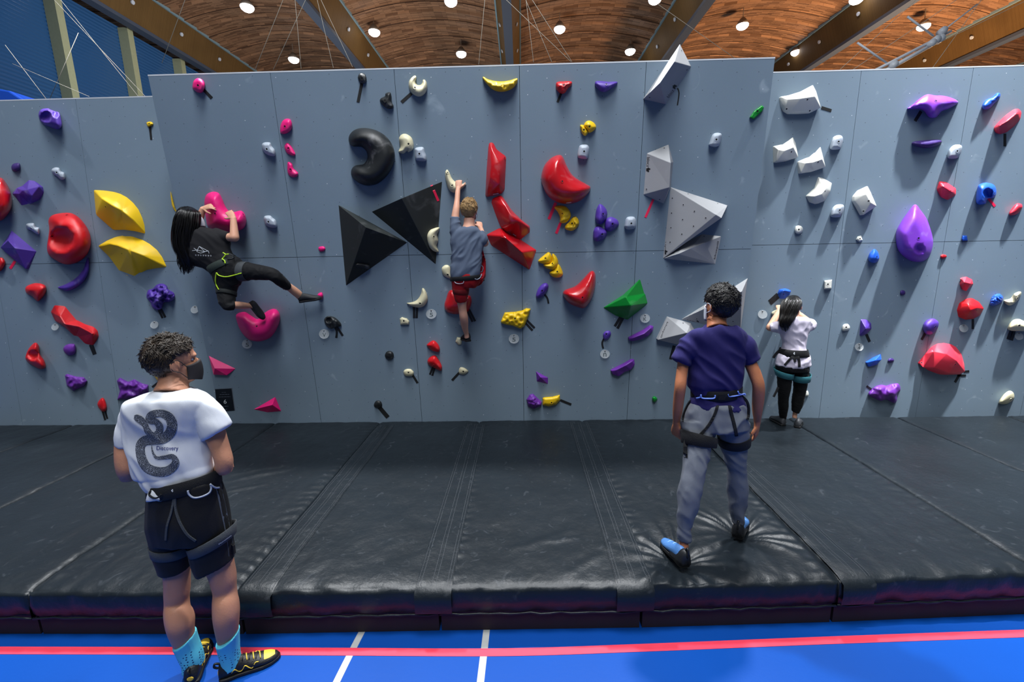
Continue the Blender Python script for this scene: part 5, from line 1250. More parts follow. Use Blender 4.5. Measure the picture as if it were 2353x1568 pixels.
def band(name, fr, secs, m, parent, thick=.006, grow=.006, k=40):
    """belt or leg loop wrapping a limb between two or more sections"""
    V, F = [], []; S_ = sections(fr, secs); outer, inner = [], []
    T = (Vector(S_[-1][:3])-Vector(S_[0][:3])).normalized()
    for p in S_:
        c = Vector(p[:3]); a = Vector(p[3:6]); b = T.cross(a).normalized()*a.length*p[6]
        for rr, lst in ((grow+thick, outer), (grow, inner)):
            A = a*(1+rr/a.length); B = b*(1+rr/b.length); lst.append([c+A*math.cos(2*math.pi*j/k)+B*math.sin(2*math.pi*j/k) for j in range(k)])
    rings = outer+inner[::-1]; b = 0; n = len(rings)
    for r in rings: V += r
    for i in range(n):
        for j in range(k):
            j2 = (j+1) % k; i2 = (i+1) % n; F.append((i*k+j, i*k+j2, i2*k+j2, i2*k+j))
    o = mesh_obj(name, V, F, m, parent, smooth=True); bevel(o, .002, 1, 50); return o
def mask_part(parent, c, fwd, up, s, m, loops=True, name='face_mask'):
    f, u, r = basis(fwd, up); c = Vector(c); V, F = [], []; K, M_ = 18, 10
    for lay in (1.0, .94):
        for i in range(M_+1):
            v = -1+2*i/M_
            for j in range(K+1):
                a = math.radians(-74+148*j/K); x = math.sin(a); y = math.cos(a)
                hh = (.052-.020*abs(math.sin(a))**1.5)*s
                bulge = 1+.10*math.cos(a)*(1-v*v)
                V.append(c-u*.052*s+f*.018*s+r*x*.066*s*lay+f*y*.086*s*lay*bulge+u*v*hh)
    w = K+1; o2 = (M_+1)*w
    for i in range(M_):
        for j in range(K): p = i*w+j; F += [(p, p+1, p+w+1, p+w), (o2+p, o2+p+w, o2+p+w+1, o2+p+1)]
    for j in range(K): F += [(j, o2+j, o2+j+1, j+1), (M_*w+j, M_*w+j+1, o2+M_*w+j+1, o2+M_*w+j)]
    for i in range(M_): F += [(i*w, (i+1)*w, o2+(i+1)*w, o2+i*w), (i*w+K, o2+i*w+K, o2+(i+1)*w+K, (i+1)*w+K)]
    o = mesh_obj(name, V, F, m, parent, smooth=True)
    if loops:
        for sd in (-1, 1):
            V, F = [], []; e = c+r*sd*.086*s-u*.010*s; b_ = c+r*sd*.068*s+f*.040*s-u*.05*s
            tube(V, F, smooth_pts([b_+u*.028*s, e+u*.022*s+f*.012*s, e+u*.016*s-f*.014*s, e-u*.020*s-f*.014*s, e-u*.032*s+f*.012*s, b_-u*.026*s], 4), .0018*s, 6); mesh_obj('ear_loop', V, F, m, o, smooth=True)
    return o
HARN = cloth('black_webbing', sr(18, 19, 22), .7, .3, 200); HGREY = cloth('grey_webbing', sr(62, 66, 70), .7, .3, 200)
LOOPM = mat('gear_loop_plastic', sr(150, 158, 175), .4)
def diamond(z_fr, cx, cy, w, h, bv, parent):
    p = [z_fr(cx-w, cy), z_fr(cx, cy-h), z_fr(cx+w, cy), z_fr(cx, cy+h)]
    i_ = [z_fr(cx-w*.1, cy-h*.05), z_fr(cx+w*.55, cy-h*.35), z_fr(cx+w*.55, cy+h*.25), z_fr(cx-w*.1, cy+h*.5)]
    decal('belt_emblem', np.array([p[0], p[1], i_[1], i_[0], p[3], p[2], i_[2], i_[3]]), [(0, 1, 2, 3), (0, 3, 7, 4), (4, 7, 6, 5)], bv, LPRINT, parent, .003)
def subroot(name, parent, loc=None):
    o = empty(name, loc if loc is not None else parent.matrix_world.translation); o.parent = parent; o.matrix_basis = Matrix.Translation(Vector(o.location)-parent.matrix_world.translation) if loc is not None else Matrix.Identity(4); bpy.context.view_layer.update(); return o
# ---------------------------------------------------------------- man in the white shirt
def man_white():
    root = empty('person', (-1.72, 1.97, ZF)); bpy.context.view_layer.update()
    SK = skin_mat('warm_light_skin', sr(180, 128, 102)); V, F = [], []
    Yt = 2.0
    hc = atY(*fu(655, 352), 2.04); fd = Vector((.70, .71, -.04)); s = 1.06
    head(V, F, hc, fd, (0, 0, 1), s)
    loft(V, F, sections(fu, [(545, 480, 775, 480, 2.04, 1.0), (548, 560, 776, 560, 2.02, 1.0), (505, 640, 800, 635, 2.0, .9)]), grow=0)
    loft(V, F, sections(fu, [(470, 660, 810, 650, 2.01, .5), (300, 750, 960, 730, 2.01, .35), (330, 900, 890, 900, 2.01, .38), (340, 1150, 910, 1130, 2.0, .4), (420, 1400, 930, 1370, 1.99, .42)]))
    # left arm, bent forward
    loft(V, F, sections(fu, [(185, 960, 285, 975, 1.99), (160, 1050, 285, 1060, 1.985), (148, 1110, 290, 1120, 1.98), (150, 1230, 310, 1240, 1.97), (164, 1330, 335, 1330, 1.97, .9), (185, 1380, 330, 1395, 2.0, .9)]), round_ends=(0, .5))
    a = atY(*fu(255, 1365), 1.99); b = atY(*fu(540, 1330), 2.20); w = atY(*fu(640, 1300), 2.27)
    def cone(p, q, r0, r1): tube(V, F, smooth_pts([np.array(p), np.array((p+q)/2+Vector((0, 0, .005))), np.array(q)], 4), [r0+(r1-r0)*i/8 for i in range(9)], 14)
    cone(a, b, .045, .030); hand(V, F, b, (w-b), (0, -.3, 1), (1, 0, 1), .19, (50, 55, 60, 60))
    # right arm
    loft(V, F, sections(fu, [(850, 760, 1040, 740, 2.0), (910, 900, 1080, 860, 2.0), (950, 1020, 1110, 980, 1.99), (1005, 1140, 1150, 1110, 1.98), (1040, 1240, 1185, 1230, 1.97), (1050, 1320, 1190, 1310, 1.97, .9), (1080, 1352, 1180, 1345, 1.98, .8)]), round_ends=(0, .45))
    a = atY(*fu(1120, 1310), 2.0); b = atY(*fu(1040, 1268), 2.16); cone(a, b, .044, .029)
    hand(V, F, b, atY(*fu(985, 1215), 2.20)-b, Vector((.3, -.9, .5)), (0, 0, 1), .19, (55, 60, 65, 70), tcurl=15)
    # legs
    L1 = [(400, 600, 625, 620, 1.98), (440, 740, 615, 735, 1.98), (457, 830, 613, 820, 1.98), (460, 940, 612, 935, 1.98), (462, 1010, 606, 1010, 1.98), (463, 1080, 622, 1075, 1.96, 1.05), (478, 1160, 640, 1150, 1.95, 1.05), (505, 1250, 645, 1230, 1.96), (548, 1340, 668, 1315, 1.98), (590, 1410, 695, 1380, 1.98)]
    L2 = [(640, 620, 880, 600, 1.98), (720, 730, 905, 700, 1.98), (760, 800, 922, 770, 1.98), (782, 870, 936, 845, 1.98), (798, 945, 938, 930, 1.98), (796, 1020, 950, 1010, 1.96, 1.05), (800, 1110, 957, 1095, 1.95, 1.05), (812, 1200, 957, 1180, 1.96), (830, 1290, 952, 1265, 1.98), (855, 1390, 950, 1350, 1.98)]
    loft(V, F, sections(fv, L1)); loft(V, F, sections(fv, L2))
    body = remesh('body', V, F, SK, root, .006, 4)
    eyes(root, hc, fd, (0, 0, 1), s)
    HB = hair_mat('dark_brown_hair', sr(22, 17, 13), sr(58, 45, 32), .5)
    msk = lambda x, y, z: (z > .62) or (y < .62 and z > .18 and not (y > .4 and z < .35)) or (y < .02 and z > -.35) or (y < -.30 and z > -.86)
    hair_cap(root, hc, fd, (0, 0, 1), s, HB, msk, 4200, .042, .0027, curl=.9, lift=.22, seed=4, base=1.05)
    mask_part(root, hc, fd, (0, 0, 1), s, mat('black_mask_fabric', sr(24, 20, 24), .7))
    # shirt
    V, F = [], []
    loft(V, F, sections(fu, [(520, 622, 785, 615, 2.0, .85), (470, 645, 830, 635, 2.0, .75), (340, 690, 950, 668, 2.0, .58), (245, 755, 1010, 720, 1.995, .50), (232, 850, 985, 830, 1.99, .50), (246, 1000, 955, 990, 1.99, .50), (285, 1150, 972, 1130, 1.98, .52), (325, 1290, 990, 1240, 1.98, .54), (375, 1390, 1010, 1300, 1.98, .56), (425, 1448, 1005, 1332, 1.97, .56), (470, 1490, 1000, 1400, 1.97, .54)]), pw=2.3)
    loft(V, F, sections(fu, [(245, 740, 420, 900, 1.99, .9), (200, 830, 345, 930, 1.99, .9), (172, 960, 305, 1010, 1.98, .95), (156, 1092, 294, 1118, 1.98, 1.0)]))
    loft(V, F, sections(fu, [(830, 860, 960, 665, 1.99, .9), (900, 930, 1070, 760, 1.99, .8), (930, 1010, 1130, 860, 1.98, .7), (938, 1052, 1162, 922, 1.98, .68)]))
    fo = folds(.013, 8, 6, 4, 3, .6)
    shirt = remesh('t_shirt', V, F, cloth('white_cotton', sr(208, 212, 220), .85, .15, 500), root, .006, 3, fo)
    bs = bvh_of(shirt)
    # snake print: a band along a curve with scale pattern, lettering
    def scale_mat():
        m = bpy.data.materials.new('snake_print_ink'); m.use_nodes = True; nt = m.node_tree; b = nt.nodes['Principled BSDF']; L = nt.links.new
        tc = N(nt, 'ShaderNodeTexCoord'); vo = N(nt, 'ShaderNodeTexVoronoi'); vo.feature = 'DISTANCE_TO_EDGE'; vo.inputs['Scale'].default_value = 165; L(tc.outputs['Object'], vo.inputs['Vector'])
        ns = N(nt, 'ShaderNodeTexNoise'); ns.inputs['Scale'].default_value = 22; ns.inputs['Detail'].default_value = 3; L(tc.outputs['Object'], ns.inputs['Vector'])
        e = math_node(nt, 'MULTIPLY', vo.outputs['Distance'], math_node(nt, 'MULTIPLY', ns.outputs['Fac'], 6.5))
        r = N(nt, 'ShaderNodeValToRGB'); r.color_ramp.elements[0].position = .14; r.color_ramp.elements[0].color = sr(150, 156, 170); r.color_ramp.elements[1].position = .24; r.color_ramp.elements[1].color = sr(22, 26, 36)
        r2 = r.color_ramp.elements.new(.8); r2.color = sr(40, 46, 58)
        L(math_node(nt, 'ADD', e, 0.0), r.inputs['Fac']); L(r.outputs['Color'], b.inputs['Base Color']); b.inputs['Roughness'].default_value = .85
        return m
    SN = scale_mat()
    def snake(P, nm='snake_print'):
        Q = smooth_pts([np.array(fu(p[0], p[1])+(p[2]*.2551,)) for p in P], 8); V2, F2 = [], []; nw = 6
        for i, q in enumerate(Q):
            t = Q[min(i+1, len(Q)-1)][:2]-Q[max(i-1, 0)][:2]; t = t/max(np.hypot(*t), 1e-9); s_ = np.array([-t[1], t[0]])*q[2]
            for j in range(nw+1): V2.append(q[:2]+s_*(-1+2*j/nw))
            if i:
                for j in range(nw): a_ = (i-1)*(nw+1)+j; F2.append((a_, a_+1, a_+nw+2, a_+nw+1))
        decal(nm, V2, F2, bs, SN, shirt, .003)
    snake([(305, 860, 16), (330, 865, 30), (370, 890, 34), (405, 930, 26), (430, 985, 30), (475, 1025, 30), (525, 1000, 32), (535, 945, 32), (500, 900, 28), (455, 895, 28), (440, 870, 32), (470, 835, 34), (550, 825, 34), (620, 860, 42), (648, 925, 46), (630, 1000, 46), (570, 1050, 44), (490, 1065, 42), (410, 1070, 44), (365, 1110, 42), (362, 1180, 42), (385, 1260, 44), (430, 1320, 44), (510, 1350, 44), (590, 1348, 42), (655, 1310, 38), (680, 1260, 32), (650, 1215, 24), (580, 1222, 18), (510, 1225, 14), (480, 1190, 10), (468, 1150, 6), (463, 1110, 2)])
    V2, F2 = text_px('Discovery', fu(508, 1143), fu(703, 1143), 50*.2551); decal('printed_lettering', V2, F2, bs, mat('navy_print', sr(28, 34, 110), .7), shirt, .003)
    # shorts
    V, F = [], []
    BLK = cloth('black_short_fabric', sr(17, 17, 19), .7, .2, 300)
    loft(V, F, sections(fv, [(362, 190, 812, 150, 1.97, .6), (358, 320, 850, 300, 1.97, .62), (360, 450, 880, 440, 1.97, .62), (368, 560, 895, 540, 1.97, .55)]), pw=2.3)
    loft(V, F, sections(fv, [(360, 420, 640, 430, 1.97, .85), (366, 560, 628, 580, 1.97, .9), (396, 680, 620, 690, 1.97, .9), (425, 790, 617, 770, 1.97, .92)]))
    loft(V, F, sections(fv, [(610, 430, 880, 420, 1.97, .85), (632, 580, 900, 560, 1.97, .9), (658, 700, 905, 640, 1.97, .9), (690, 797, 912, 716, 1.97, .92)]))
    shorts = remesh('shorts', V, F, BLK, root, .007, 3, folds(.007, 6, 6, 4, 5)); bsh = bvh_of(shorts)
    ribbon('side_stripe', fv, [(820, 190), (850, 330), (880, 470), (905, 600), (915, 690)], 34, bsh, cloth('grey_side_panel', sr(70, 78, 92), .6), shorts, .004)
    # shirt tail under the belt
    # harness
    har = subroot('harness', root)
    belt = band('waist_belt', fv, [(360, 182, 806, 92, 1.975, .6), (360, 268, 818, 190, 1.97, .6)], HARN, har, .006, .002)
    bb = bvh_of(belt); diamond(fv, 503, 236, 9, 11, bb, har)
    band('leg_loop', fv, [(378, 585, 626, 600, 1.97, .84), (394, 655, 620, 668, 1.97, .84)], HGREY, har, .005, .008)
    r_loop = band('leg_loop', fv, [(642, 600, 908, 480, 1.97, .80), (664, 662, 912, 560, 1.97, .80)], HGREY, har, .005, .008)
    brl = bvh_of(r_loop)
    V2, F2 = text_px('Momentum', fv(826, 610), fv(912, 548), 9*.3304); decal('printed_lettering', V2, F2, brl, LPRINT, r_loop, .003)
    ribbon('strap', fv, [(520, 275), (500, 380), (470, 480), (460, 580)], 14, bsh, HGREY, har, .006)
    ribbon('strap', fv, [(525, 275), (530, 370), (560, 460), (610, 540), (668, 585)], 14, bsh, HGREY, har, .006)
    wire('gear_loop', fv, [(610, 235), (618, 262), (650, 285), (700, 280), (755, 255), (772, 225), (768, 195)], .0045, bsh, LOOPM, har, .012)
    wire('gear_loop', fv, [(765, 190), (800, 215), (830, 215)], .0045, bsh, LOOPM, har, .016)
    ribbon('strap', fv, [(822, 185), (865, 300), (885, 400), (905, 470)], 12, bsh, HARN, har, .012, fallbackY=1.97)
    ribbon('strap', fv, [(905, 520), (925, 600), (935, 672)], 14, bsh, HARN, har, .012, fallbackY=1.97)
    V, F = [], []
    loft(V, F, sections(fv, [(352, 222, 500, 262, 1.885, .2), (330, 270, 505, 285, 1.875, .16), (316, 312, 500, 292, 1.872, .14)]), round_ends=(.1, .05))
    remesh('shirt_tail', V, F, MATS['white_cotton'], root, .006, 2, folds(.006, 20, 5, 20, 8))
    wire('gear_loop', fv, [(360, 225), (340, 262), (375, 288), (410, 280), (425, 262)], .0045, bvh_of(shorts), HARN, har, .03, fallbackY=1.95)
    # socks
    SO = bpy.data.materials.new('turquoise_dotted_sock'); SO.use_nodes = True; nt = SO.node_tree; b = nt.nodes['Principled BSDF']; L = nt.links.new
    tc = N(nt, 'ShaderNodeTexCoord'); vo = N(nt, 'ShaderNodeTexVoronoi'); vo.inputs['Scale'].default_value = 62; vo.inputs['Randomness'].default_value = .35; L(tc.outputs['Object'], vo.inputs['Vector'])
    sp = N(nt, 'ShaderNodeSeparateXYZ'); L(tc.outputs['Object'], sp.inputs[0])
    dt = math_node(nt, 'MULTIPLY', math_node(nt, 'LESS_THAN', vo.outputs['Distance'], .27), math_node(nt, 'LESS_THAN', sp.outputs['Z'], .185))
    mx = N(nt, 'ShaderNodeMix', data_type='RGBA'); mx.inputs[6].default_value = sr(96, 205, 226); mx.inputs[7].default_value = sr(22, 60, 110); L(dt, mx.inputs[0]); L(mx.outputs[2], b.inputs['Base Color']); b.inputs['Roughness'].default_value = .85
    for sc_ in ([(522, 1297, 652, 1232, 1.965), (548, 1350, 672, 1300, 1.975), (580, 1420, 700, 1375, 1.98), (590, 1470, 712, 1440, 1.985, 1.1)], [(818, 1277, 958, 1218, 1.965), (830, 1330, 958, 1290, 1.975), (848, 1400, 962, 1370, 1.98), (868, 1460, 975, 1440, 1.985, 1.1)]):
        V, F = [], []; loft(V, F, sections(fv, sc_), grow=.002); remesh('sock', V, F, SO, root, .005, 2)
    UP_ = mat('black_shoe_leather', sr(22, 21, 20), .5, .2, 120); SOL = mat('black_rubber', sr(16, 16, 17), .55); YEL = mat('yellow_shoe_leather', sr(228, 190, 60), .5, .15, 120)
    z = ZF+.001
    for heel, toe in (((441, 1575), (468, 1500)), ((508, 1562), (616, 1520))):
        h_ = atZ(heel[0], heel[1], ZF); t_ = atZ(toe[0], toe[1], ZF); d_ = (t_-h_).normalized(); t_ = h_+d_*.285
        sh = shoe(root, (h_.x, h_.y, z), (t_.x, t_.y, z), z, UP_, SOL, .047, .100)
        bv = SURF[sh.name]; f_ = d_; s_ = f_.cross(Vector((0, 0, 1)))
        def onshoe(q, lat, hh=.2, up_d=Vector((0, 0, -1))):
            o_ = h_+f_*.285*q+s_*lat+Vector((0, 0, hh)); r_ = bv.ray_cast(o_, up_d); return r_[0]
        V, F = [], []                                       # yellow toe patch
        for i in range(9):
            for j in range(9):
                q = .74+.19*i/8; lat = (-1+2*j/8)*.034*(1-.55*(i/8)**2); p = onshoe(q, lat) or (h_+f_*.285*q+Vector((0, 0, .04))); V.append(p+Vector((0, 0, .0022)))
        for i in range(8):
            for j in range(8): a_ = i*9+j; F.append((a_, a_+9, a_+10, a_+1))
        mesh_obj('toe_patch', V, F, YEL, sh, smooth=True)
        for i in range(6):                                   # laces
            q = .40+.055*i; V, F = [], []; P = [onshoe(q+.02*(k/6-.5)*(1 if i % 2 else -1), -.026+.052*k/6) for k in range(7)]
            P = [p+Vector((0, 0, .004)) for p in P if p is not None]
            if len(P) > 3: tube(V, F, P, .0028, 6); mesh_obj('lace', V, F, YEL if i % 2 else UP_, sh, smooth=True)
        for sd in (-1, 1):                                   # yellow side piping
            V, F = [], []; P = []
            for k in range(9):
                q = .20+.45*k/8; o_ = h_+f_*.285*q+s_*sd*.2+Vector((0, 0, .035+.025*math.sin(k*1.9)*.6+.012)); r_ = bv.ray_cast(o_, -s_*sd)
                if r_[0] is not None: P.append(r_[0]+s_*sd*.002)
            if len(P) > 3: tube(V, F, smooth_pts(P, 3), .0024, 6); mesh_obj('piping', V, F, YEL, sh, smooth=True)
        V, F = [], []; r_ = bv.ray_cast(h_-f_*.2+Vector((0, 0, .045)), f_)
        if r_[0] is not None: ball(V, F, r_[0], (s_*.016, f_*.004, Vector((0, 0, .014)))); mesh_obj('heel_patch', V, F, YEL, sh, smooth=True)
        V, F = [], []; p0 = h_+Vector((0, 0, .095)); tube(V, F, smooth_pts([p0+f_*.01, p0-f_*.015+Vector((0, 0, .012)), p0-f_*.02-Vector((0, 0, .006)), p0-f_*.004-Vector((0, 0, .02))], 4), .006, 6); mesh_obj('pull_tab', V, F, UP_, sh, smooth=True)
    tag(root, 'person in a white snake-print t-shirt, black shorts and turquoise socks, standing on the blue floor', 'person')
man_white()
# ---------------------------------------------------------------- man in the navy shirt
def man_navy():
    root = empty('person', (1.27, 2.62, 0)); bpy.context.view_layer.update()
    SK = skin_mat('tan_skin', sr(176, 112, 78)); V, F = [], []
    hc = atY(*fn(690, 318), 2.66); fd = Vector((-.30, .95, -.05)); s = 1.04
    head(V, F, hc, fd, (0, 0, 1), s)
    loft(V, F, sections(fn, [(572, 430, 735, 430, 2.66), (570, 480, 736, 480, 2.65), (560, 530, 750, 525, 2.63, .9)]))
    loft(V, F, sections(fn, [(540, 545, 770, 540, 2.645, .5), (440, 615, 860, 610, 2.645, .33), (470, 800, 840, 790, 2.64, .38), (480, 1040, 810, 1030, 2.65, .38), (480, 1260, 840, 1260, 2.65, .42)]))
    for S_ in ([(318, 740, 410, 800, 2.63), (302, 850, 400, 862, 2.62), (288, 950, 386, 960, 2.60), (276, 1045, 376, 1062, 2.58, .95), (266, 1140, 362, 1160, 2.60), (258, 1260, 345, 1275, 2.63), (258, 1350, 325, 1368, 2.66, .8), (262, 1385, 322, 1400, 2.67, .7)],
               [(895, 800, 995, 750, 2.63), (905, 855, 1012, 830, 2.62), (940, 940, 1050, 925, 2.60), (976, 1042, 1084, 1045, 2.58, .95), (976, 1150, 1080, 1160, 2.60), (975, 1270, 1062, 1280, 2.63), (985, 1350, 1052, 1365, 2.66, .8), (988, 1380, 1048, 1395, 2.67, .7)]):
        loft(V, F, sections(fn, S_), round_ends=(.3, 0))
    w = atY(*fn(292, 1395), 2.67); hand(V, F, w, atY(*fn(296, 1560), 2.71)-w, Vector((-.75, -.65, 0)), (.6, .4, -.2), .185, (30, 34, 40, 46), tcurl=20)
    w = atY(*fn(1018, 1390), 2.67); hand(V, F, w, atY(*fn(1000, 1560), 2.71)-w, Vector((.75, -.65, 0)), (-.6, .4, -.2), .185, (30, 34, 40, 46), tcurl=20)
    loft(V, F, sections(fw, [(375, 1160, 470, 1165, 2.50), (372, 1220, 468, 1225, 2.50), (368, 1290, 470, 1295, 2.49, 1.1), (360, 1350, 480, 1350, 2.49, 1.1)]))
    loft(V, F, sections(fw, [(948, 990, 1040, 995, 2.735), (950, 1040, 1040, 1050, 2.73), (945, 1110, 1050, 1110, 2.735, 1.1)]))
    for P in ([fn(560, 1240)+(2.64,), fw(580, 300)+(2.57,), fw(490, 620)+(2.52,), fw(422, 1170)+(2.50,)], [fn(760, 1240)+(2.64,), fw(950, 300)+(2.69,), fw(985, 620)+(2.715,), fw(995, 1000)+(2.735,)]):
        tube(V, F, [atY(*p) for p in P], [.07, .055, .045, .038], 12)
    remesh('body', V, F, SK, root, .006, 4); eyes(root, hc, fd, (0, 0, 1), s)
    HB = hair_mat('black_curly_hair', sr(9, 8, 8), sr(24, 21, 20), .5)
    msk = lambda x, y, z: (z > .60) or (y < .66 and z > .16) or (y < .0 and z > -.35) or (y < -.25 and z > -.90)
    hair_cap(root, hc, fd, (0, 0, 1), s, HB, msk, 4200, .038, .0027, curl=1.0, lift=.22, seed=9, base=1.06)
    mask_part(root, hc, fd, (0, 0, 1), s, mat('white_mask_fabric', sr(215, 220, 230), .8), name='face_mask')
    NV = cloth('navy_cotton', sr(38, 34, 90), .85, .2, 450); V, F = [], []
    loft(V, F, sections(fn, [(562, 515, 742, 508, 2.64, .85), (510, 538, 800, 530, 2.64, .7), (400, 580, 905, 572, 2.63, .52), (385, 680, 912, 670, 2.63, .48), (408, 780, 898, 770, 2.63, .50), (416, 860, 888, 850, 2.63, .52), (410, 960, 876, 952, 2.63, .54), (402, 1035, 866, 1022, 2.635, .56), (432, 1075, 860, 1058, 2.635, .55), (438, 1130, 862, 1110, 2.64, .55), (428, 1180, 885, 1170, 2.64, .56), (425, 1225, 905, 1240, 2.64, .58)]), pw=2.3)
    loft(V, F, sections(fn, [(400, 580, 460, 790, 2.63, .8), (345, 630, 430, 800, 2.63, .9), (296, 720, 416, 830, 2.63, .95), (254, 795, 412, 866, 2.625, .9)]))
    loft(V, F, sections(fn, [(845, 780, 900, 575, 2.63, .8), (875, 800, 960, 620, 2.63, .9), (890, 830, 1010, 720, 2.63, .95), (893, 856, 1046, 792, 2.625, .9)]))
    shirt = remesh('t_shirt', V, F, NV, root, .007, 3, folds(.014, 9, 6, 4, 21, .8))
    bs = bvh_of(shirt)
    GR_ = cloth('grey_jersey', sr(104, 109, 118), .8, .2, 420); V, F = [], []
    loft(V, F, sections(fn, [(428, 1190, 900, 1190, 2.64, .58), (400, 1240, 912, 1250, 2.64, .6), (372, 1320, 920, 1330, 2.64, .62), (366, 1420, 928, 1420, 2.64, .58)]), pw=2.2)
    loft(V, F, sections(fw, [(410, -60, 745, -40, 2.63, .9), (420, 60, 738, 80, 2.61, .92), (436, 200, 700, 220, 2.58, .95), (432, 320, 682, 330, 2.56), (412, 440, 645, 460, 2.54), (385, 580, 612, 600, 2.52), (366, 720, 588, 735, 2.51), (360, 850, 558, 860, 2.505), (360, 970, 525, 975, 2.50), (368, 1045, 508, 1050, 2.50)]))
    loft(V, F, sections(fw, [(365, 1040, 500, 1052, 2.50), (360, 1110, 495, 1120, 2.50), (362, 1192, 492, 1204, 2.50)]), grow=-.002)
    loft(V, F, sections(fw, [(790, -60, 1100, -60, 2.645, .9), (815, 80, 1095, 70, 2.66, .92), (822, 200, 1078, 190, 2.68, .95), (845, 320, 1070, 320, 2.69), (874, 430, 1070, 440, 2.70), (886, 560, 1082, 570, 2.71), (893, 680, 1090, 690, 2.72), (902, 800, 1085, 810, 2.73), (920, 920, 1066, 930, 2.735), (942, 1020, 1046, 1035, 2.735)]))
    pants = remesh('jogger_pants', V, F, GR_, root, .007, 2, folds(.011, 11, 9, 6, 33, .5)); bp_ = bvh_of(pants)
    har = subroot('harness', root)
    belt = band('waist_belt', fn, [(438, 1062, 866, 1040, 2.635, .58), (436, 1148, 866, 1122, 2.64, .58)], HARN, har, .006, .004); bb = bvh_of(belt)
    diamond(fn, 690, 1074, 23, 27, bb, har)
    for S_ in ([(428, 40, 736, 120, 2.605, .9), (432, 180, 722, 222, 2.585, .9)], [(818, 125, 1094, 60, 2.67, .9), (826, 205, 1085, 170, 2.68, .9)]):
        lp = band('leg_loop', fw, S_, HARN, har, .006, .013)
    V2, F2 = text_px('Momentum', fw(1006, 152), fw(1088, 105), 9*.2169); decal('printed_lettering', V2, F2, bvh_of(lp), LPRINT, lp, .003)
    bs2 = bvh_of(belt)
    V, F = [], []; box(V, F, (-.022, -.008, -.02), (.022, .008, .02)); bc, _n = cast(*fn(690, 1140), bp_)
    if bc is None: bc, _n = cast(*fn(690, 1140), bs)
    if bc is not None: bevel(mesh_obj('buckle', [Vector(v)+bc-Vector((0, .012, 0)) for v in V], F, HARN, har), .003)
    BL = mat('blue_gear_loop', sr(120, 150, 235), .35)
    for P in ([(470, 1158), (505, 1150), (512, 1128), (520, 1156), (570, 1162), (632, 1158), (640, 1130)], [(755, 1120), (765, 1142), (810, 1140), (870, 1128), (905, 1118), (912, 1132)], [(846, 1096), (858, 1120), (900, 1125)]):
        wire('gear_loop', fn, P, .0045, bs, BL, har, .016)
    for P, w_ in (([(690, 1150), (660, 1220), (635, 1300), (580, 1400), (500, 1490)], 22), ([(735, 1140), (765, 1220), (790, 1320), (815, 1420), (830, 1500)], 26), ([(480, 1162), (420, 1180), (375, 1250), (350, 1320), (346, 1370)], 16), ([(880, 1140), (920, 1180), (940, 1240), (938, 1320), (925, 1350)], 18), ([(640, 1148), (690, 1150), (750, 1140)], 30)):
        ribbon('strap', fn, P, w_, bp_, HARN, har, .008, fallbackY=2.6)
    ribbon('strap', fw, [(438, 140), (432, 230), (436, 328)], 34, bp_, HARN, har, .012, fallbackY=2.58)
    # climbing shoes
    UPB = mat('blue_shoe_leather', sr(66, 112, 170), .5, .15, 120); SOL = MATS['black_rubber']; RND = mat('black_shoe_rubber', sr(20, 22, 26), .5)
    for hx, tx in (((1575, 1300), (1541, 1262)), ((1694, 1234), (1712, 1186))):
        h_ = atZ(hx[0], hx[1], .0); t_ = atZ(tx[0], tx[1], .0); d_ = (t_-h_); d_.z = 0; d_.normalize()
        sh = shoe(root, (h_.x, h_.y, -.012), tuple(Vector((h_.x, h_.y, -.012))+d_*.25), 0, UPB, SOL, .046, .100)
        f_ = d_; s_ = f_.cross(Vector((0, 0, 1))); bv = SURF[sh.name]; V, F = [], []
        rings = []
        for q, w_, tp in ((-.05, .62, .80), (.02, .84, 1.0), (.12, .94, .92), (.26, .92, .50), (.42, .95, .30)):      # black heel rand
            c = h_+f_*.27*q; r = []
            for j in range(14):
                a = math.pi*j/13; r.append(c+s_*math.cos(a)*.047*w_+Vector((0, 0, -.004+math.sin(a)*.098*tp+.012)))
            rings.append(r)
        loft_rings(V, F, rings); mesh_obj('heel_rand', V, F, RND, sh, smooth=True)
        for q in (.42, .60):
            V, F = [], []
            for k in range(13):
                a = math.pi*(-.05+1.1*k/12); o_ = h_+f_*.27*(q+.04*math.cos(a))+s_*math.cos(a)*.2+Vector((0, 0, .04+math.sin(a)*.2)); r_ = bv.ray_cast(o_, (h_+f_*.27*q+Vector((0, 0, .03))-o_).normalized())
                if r_[0] is None: continue
                b = len(V); V += [r_[0]+r_[1]*.003-f_*.012, r_[0]+r_[1]*.003+f_*.012]
                if b: F.append((b-2, b-1, b+1, b))
            if F: mesh_obj('strap', V, F, mat('pale_blue_strap', sr(150, 185, 235), .5), sh, smooth=True)
        V, F = [], []; p0 = h_+f_*.01+Vector((0, 0, .095)); tube(V, F, smooth_pts([p0, p0-f_*.02+Vector((0, 0, .03)), p0-f_*.03, p0-f_*.022-Vector((0, 0, .03))], 4), .007, 6); mesh_obj('pull_tab', V, F, RND, sh, smooth=True)
    tag(root, 'person in a navy t-shirt and grey joggers, standing on the mat facing the wall', 'person')
man_navy()
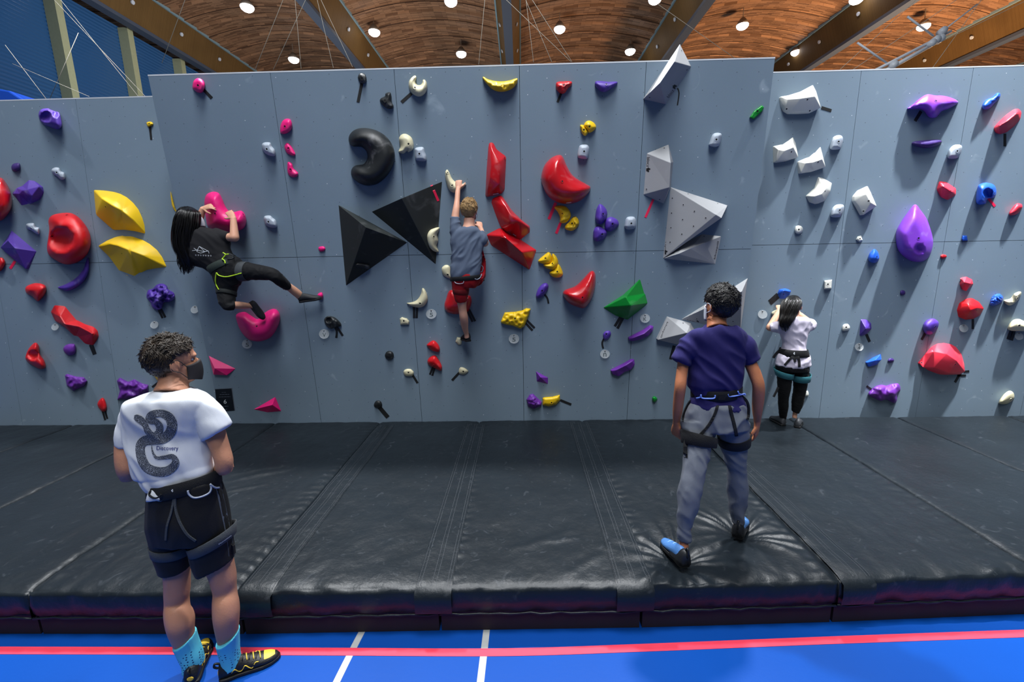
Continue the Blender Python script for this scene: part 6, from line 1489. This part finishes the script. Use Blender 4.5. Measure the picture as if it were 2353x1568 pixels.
# ---------------------------------------------------------------- girl in the white shirt at the wall
def girl_white():
    root = empty('person', (2.95, 4.62, 0)); bpy.context.view_layer.update()
    SK = skin_mat('light_skin', sr(214, 160, 132)); V, F = [], []
    hc = atY(*fg(432, 270), 4.60); fd = Vector((.42, .88, .05)); s = .93
    head(V, F, hc, fd, (0, 0, 1), s)
    loft(V, F, sections(fg, [(405, 320, 490, 315, 4.59), (405, 370, 488, 365, 4.575), (390, 400, 500, 395, 4.56, .9)]))
    loft(V, F, sections(fg, [(350, 430, 550, 415, 4.56, .4), (345, 520, 550, 520, 4.56, .4), (370, 660, 525, 660, 4.56, .4), (340, 800, 530, 800, 4.56, .4)]))
    # arms up at the wall
    a = atY(*fg(290, 455), 4.55); e = atY(*fg(212, 478), 4.62); wv = atY(*fg(303, 310), 4.88); hv = atY(*fg(322, 265), 4.95)
    def cone(p, q, r0, r1, n=8): tube(V, F, [Vector(p).lerp(Vector(q), t/n) for t in range(n+1)], [r0+(r1-r0)*t/n for t in range(n+1)], 14)
    cone(a, e, .036, .038); ball(V, F, e, (Vector((.041, 0, 0)), Vector((0, .041, 0)), Vector((0, 0, .041)))); cone(e, wv, .040, .026)
    hand(V, F, wv, hv-wv+Vector((0, .06, .05)), Vector((-.3, -.8, .5)), (1, 0, .3), .165, (50, 50, 55, 60))
    a = atY(*fg(575, 430), 4.55); e = atY(*fg(598, 440), 4.70); wv = atY(*fg(500, 350), 4.90); hv = atY(*fg(470, 330), 4.97)
    cone(a, e, .036, .040); ball(V, F, e, (Vector((.042, 0, 0)), Vector((0, .042, 0)), Vector((0, 0, .042)))); cone(e, wv, .041, .026)
    hand(V, F, wv, hv-wv+Vector((0, .04, .05)), Vector((.3, -.8, .5)), (-1, 0, .3), .165, (50, 50, 55, 60))
    loft(V, F, sections(fg, [(440, 1270, 485, 1275, 4.64), (432, 1320, 472, 1325, 4.64), (428, 1360, 470, 1365, 4.635)])); loft(V, F, sections(fg, [(315, 1340, 362, 1340, 4.72), (315, 1395, 358, 1395, 4.72)]))
    for P in ([fg(380, 800)+(4.56,), fg(350, 1090)+(4.60,), fg(338, 1350)+(4.71,)], [fg(490, 800)+(4.56,), fg(495, 1090)+(4.60,), fg(458, 1290)+(4.64,)]):
        tube(V, F, [atY(*p) for p in P], [.06, .045, .036], 12)
    remesh('body', V, F, SK, root, .0055, 3); eyes(root, hc, fd, (0, 0, 1), s)
    HB = hair_mat('black_long_hair', sr(10, 9, 9), sr(30, 27, 25), .25)
    msk = lambda x, y, z: (z > .55) or (y < .55 and z > .05) or (y < .2 and z > -.35) or (y < -.1 and z > -.8)
    hair_cap(root, hc, fd, (0, 0, 1), s, HB, msk, 700, .075, .0028, curl=.05, lift=.0, seed=12, base=1.07, down=1.6)
    long_hair(root, fg, [(432, 178, 4.56, 12, .012), (428, 190, 4.555, 44, .04), (418, 230, 4.53, 74, .07), (400, 290, 4.50, 72, .06), (385, 350, 4.48, 68, .05), (365, 410, 4.455, 60, .04), (355, 460, 4.445, 46, .03), (360, 520, 4.44, 22, .02)], HB, 420, 5)
    V, F = [], []; WS = cloth('pale_lilac_cotton', sr(214, 206, 222), .85, .2, 450)
    loft(V, F, sections(fg, [(392, 388, 498, 382, 4.565, .85), (360, 405, 540, 395, 4.56, .7), (300, 440, 600, 415, 4.55, .5), (298, 510, 592, 500, 4.55, .5), (322, 570, 568, 565, 4.55, .55), (340, 640, 552, 640, 4.55, .58), (322, 700, 560, 695, 4.55, .6), (285, 760, 585, 755, 4.55, .62), (275, 815, 594, 810, 4.55, .62), (280, 850, 588, 850, 4.55, .62), (380, 885, 490, 888, 4.55, .9)]), pw=2.2)
    loft(V, F, sections(fg, [(300, 420, 310, 540, 4.55, .9), (260, 425, 285, 530, 4.57, .9), (216, 440, 232, 520, 4.60, .9)]))
    loft(V, F, sections(fg, [(560, 400, 575, 520, 4.55, .9), (585, 395, 600, 510, 4.58, .9), (606, 400, 616, 492, 4.66, .9)]))
    sh = remesh('t_shirt', V, F, WS, root, .006, 3, folds(.007, 10, 7, 9, 41, .4)); bs = bvh_of(sh)
    V, F = [], []; LG = cloth('black_leggings', sr(15, 16, 19), .75, .15, 350)
    loft(V, F, sections(fg, [(278, 815, 588, 815, 4.55, .6), (274, 850, 586, 850, 4.55, .6), (280, 890, 582, 895, 4.555, .58)]), pw=2.2)
    loft(V, F, sections(fg, [(270, 860, 425, 870, 4.56, .95), (284, 980, 414, 985, 4.58), (290, 1090, 402, 1095, 4.60), (293, 1160, 386, 1160, 4.62), (293, 1240, 384, 1240, 4.65), (300, 1320, 370, 1325, 4.69), (312, 1385, 357, 1388, 4.71)]))
    loft(V, F, sections(fg, [(428, 870, 586, 860, 4.56, .95), (440, 1000, 570, 1000, 4.58), (443, 1090, 550, 1110, 4.60), (432, 1160, 535, 1180, 4.61), (424, 1230, 516, 1245, 4.62), (425, 1295, 486, 1312, 4.63)]))
    lg = remesh('leggings', V, F, LG, root, .006, 3, folds(.003, 20, 20, 25, 8)); bl = bvh_of(lg)
    har = subroot('harness', root); TEAL_ = cloth('teal_webbing', sr(58, 122, 132), .7, .3, 200)
    belt = band('waist_belt', fg, [(318, 682, 562, 690, 4.55, .66), (300, 755, 578, 752, 4.55, .66)], HARN, har, .006, .004); diamond(fg, 447, 732, 10, 14, bvh_of(belt), har)
    band('leg_loop', fg, [(262, 880, 424, 915, 4.56, .92), (282, 950, 418, 968, 4.57, .92)], TEAL_, har, .005, .010); band('leg_loop', fg, [(428, 935, 588, 925, 4.56, .92), (440, 998, 578, 992, 4.57, .92)], TEAL_, har, .005, .010)
    for P, w_ in (([(425, 765), (390, 800), (350, 845)], 20), ([(480, 765), (490, 810), (492, 865)], 22), ([(415, 765), (450, 775), (490, 765)], 24), ([(305, 700), (270, 730), (240, 775)], 20), ([(288, 1060), (268, 1105), (242, 1155)], 16), ([(445, 775), (450, 815)], 20)):
        ribbon('strap', fg, P, w_, bs, HARN, har, .010, fallbackY=4.48)
    SG = mat('dark_grey_shoe', sr(58, 60, 64), .5, .2, 120)
    for hx, tx in (((1824, 972), (1838, 982)), ((1803, 978), (1802, 968))):
        h_ = atZ(hx[0], hx[1], 0); t_ = atZ(tx[0], tx[1], 0)
        if hx[0] == 1824: d_ = Vector((.35, -.35, 0)).normalized(); d_ = Vector((.45, .6, 0)).normalized(); h_ = Vector((3.03, 4.60, -.004))
        else: d_ = Vector((-.05, 1, 0)).normalized(); h_ = Vector((2.915, 4.66, -.004))
        shoe(root, tuple(h_), tuple(h_+d_*.235), 0, SG, MATS['black_rubber'], .040, .09)
    tag(root, 'person in a pale t-shirt and black leggings, at the right wall with arms raised', 'person')
girl_white()
# ---------------------------------------------------------------- boy climbing in the middle
def boy():
    root = empty('person', (-.55, 4.45, 1.1)); bpy.context.view_layer.update()
    SK = skin_mat('fair_skin', sr(222, 166, 140)); V, F = [], []
    hc = atY(*fb(350, 408), 4.47); fd = Vector((.10, .98, .05)); s = .92
    head(V, F, hc, fd, (0, 0, 1), s)
    loft(V, F, sections(fb, [(305, 470, 395, 475, 4.46), (302, 520, 396, 525, 4.45), (285, 560, 410, 565, 4.44, .9)]))
    loft(V, F, sections(fb, [(255, 580, 430, 585, 4.45, .4), (235, 660, 430, 680, 4.45, .35), (240, 800, 415, 810, 4.45, .38), (240, 960, 400, 950, 4.45, .4)]))
    def cone(p, q, r0, r1, n=8): tube(V, F, [Vector(p).lerp(Vector(q), t/n) for t in range(n+1)], [r0+(r1-r0)*t/n for t in range(n+1)], 14)
    loft(V, F, sections(fb, [(270, 560, 205, 520, 4.44), (268, 470, 203, 458, 4.46), (272, 395, 216, 388, 4.48), (273, 330, 228, 325, 4.52), (276, 265, 234, 258, 4.56), (276, 222, 243, 216, 4.59, .8)]))
    w = atY(*fb(260, 225), 4.595); hand(V, F, w, atY(*fb(265, 150), 4.62)-w, Vector((0, -1, .25)), (1, 0, 0), .16, (75, 75, 78, 80), spread=.03, tcurl=20)
    a = atY(*fb(455, 600), 4.44); e = atY(*fb(478, 672), 4.47); wv = atY(*fb(440, 545), 4.62); hv = atY(*fb(422, 500), 4.68)
    cone(a, e, .034, .036); ball(V, F, e, (Vector((.038, 0, 0)), Vector((0, .038, 0)), Vector((0, 0, .038)))); cone(e, wv, .039, .026)
    hand(V, F, wv, hv-wv+Vector((0, .03, .05)), Vector((.4, -.8, .4)), (-1, 0, .3), .155, (60, 60, 60, 60))
    loft(V, F, sections(fb, [(225, 1000, 350, 1000, 4.44), (240, 1100, 335, 1105, 4.46), (250, 1160, 328, 1160, 4.48), (262, 1215, 328, 1215, 4.50), (268, 1265, 338, 1270, 4.52, 1.1), (276, 1310, 343, 1312, 4.56, 1.1), (290, 1370, 342, 1372, 4.61), (308, 1415, 346, 1412, 4.645), (310, 1450, 350, 1445, 4.66)]))
    tube(V, F, [atY(*fb(340, 930), 4.45), atY(*fb(425, 930), 4.55), atY(*fb(440, 810), 4.63)], [.06, .055, .05], 12); tube(V, F, [atY(*fb(300, 920), 4.45), atY(*fb(288, 1040), 4.45)], [.06, .055], 12)
    e0 = atY(*fb(450, 800), 4.62); cone(e0, atY(*fb(420, 960), 4.70), .05, .04)
    remesh('body', V, F, SK, root, .0055, 3); eyes(root, hc, fd, (0, 0, 1), s)
    HB = hair_mat('sandy_blond_hair', sr(120, 88, 52), sr(206, 170, 116), .45)
    msk = lambda x, y, z: (z > .60) or (y < .66 and z > .15) or (y < .0 and z > -.3) or (y < -.25 and z > -.86)
    hair_cap(root, hc, fd, (0, 0, 1), s, HB, msk, 2600, .045, .0026, curl=.35, lift=.2, seed=15, base=1.08)
    mask_part(root, hc, fd, (0, 0, 1), s, MATS['white_mask_fabric'])
    V, F = [], []; GS = cloth('slate_blue_jersey', sr(88, 100, 120), .75, .2, 420)
    loft(V, F, sections(fb, [(285, 545, 412, 552, 4.45, .85), (250, 565, 440, 575, 4.445, .7), (205, 600, 470, 610, 4.44, .5), (200, 680, 466, 690, 4.435, .5), (205, 760, 452, 770, 4.43, .52), (202, 850, 446, 850, 4.43, .55), (200, 925, 440, 920, 4.435, .58), (208, 965, 425, 950, 4.44, .58)]), pw=2.2)
    loft(V, F, sections(fb, [(300, 600, 200, 620, 4.44, .9), (285, 540, 192, 555, 4.445, .9), (274, 500, 194, 510, 4.45, .95), (270, 468, 200, 466, 4.46, .98)]))
    loft(V, F, sections(fb, [(390, 640, 455, 570, 4.44, .9), (420, 690, 485, 600, 4.445, .9), (452, 700, 500, 640, 4.455, .9)]))
    ts = remesh('t_shirt', V, F, GS, root, .006, 3, folds(.011, 9, 7, 6, 51, -.9)); bs = bvh_of(ts)
    V, F = [], []; RD = cloth('red_short_fabric', sr(150, 14, 24), .7, .2, 320)
    loft(V, F, sections(fb, [(205, 930, 440, 915, 4.44, .6), (205, 990, 440, 985, 4.44, .62), (215, 1030, 400, 1040, 4.44, .6)]))
    loft(V, F, sections(fb, [(205, 985, 352, 1000, 4.44, .9), (212, 1050, 346, 1060, 4.45, .92), (226, 1110, 338, 1115, 4.46, .95), (240, 1152, 330, 1148, 4.47, .98)]))
    P0, P1, P2 = atY(*fb(395, 965), 4.46), atY(*fb(425, 930), 4.55), atY(*fb(436, 800), 4.64)
    tube(V, F, [P0.lerp(P1, t/4) for t in range(5)]+[P1.lerp(P2, t/4) for t in range(1, 5)], [.085, .082, .080, .078, .076, .074, .070, .066, .062], 16)
    so = remesh('shorts', V, F, RD, root, .007, 3, folds(.004, 12, 9, 8, 61)); bso = bvh_of(so)
    har = subroot('harness', root); RW = cloth('red_webbing', sr(200, 18, 34), .6, .2, 200)
    band('waist_belt', fb, [(202, 952, 438, 930, 4.44, .62), (206, 985, 432, 970, 4.44, .62)], HARN, har, .005, .010)
    band('leg_loop', fb, [(212, 1040, 346, 1050, 4.45, .95), (222, 1085, 342, 1092, 4.455, .95)], cloth('dark_red_webbing', sr(100, 12, 20), .7, .2, 200), har, .004, .001)
    wire('gear_loop', fb, [(228, 985), (240, 1000), (270, 1006), (300, 1000), (305, 985)], .004, bso, LOOPM, har, .010)
    wire('gear_loop', fb, [(395, 965), (415, 970), (440, 955), (452, 925)], .004, bso, LOOPM, har, .012, fallbackY=4.42)
    wire('gear_loop', fb, [(445, 850), (462, 870), (458, 900), (445, 910)], .004, bso, LOOPM, har, .012, fallbackY=4.45)
    ribbon('strap', fb, [(455, 735), (468, 790), (474, 860), (470, 920), (440, 975)], 16, bso, RW, har, .006, fallbackY=4.5)
    diamond(fb, 343, 952, 7, 8, bs, har)
    BS = mat('black_shoe_rubber', sr(20, 22, 26), .5)
    h_ = atY(*fb(345, 1480), 4.66); shoe(root, tuple(h_), tuple(h_+Vector((-.085, .15, -.0))), 0, mat('black_shoe_suede', sr(24, 26, 30), .7), MATS['black_rubber'], .040, .095)
    V, F = [], []; h2 = atY(*fb(430, 975), 4.64); shoe(root, tuple(h2), tuple(h2+Vector((.02, .12, -.02))), 0, MATS['black_shoe_suede'], MATS['black_rubber'], .036, .08)
    tag(root, 'person with blond hair, slate t-shirt and red shorts, climbing mid wall', 'person')
boy()
# ---------------------------------------------------------------- girl hanging from the pink holds
def girl_climber():
    root = empty('person', (-3.05, 4.4, 1.5)); bpy.context.view_layer.update()
    SK = MATS['light_skin']; V, F = [], []
    hc = atY(*fh(218, 318), 4.46); fd = Vector((.72, .66, .20)); up = Vector((-.12, -.1, 1)); s = .98
    head(V, F, hc, fd, up, s)
    loft(V, F, sections(fh, [(190, 400, 270, 370, 4.46), (190, 440, 290, 410, 4.45), (180, 480, 330, 440, 4.44, .9)]))
    loft(V, F, sections(fh, [(170, 500, 400, 440, 4.45, .4), (190, 580, 500, 510, 4.44, .35), (280, 670, 540, 600, 4.44, .38), (420, 750, 600, 670, 4.43, .5)]))
    def cone(p, q, r0, r1, n=8): tube(V, F, [Vector(p).lerp(Vector(q), t/n) for t in range(n+1)], [r0+(r1-r0)*t/n for t in range(n+1)], 14)
    a = atY(*fh(500, 480), 4.43); e = atY(*fh(608, 480), 4.40); wv = atY(*fh(598, 310), 4.46); hv = atY(*fh(545, 240), 4.50)
    cone(a, e, .040, .042); ball(V, F, e, (Vector((.043, 0, 0)), Vector((0, .043, 0)), Vector((0, 0, .043)))); cone(e, wv, .043, .027)
    hand(V, F, wv, hv-wv, Vector((.25, -.95, .2)), (-.5, 0, -.6), .172, (28, 32, 36, 42), spread=.10, tcurl=15)
    a = atY(*fh(240, 470), 4.44); e = atY(*fh(265, 400), 4.55); wv = atY(*fh(335, 225), 4.55); hv = atY(*fh(440, 195), 4.53)
    cone(a, e, .050, .042); cone(e, wv, .042, .028); hand(V, F, wv, hv-wv, Vector((.1, -.8, .6)), (.3, 0, -1), .172, (28, 30, 34, 38), spread=.10, tcurl=15)
    # shins
    loft(V, F, sections(fh, [(1075, 880, 1030, 940, 4.52), (1105, 892, 1060, 938, 4.54), (1160, 930, 1110, 978, 4.60), (1200, 965, 1150, 1010, 4.65), (1215, 1000, 1170, 1030, 4.67)]))
    loft(V, F, sections(fh, [(590, 1110, 590, 1045, 4.36), (640, 1110, 640, 1044, 4.42, 1.05), (700, 1108, 705, 1054, 4.50), (750, 1105, 755, 1062, 4.55), (790, 1110, 790, 1065, 4.57)]))
    for P in ([fh(540, 730)+(4.43,), fh(640, 780)+(4.41,), fh(960, 805)+(4.37,), fh(1075, 900)+(4.53,)], [fh(540, 730)+(4.43,), fh(548, 870)+(4.41,), fh(545, 1070)+(4.36,), fh(620, 1078)+(4.40,)]):
        tube(V, F, [atY(*p) for p in P], [.07, .06, .045, .034], 12)
    remesh('body', V, F, SK, root, .0055, 3); eyes(root, hc, fd, up, s)
    HB = MATS.get('hair_b') or hair_mat('glossy_black_hair', sr(8, 8, 9), sr(22, 20, 20), .22)
    msk = lambda x, y, z: (z > .55) or (y < .62 and z > .05) or (y < .45 and z > -.45) or (y < .1 and z > -.95)
    hair_cap(root, hc, fd, up, s, HB, msk, 900, .085, .0028, curl=.05, lift=.0, seed=22, base=1.09, down=1.6)
    long_hair(root, fh, [(222, 226, 4.44, 14, .015), (216, 240, 4.43, 52, .05), (208, 265, 4.41, 84, .07), (195, 310, 4.39, 98, .08), (180, 380, 4.36, 102, .07), (165, 460, 4.34, 92, .06), (165, 560, 4.33, 80, .05), (195, 660, 4.335, 62, .035), (205, 740, 4.34, 40, .02), (200, 800, 4.34, 20, .012)], HB, 650, 6, wav=.012)
    long_hair(root, fh, [(130, 520, 4.36, 30, .03), (140, 620, 4.36, 30, .03), (155, 720, 4.36, 24, .02), (165, 810, 4.36, 12, .01)], HB, 60, 16, wav=.02, name='loose_strands')
    mask_part(root, hc, fd, up, s, MATS['white_mask_fabric'])
    V, F = [], []; BT = cloth('black_tee_cotton', sr(30, 30, 33), .85, .2, 450)
    loft(V, F, sections(fh, [(170, 455, 300, 415, 4.45, .8), (120, 500, 430, 410, 4.44, .6), (120, 570, 540, 470, 4.43, .5), (170, 650, 556, 560, 4.42, .52), (230, 715, 575, 620, 4.42, .55), (345, 755, 600, 640, 4.415, .62), (400, 785, 622, 668, 4.415, .64)]), pw=2.2)
    loft(V, F, sections(fh, [(440, 400, 440, 560, 4.43, .9), (500, 420, 505, 560, 4.425, .9), (556, 436, 558, 524, 4.415, .9)]))
    ts = remesh('t_shirt', V, F, BT, root, .006, 3, folds(.008, 8, 6, 6, 71, .7)); bs = bvh_of(ts)
    GP = LPRINT
    for P in ([(235, 598), (280, 592), (345, 608)], [(275, 605), (298, 560), (372, 600), (310, 620), (276, 606)], [(298, 560), (345, 606)], [(330, 612), (378, 600), (384, 622)], [(250, 575), (285, 600)]):
        Q = [np.array(fh(*p)) for p in P]; V2, F2 = [], []
        for p, q in zip(Q[:-1], Q[1:]):
            t = (q-p)/np.hypot(*(q-p)); n_ = np.array([-t[1], t[0]])*.45; b_ = len(V2); V2 += [p-n_, q-n_, q+n_, p+n_]; F2.append((b_, b_+1, b_+2, b_+3))
        decal('shirt_emblem', np.array(V2), F2, bs, GP, ts, .003)
    V2, F2 = text_px('BOULDER', fh(262, 637), fh(418, 642), 20*.2614); decal('printed_lettering', V2, F2, bs, GP, ts, .003) if False else None
    for k in range(7):
        x0 = 262+22*k; V2 = np.array([fh(x0, 630+k), fh(x0+11+3*(k % 2), 632+k), fh(x0+10, 644+k), fh(x0+2, 643+k)]); decal('printed_lettering', V2, [(0, 1, 2, 3)], bs, mat('faded_print', sr(150, 152, 158), .7), ts, .003)
    V, F = [], []; LG = MATS['black_leggings']
    loft(V, F, sections(fh, [(390, 770, 620, 650, 4.415, .7), (430, 820, 660, 690, 4.41, .72), (445, 880, 680, 800, 4.41, .72), (470, 930, 650, 900, 4.41, .75)]), pw=2.2)
    loft(V, F, sections(fh, [(640, 690, 640, 870, 4.41, .9), (720, 700, 730, 856, 4.40, .95), (800, 718, 810, 856, 4.39), (880, 735, 880, 856, 4.38), (950, 752, 930, 862, 4.37), (1005, 785, 960, 885, 4.39), (1055, 835, 1005, 915, 4.45), (1100, 884, 1050, 938, 4.53)]))
    loft(V, F, sections(fh, [(448, 860, 645, 880, 4.41, .9), (462, 950, 612, 960, 4.40), (472, 1030, 606, 1035, 4.37), (490, 1085, 604, 1075, 4.35), (540, 1114, 604, 1048, 4.35), (600, 1118, 606, 1040, 4.37)]), round_ends=(0, 0))
    lg = remesh('leggings', V, F, LG, root, .0065, 3, folds(.004, 16, 16, 16, 81)); bl = bvh_of(lg)
    har = subroot('harness', root); LIME = mat('lime_cord', sr(186, 226, 40), .5)
    belt = band('waist_belt', fh, [(385, 762, 612, 650, 4.415, .74), (428, 815, 656, 695, 4.41, .74)], cloth('dark_green_webbing', sr(44, 54, 50), .7, .3, 200), har, .006, .003); bb = bvh_of(belt)
    l2 = band('leg_loop', fh, [(662, 700, 668, 862, 4.405, .97), (722, 702, 732, 856, 4.40, .97)], HGREY, har, .005, .003)
    band('leg_loop', fh, [(462, 950, 612, 958, 4.40, 1.0), (466, 985, 608, 990, 4.385, 1.0)], cloth('dark_webbing', sr(34, 38, 38), .7, .3, 200), har, .005, .003)
    V2, F2 = text_px('CAMP', fh(706, 712), fh(698, 752), 10*.2614); decal('printed_lettering', V2, F2, bvh_of(l2), LPRINT, l2, .002)
    for P in ([(450, 792), (470, 815), (530, 828), (600, 815), (668, 796)], [(450, 792), (442, 830), (444, 890), (470, 942)], [(505, 615), (528, 632), (510, 660), (498, 672)], [(498, 672), (520, 685), (526, 710)], [(528, 632), (556, 628)]):
        wire('leg_cord' if P[0][0] == 450 else 'gear_cord', fh, P, .0055, bl if P[0][0] == 450 else bb, LIME, har, .014, fallbackY=4.33)
    wire('gear_loop', fh, [(520, 640), (560, 625), (600, 645), (585, 668), (545, 668)], .004, bb, HGREY, har, .014, fallbackY=4.34)
    BS = MATS['black_shoe_suede']; RB = MATS['black_rubber']
    h_ = atY(*fh(1185, 1052), 4.66); t_ = atY(*fh(1372, 1022), 4.70); shoe(root, tuple(h_), tuple(t_), 0, BS, RB, .040, .085, up=(.05, -.25, 1))
    h_ = atY(*fh(735, 1062), 4.57)+Vector((0, 0, .0)); t_ = atY(*fh(850, 1185), 4.60); shoe(root, tuple(h_), tuple(h_+(t_-h_).normalized()*.215), 0, BS, RB, .038, .080, up=(.75, -.45, .5))
    tag(root, 'person with long black hair, black t-shirt and leggings, hanging from the big pink hold', 'person')
girl_climber()
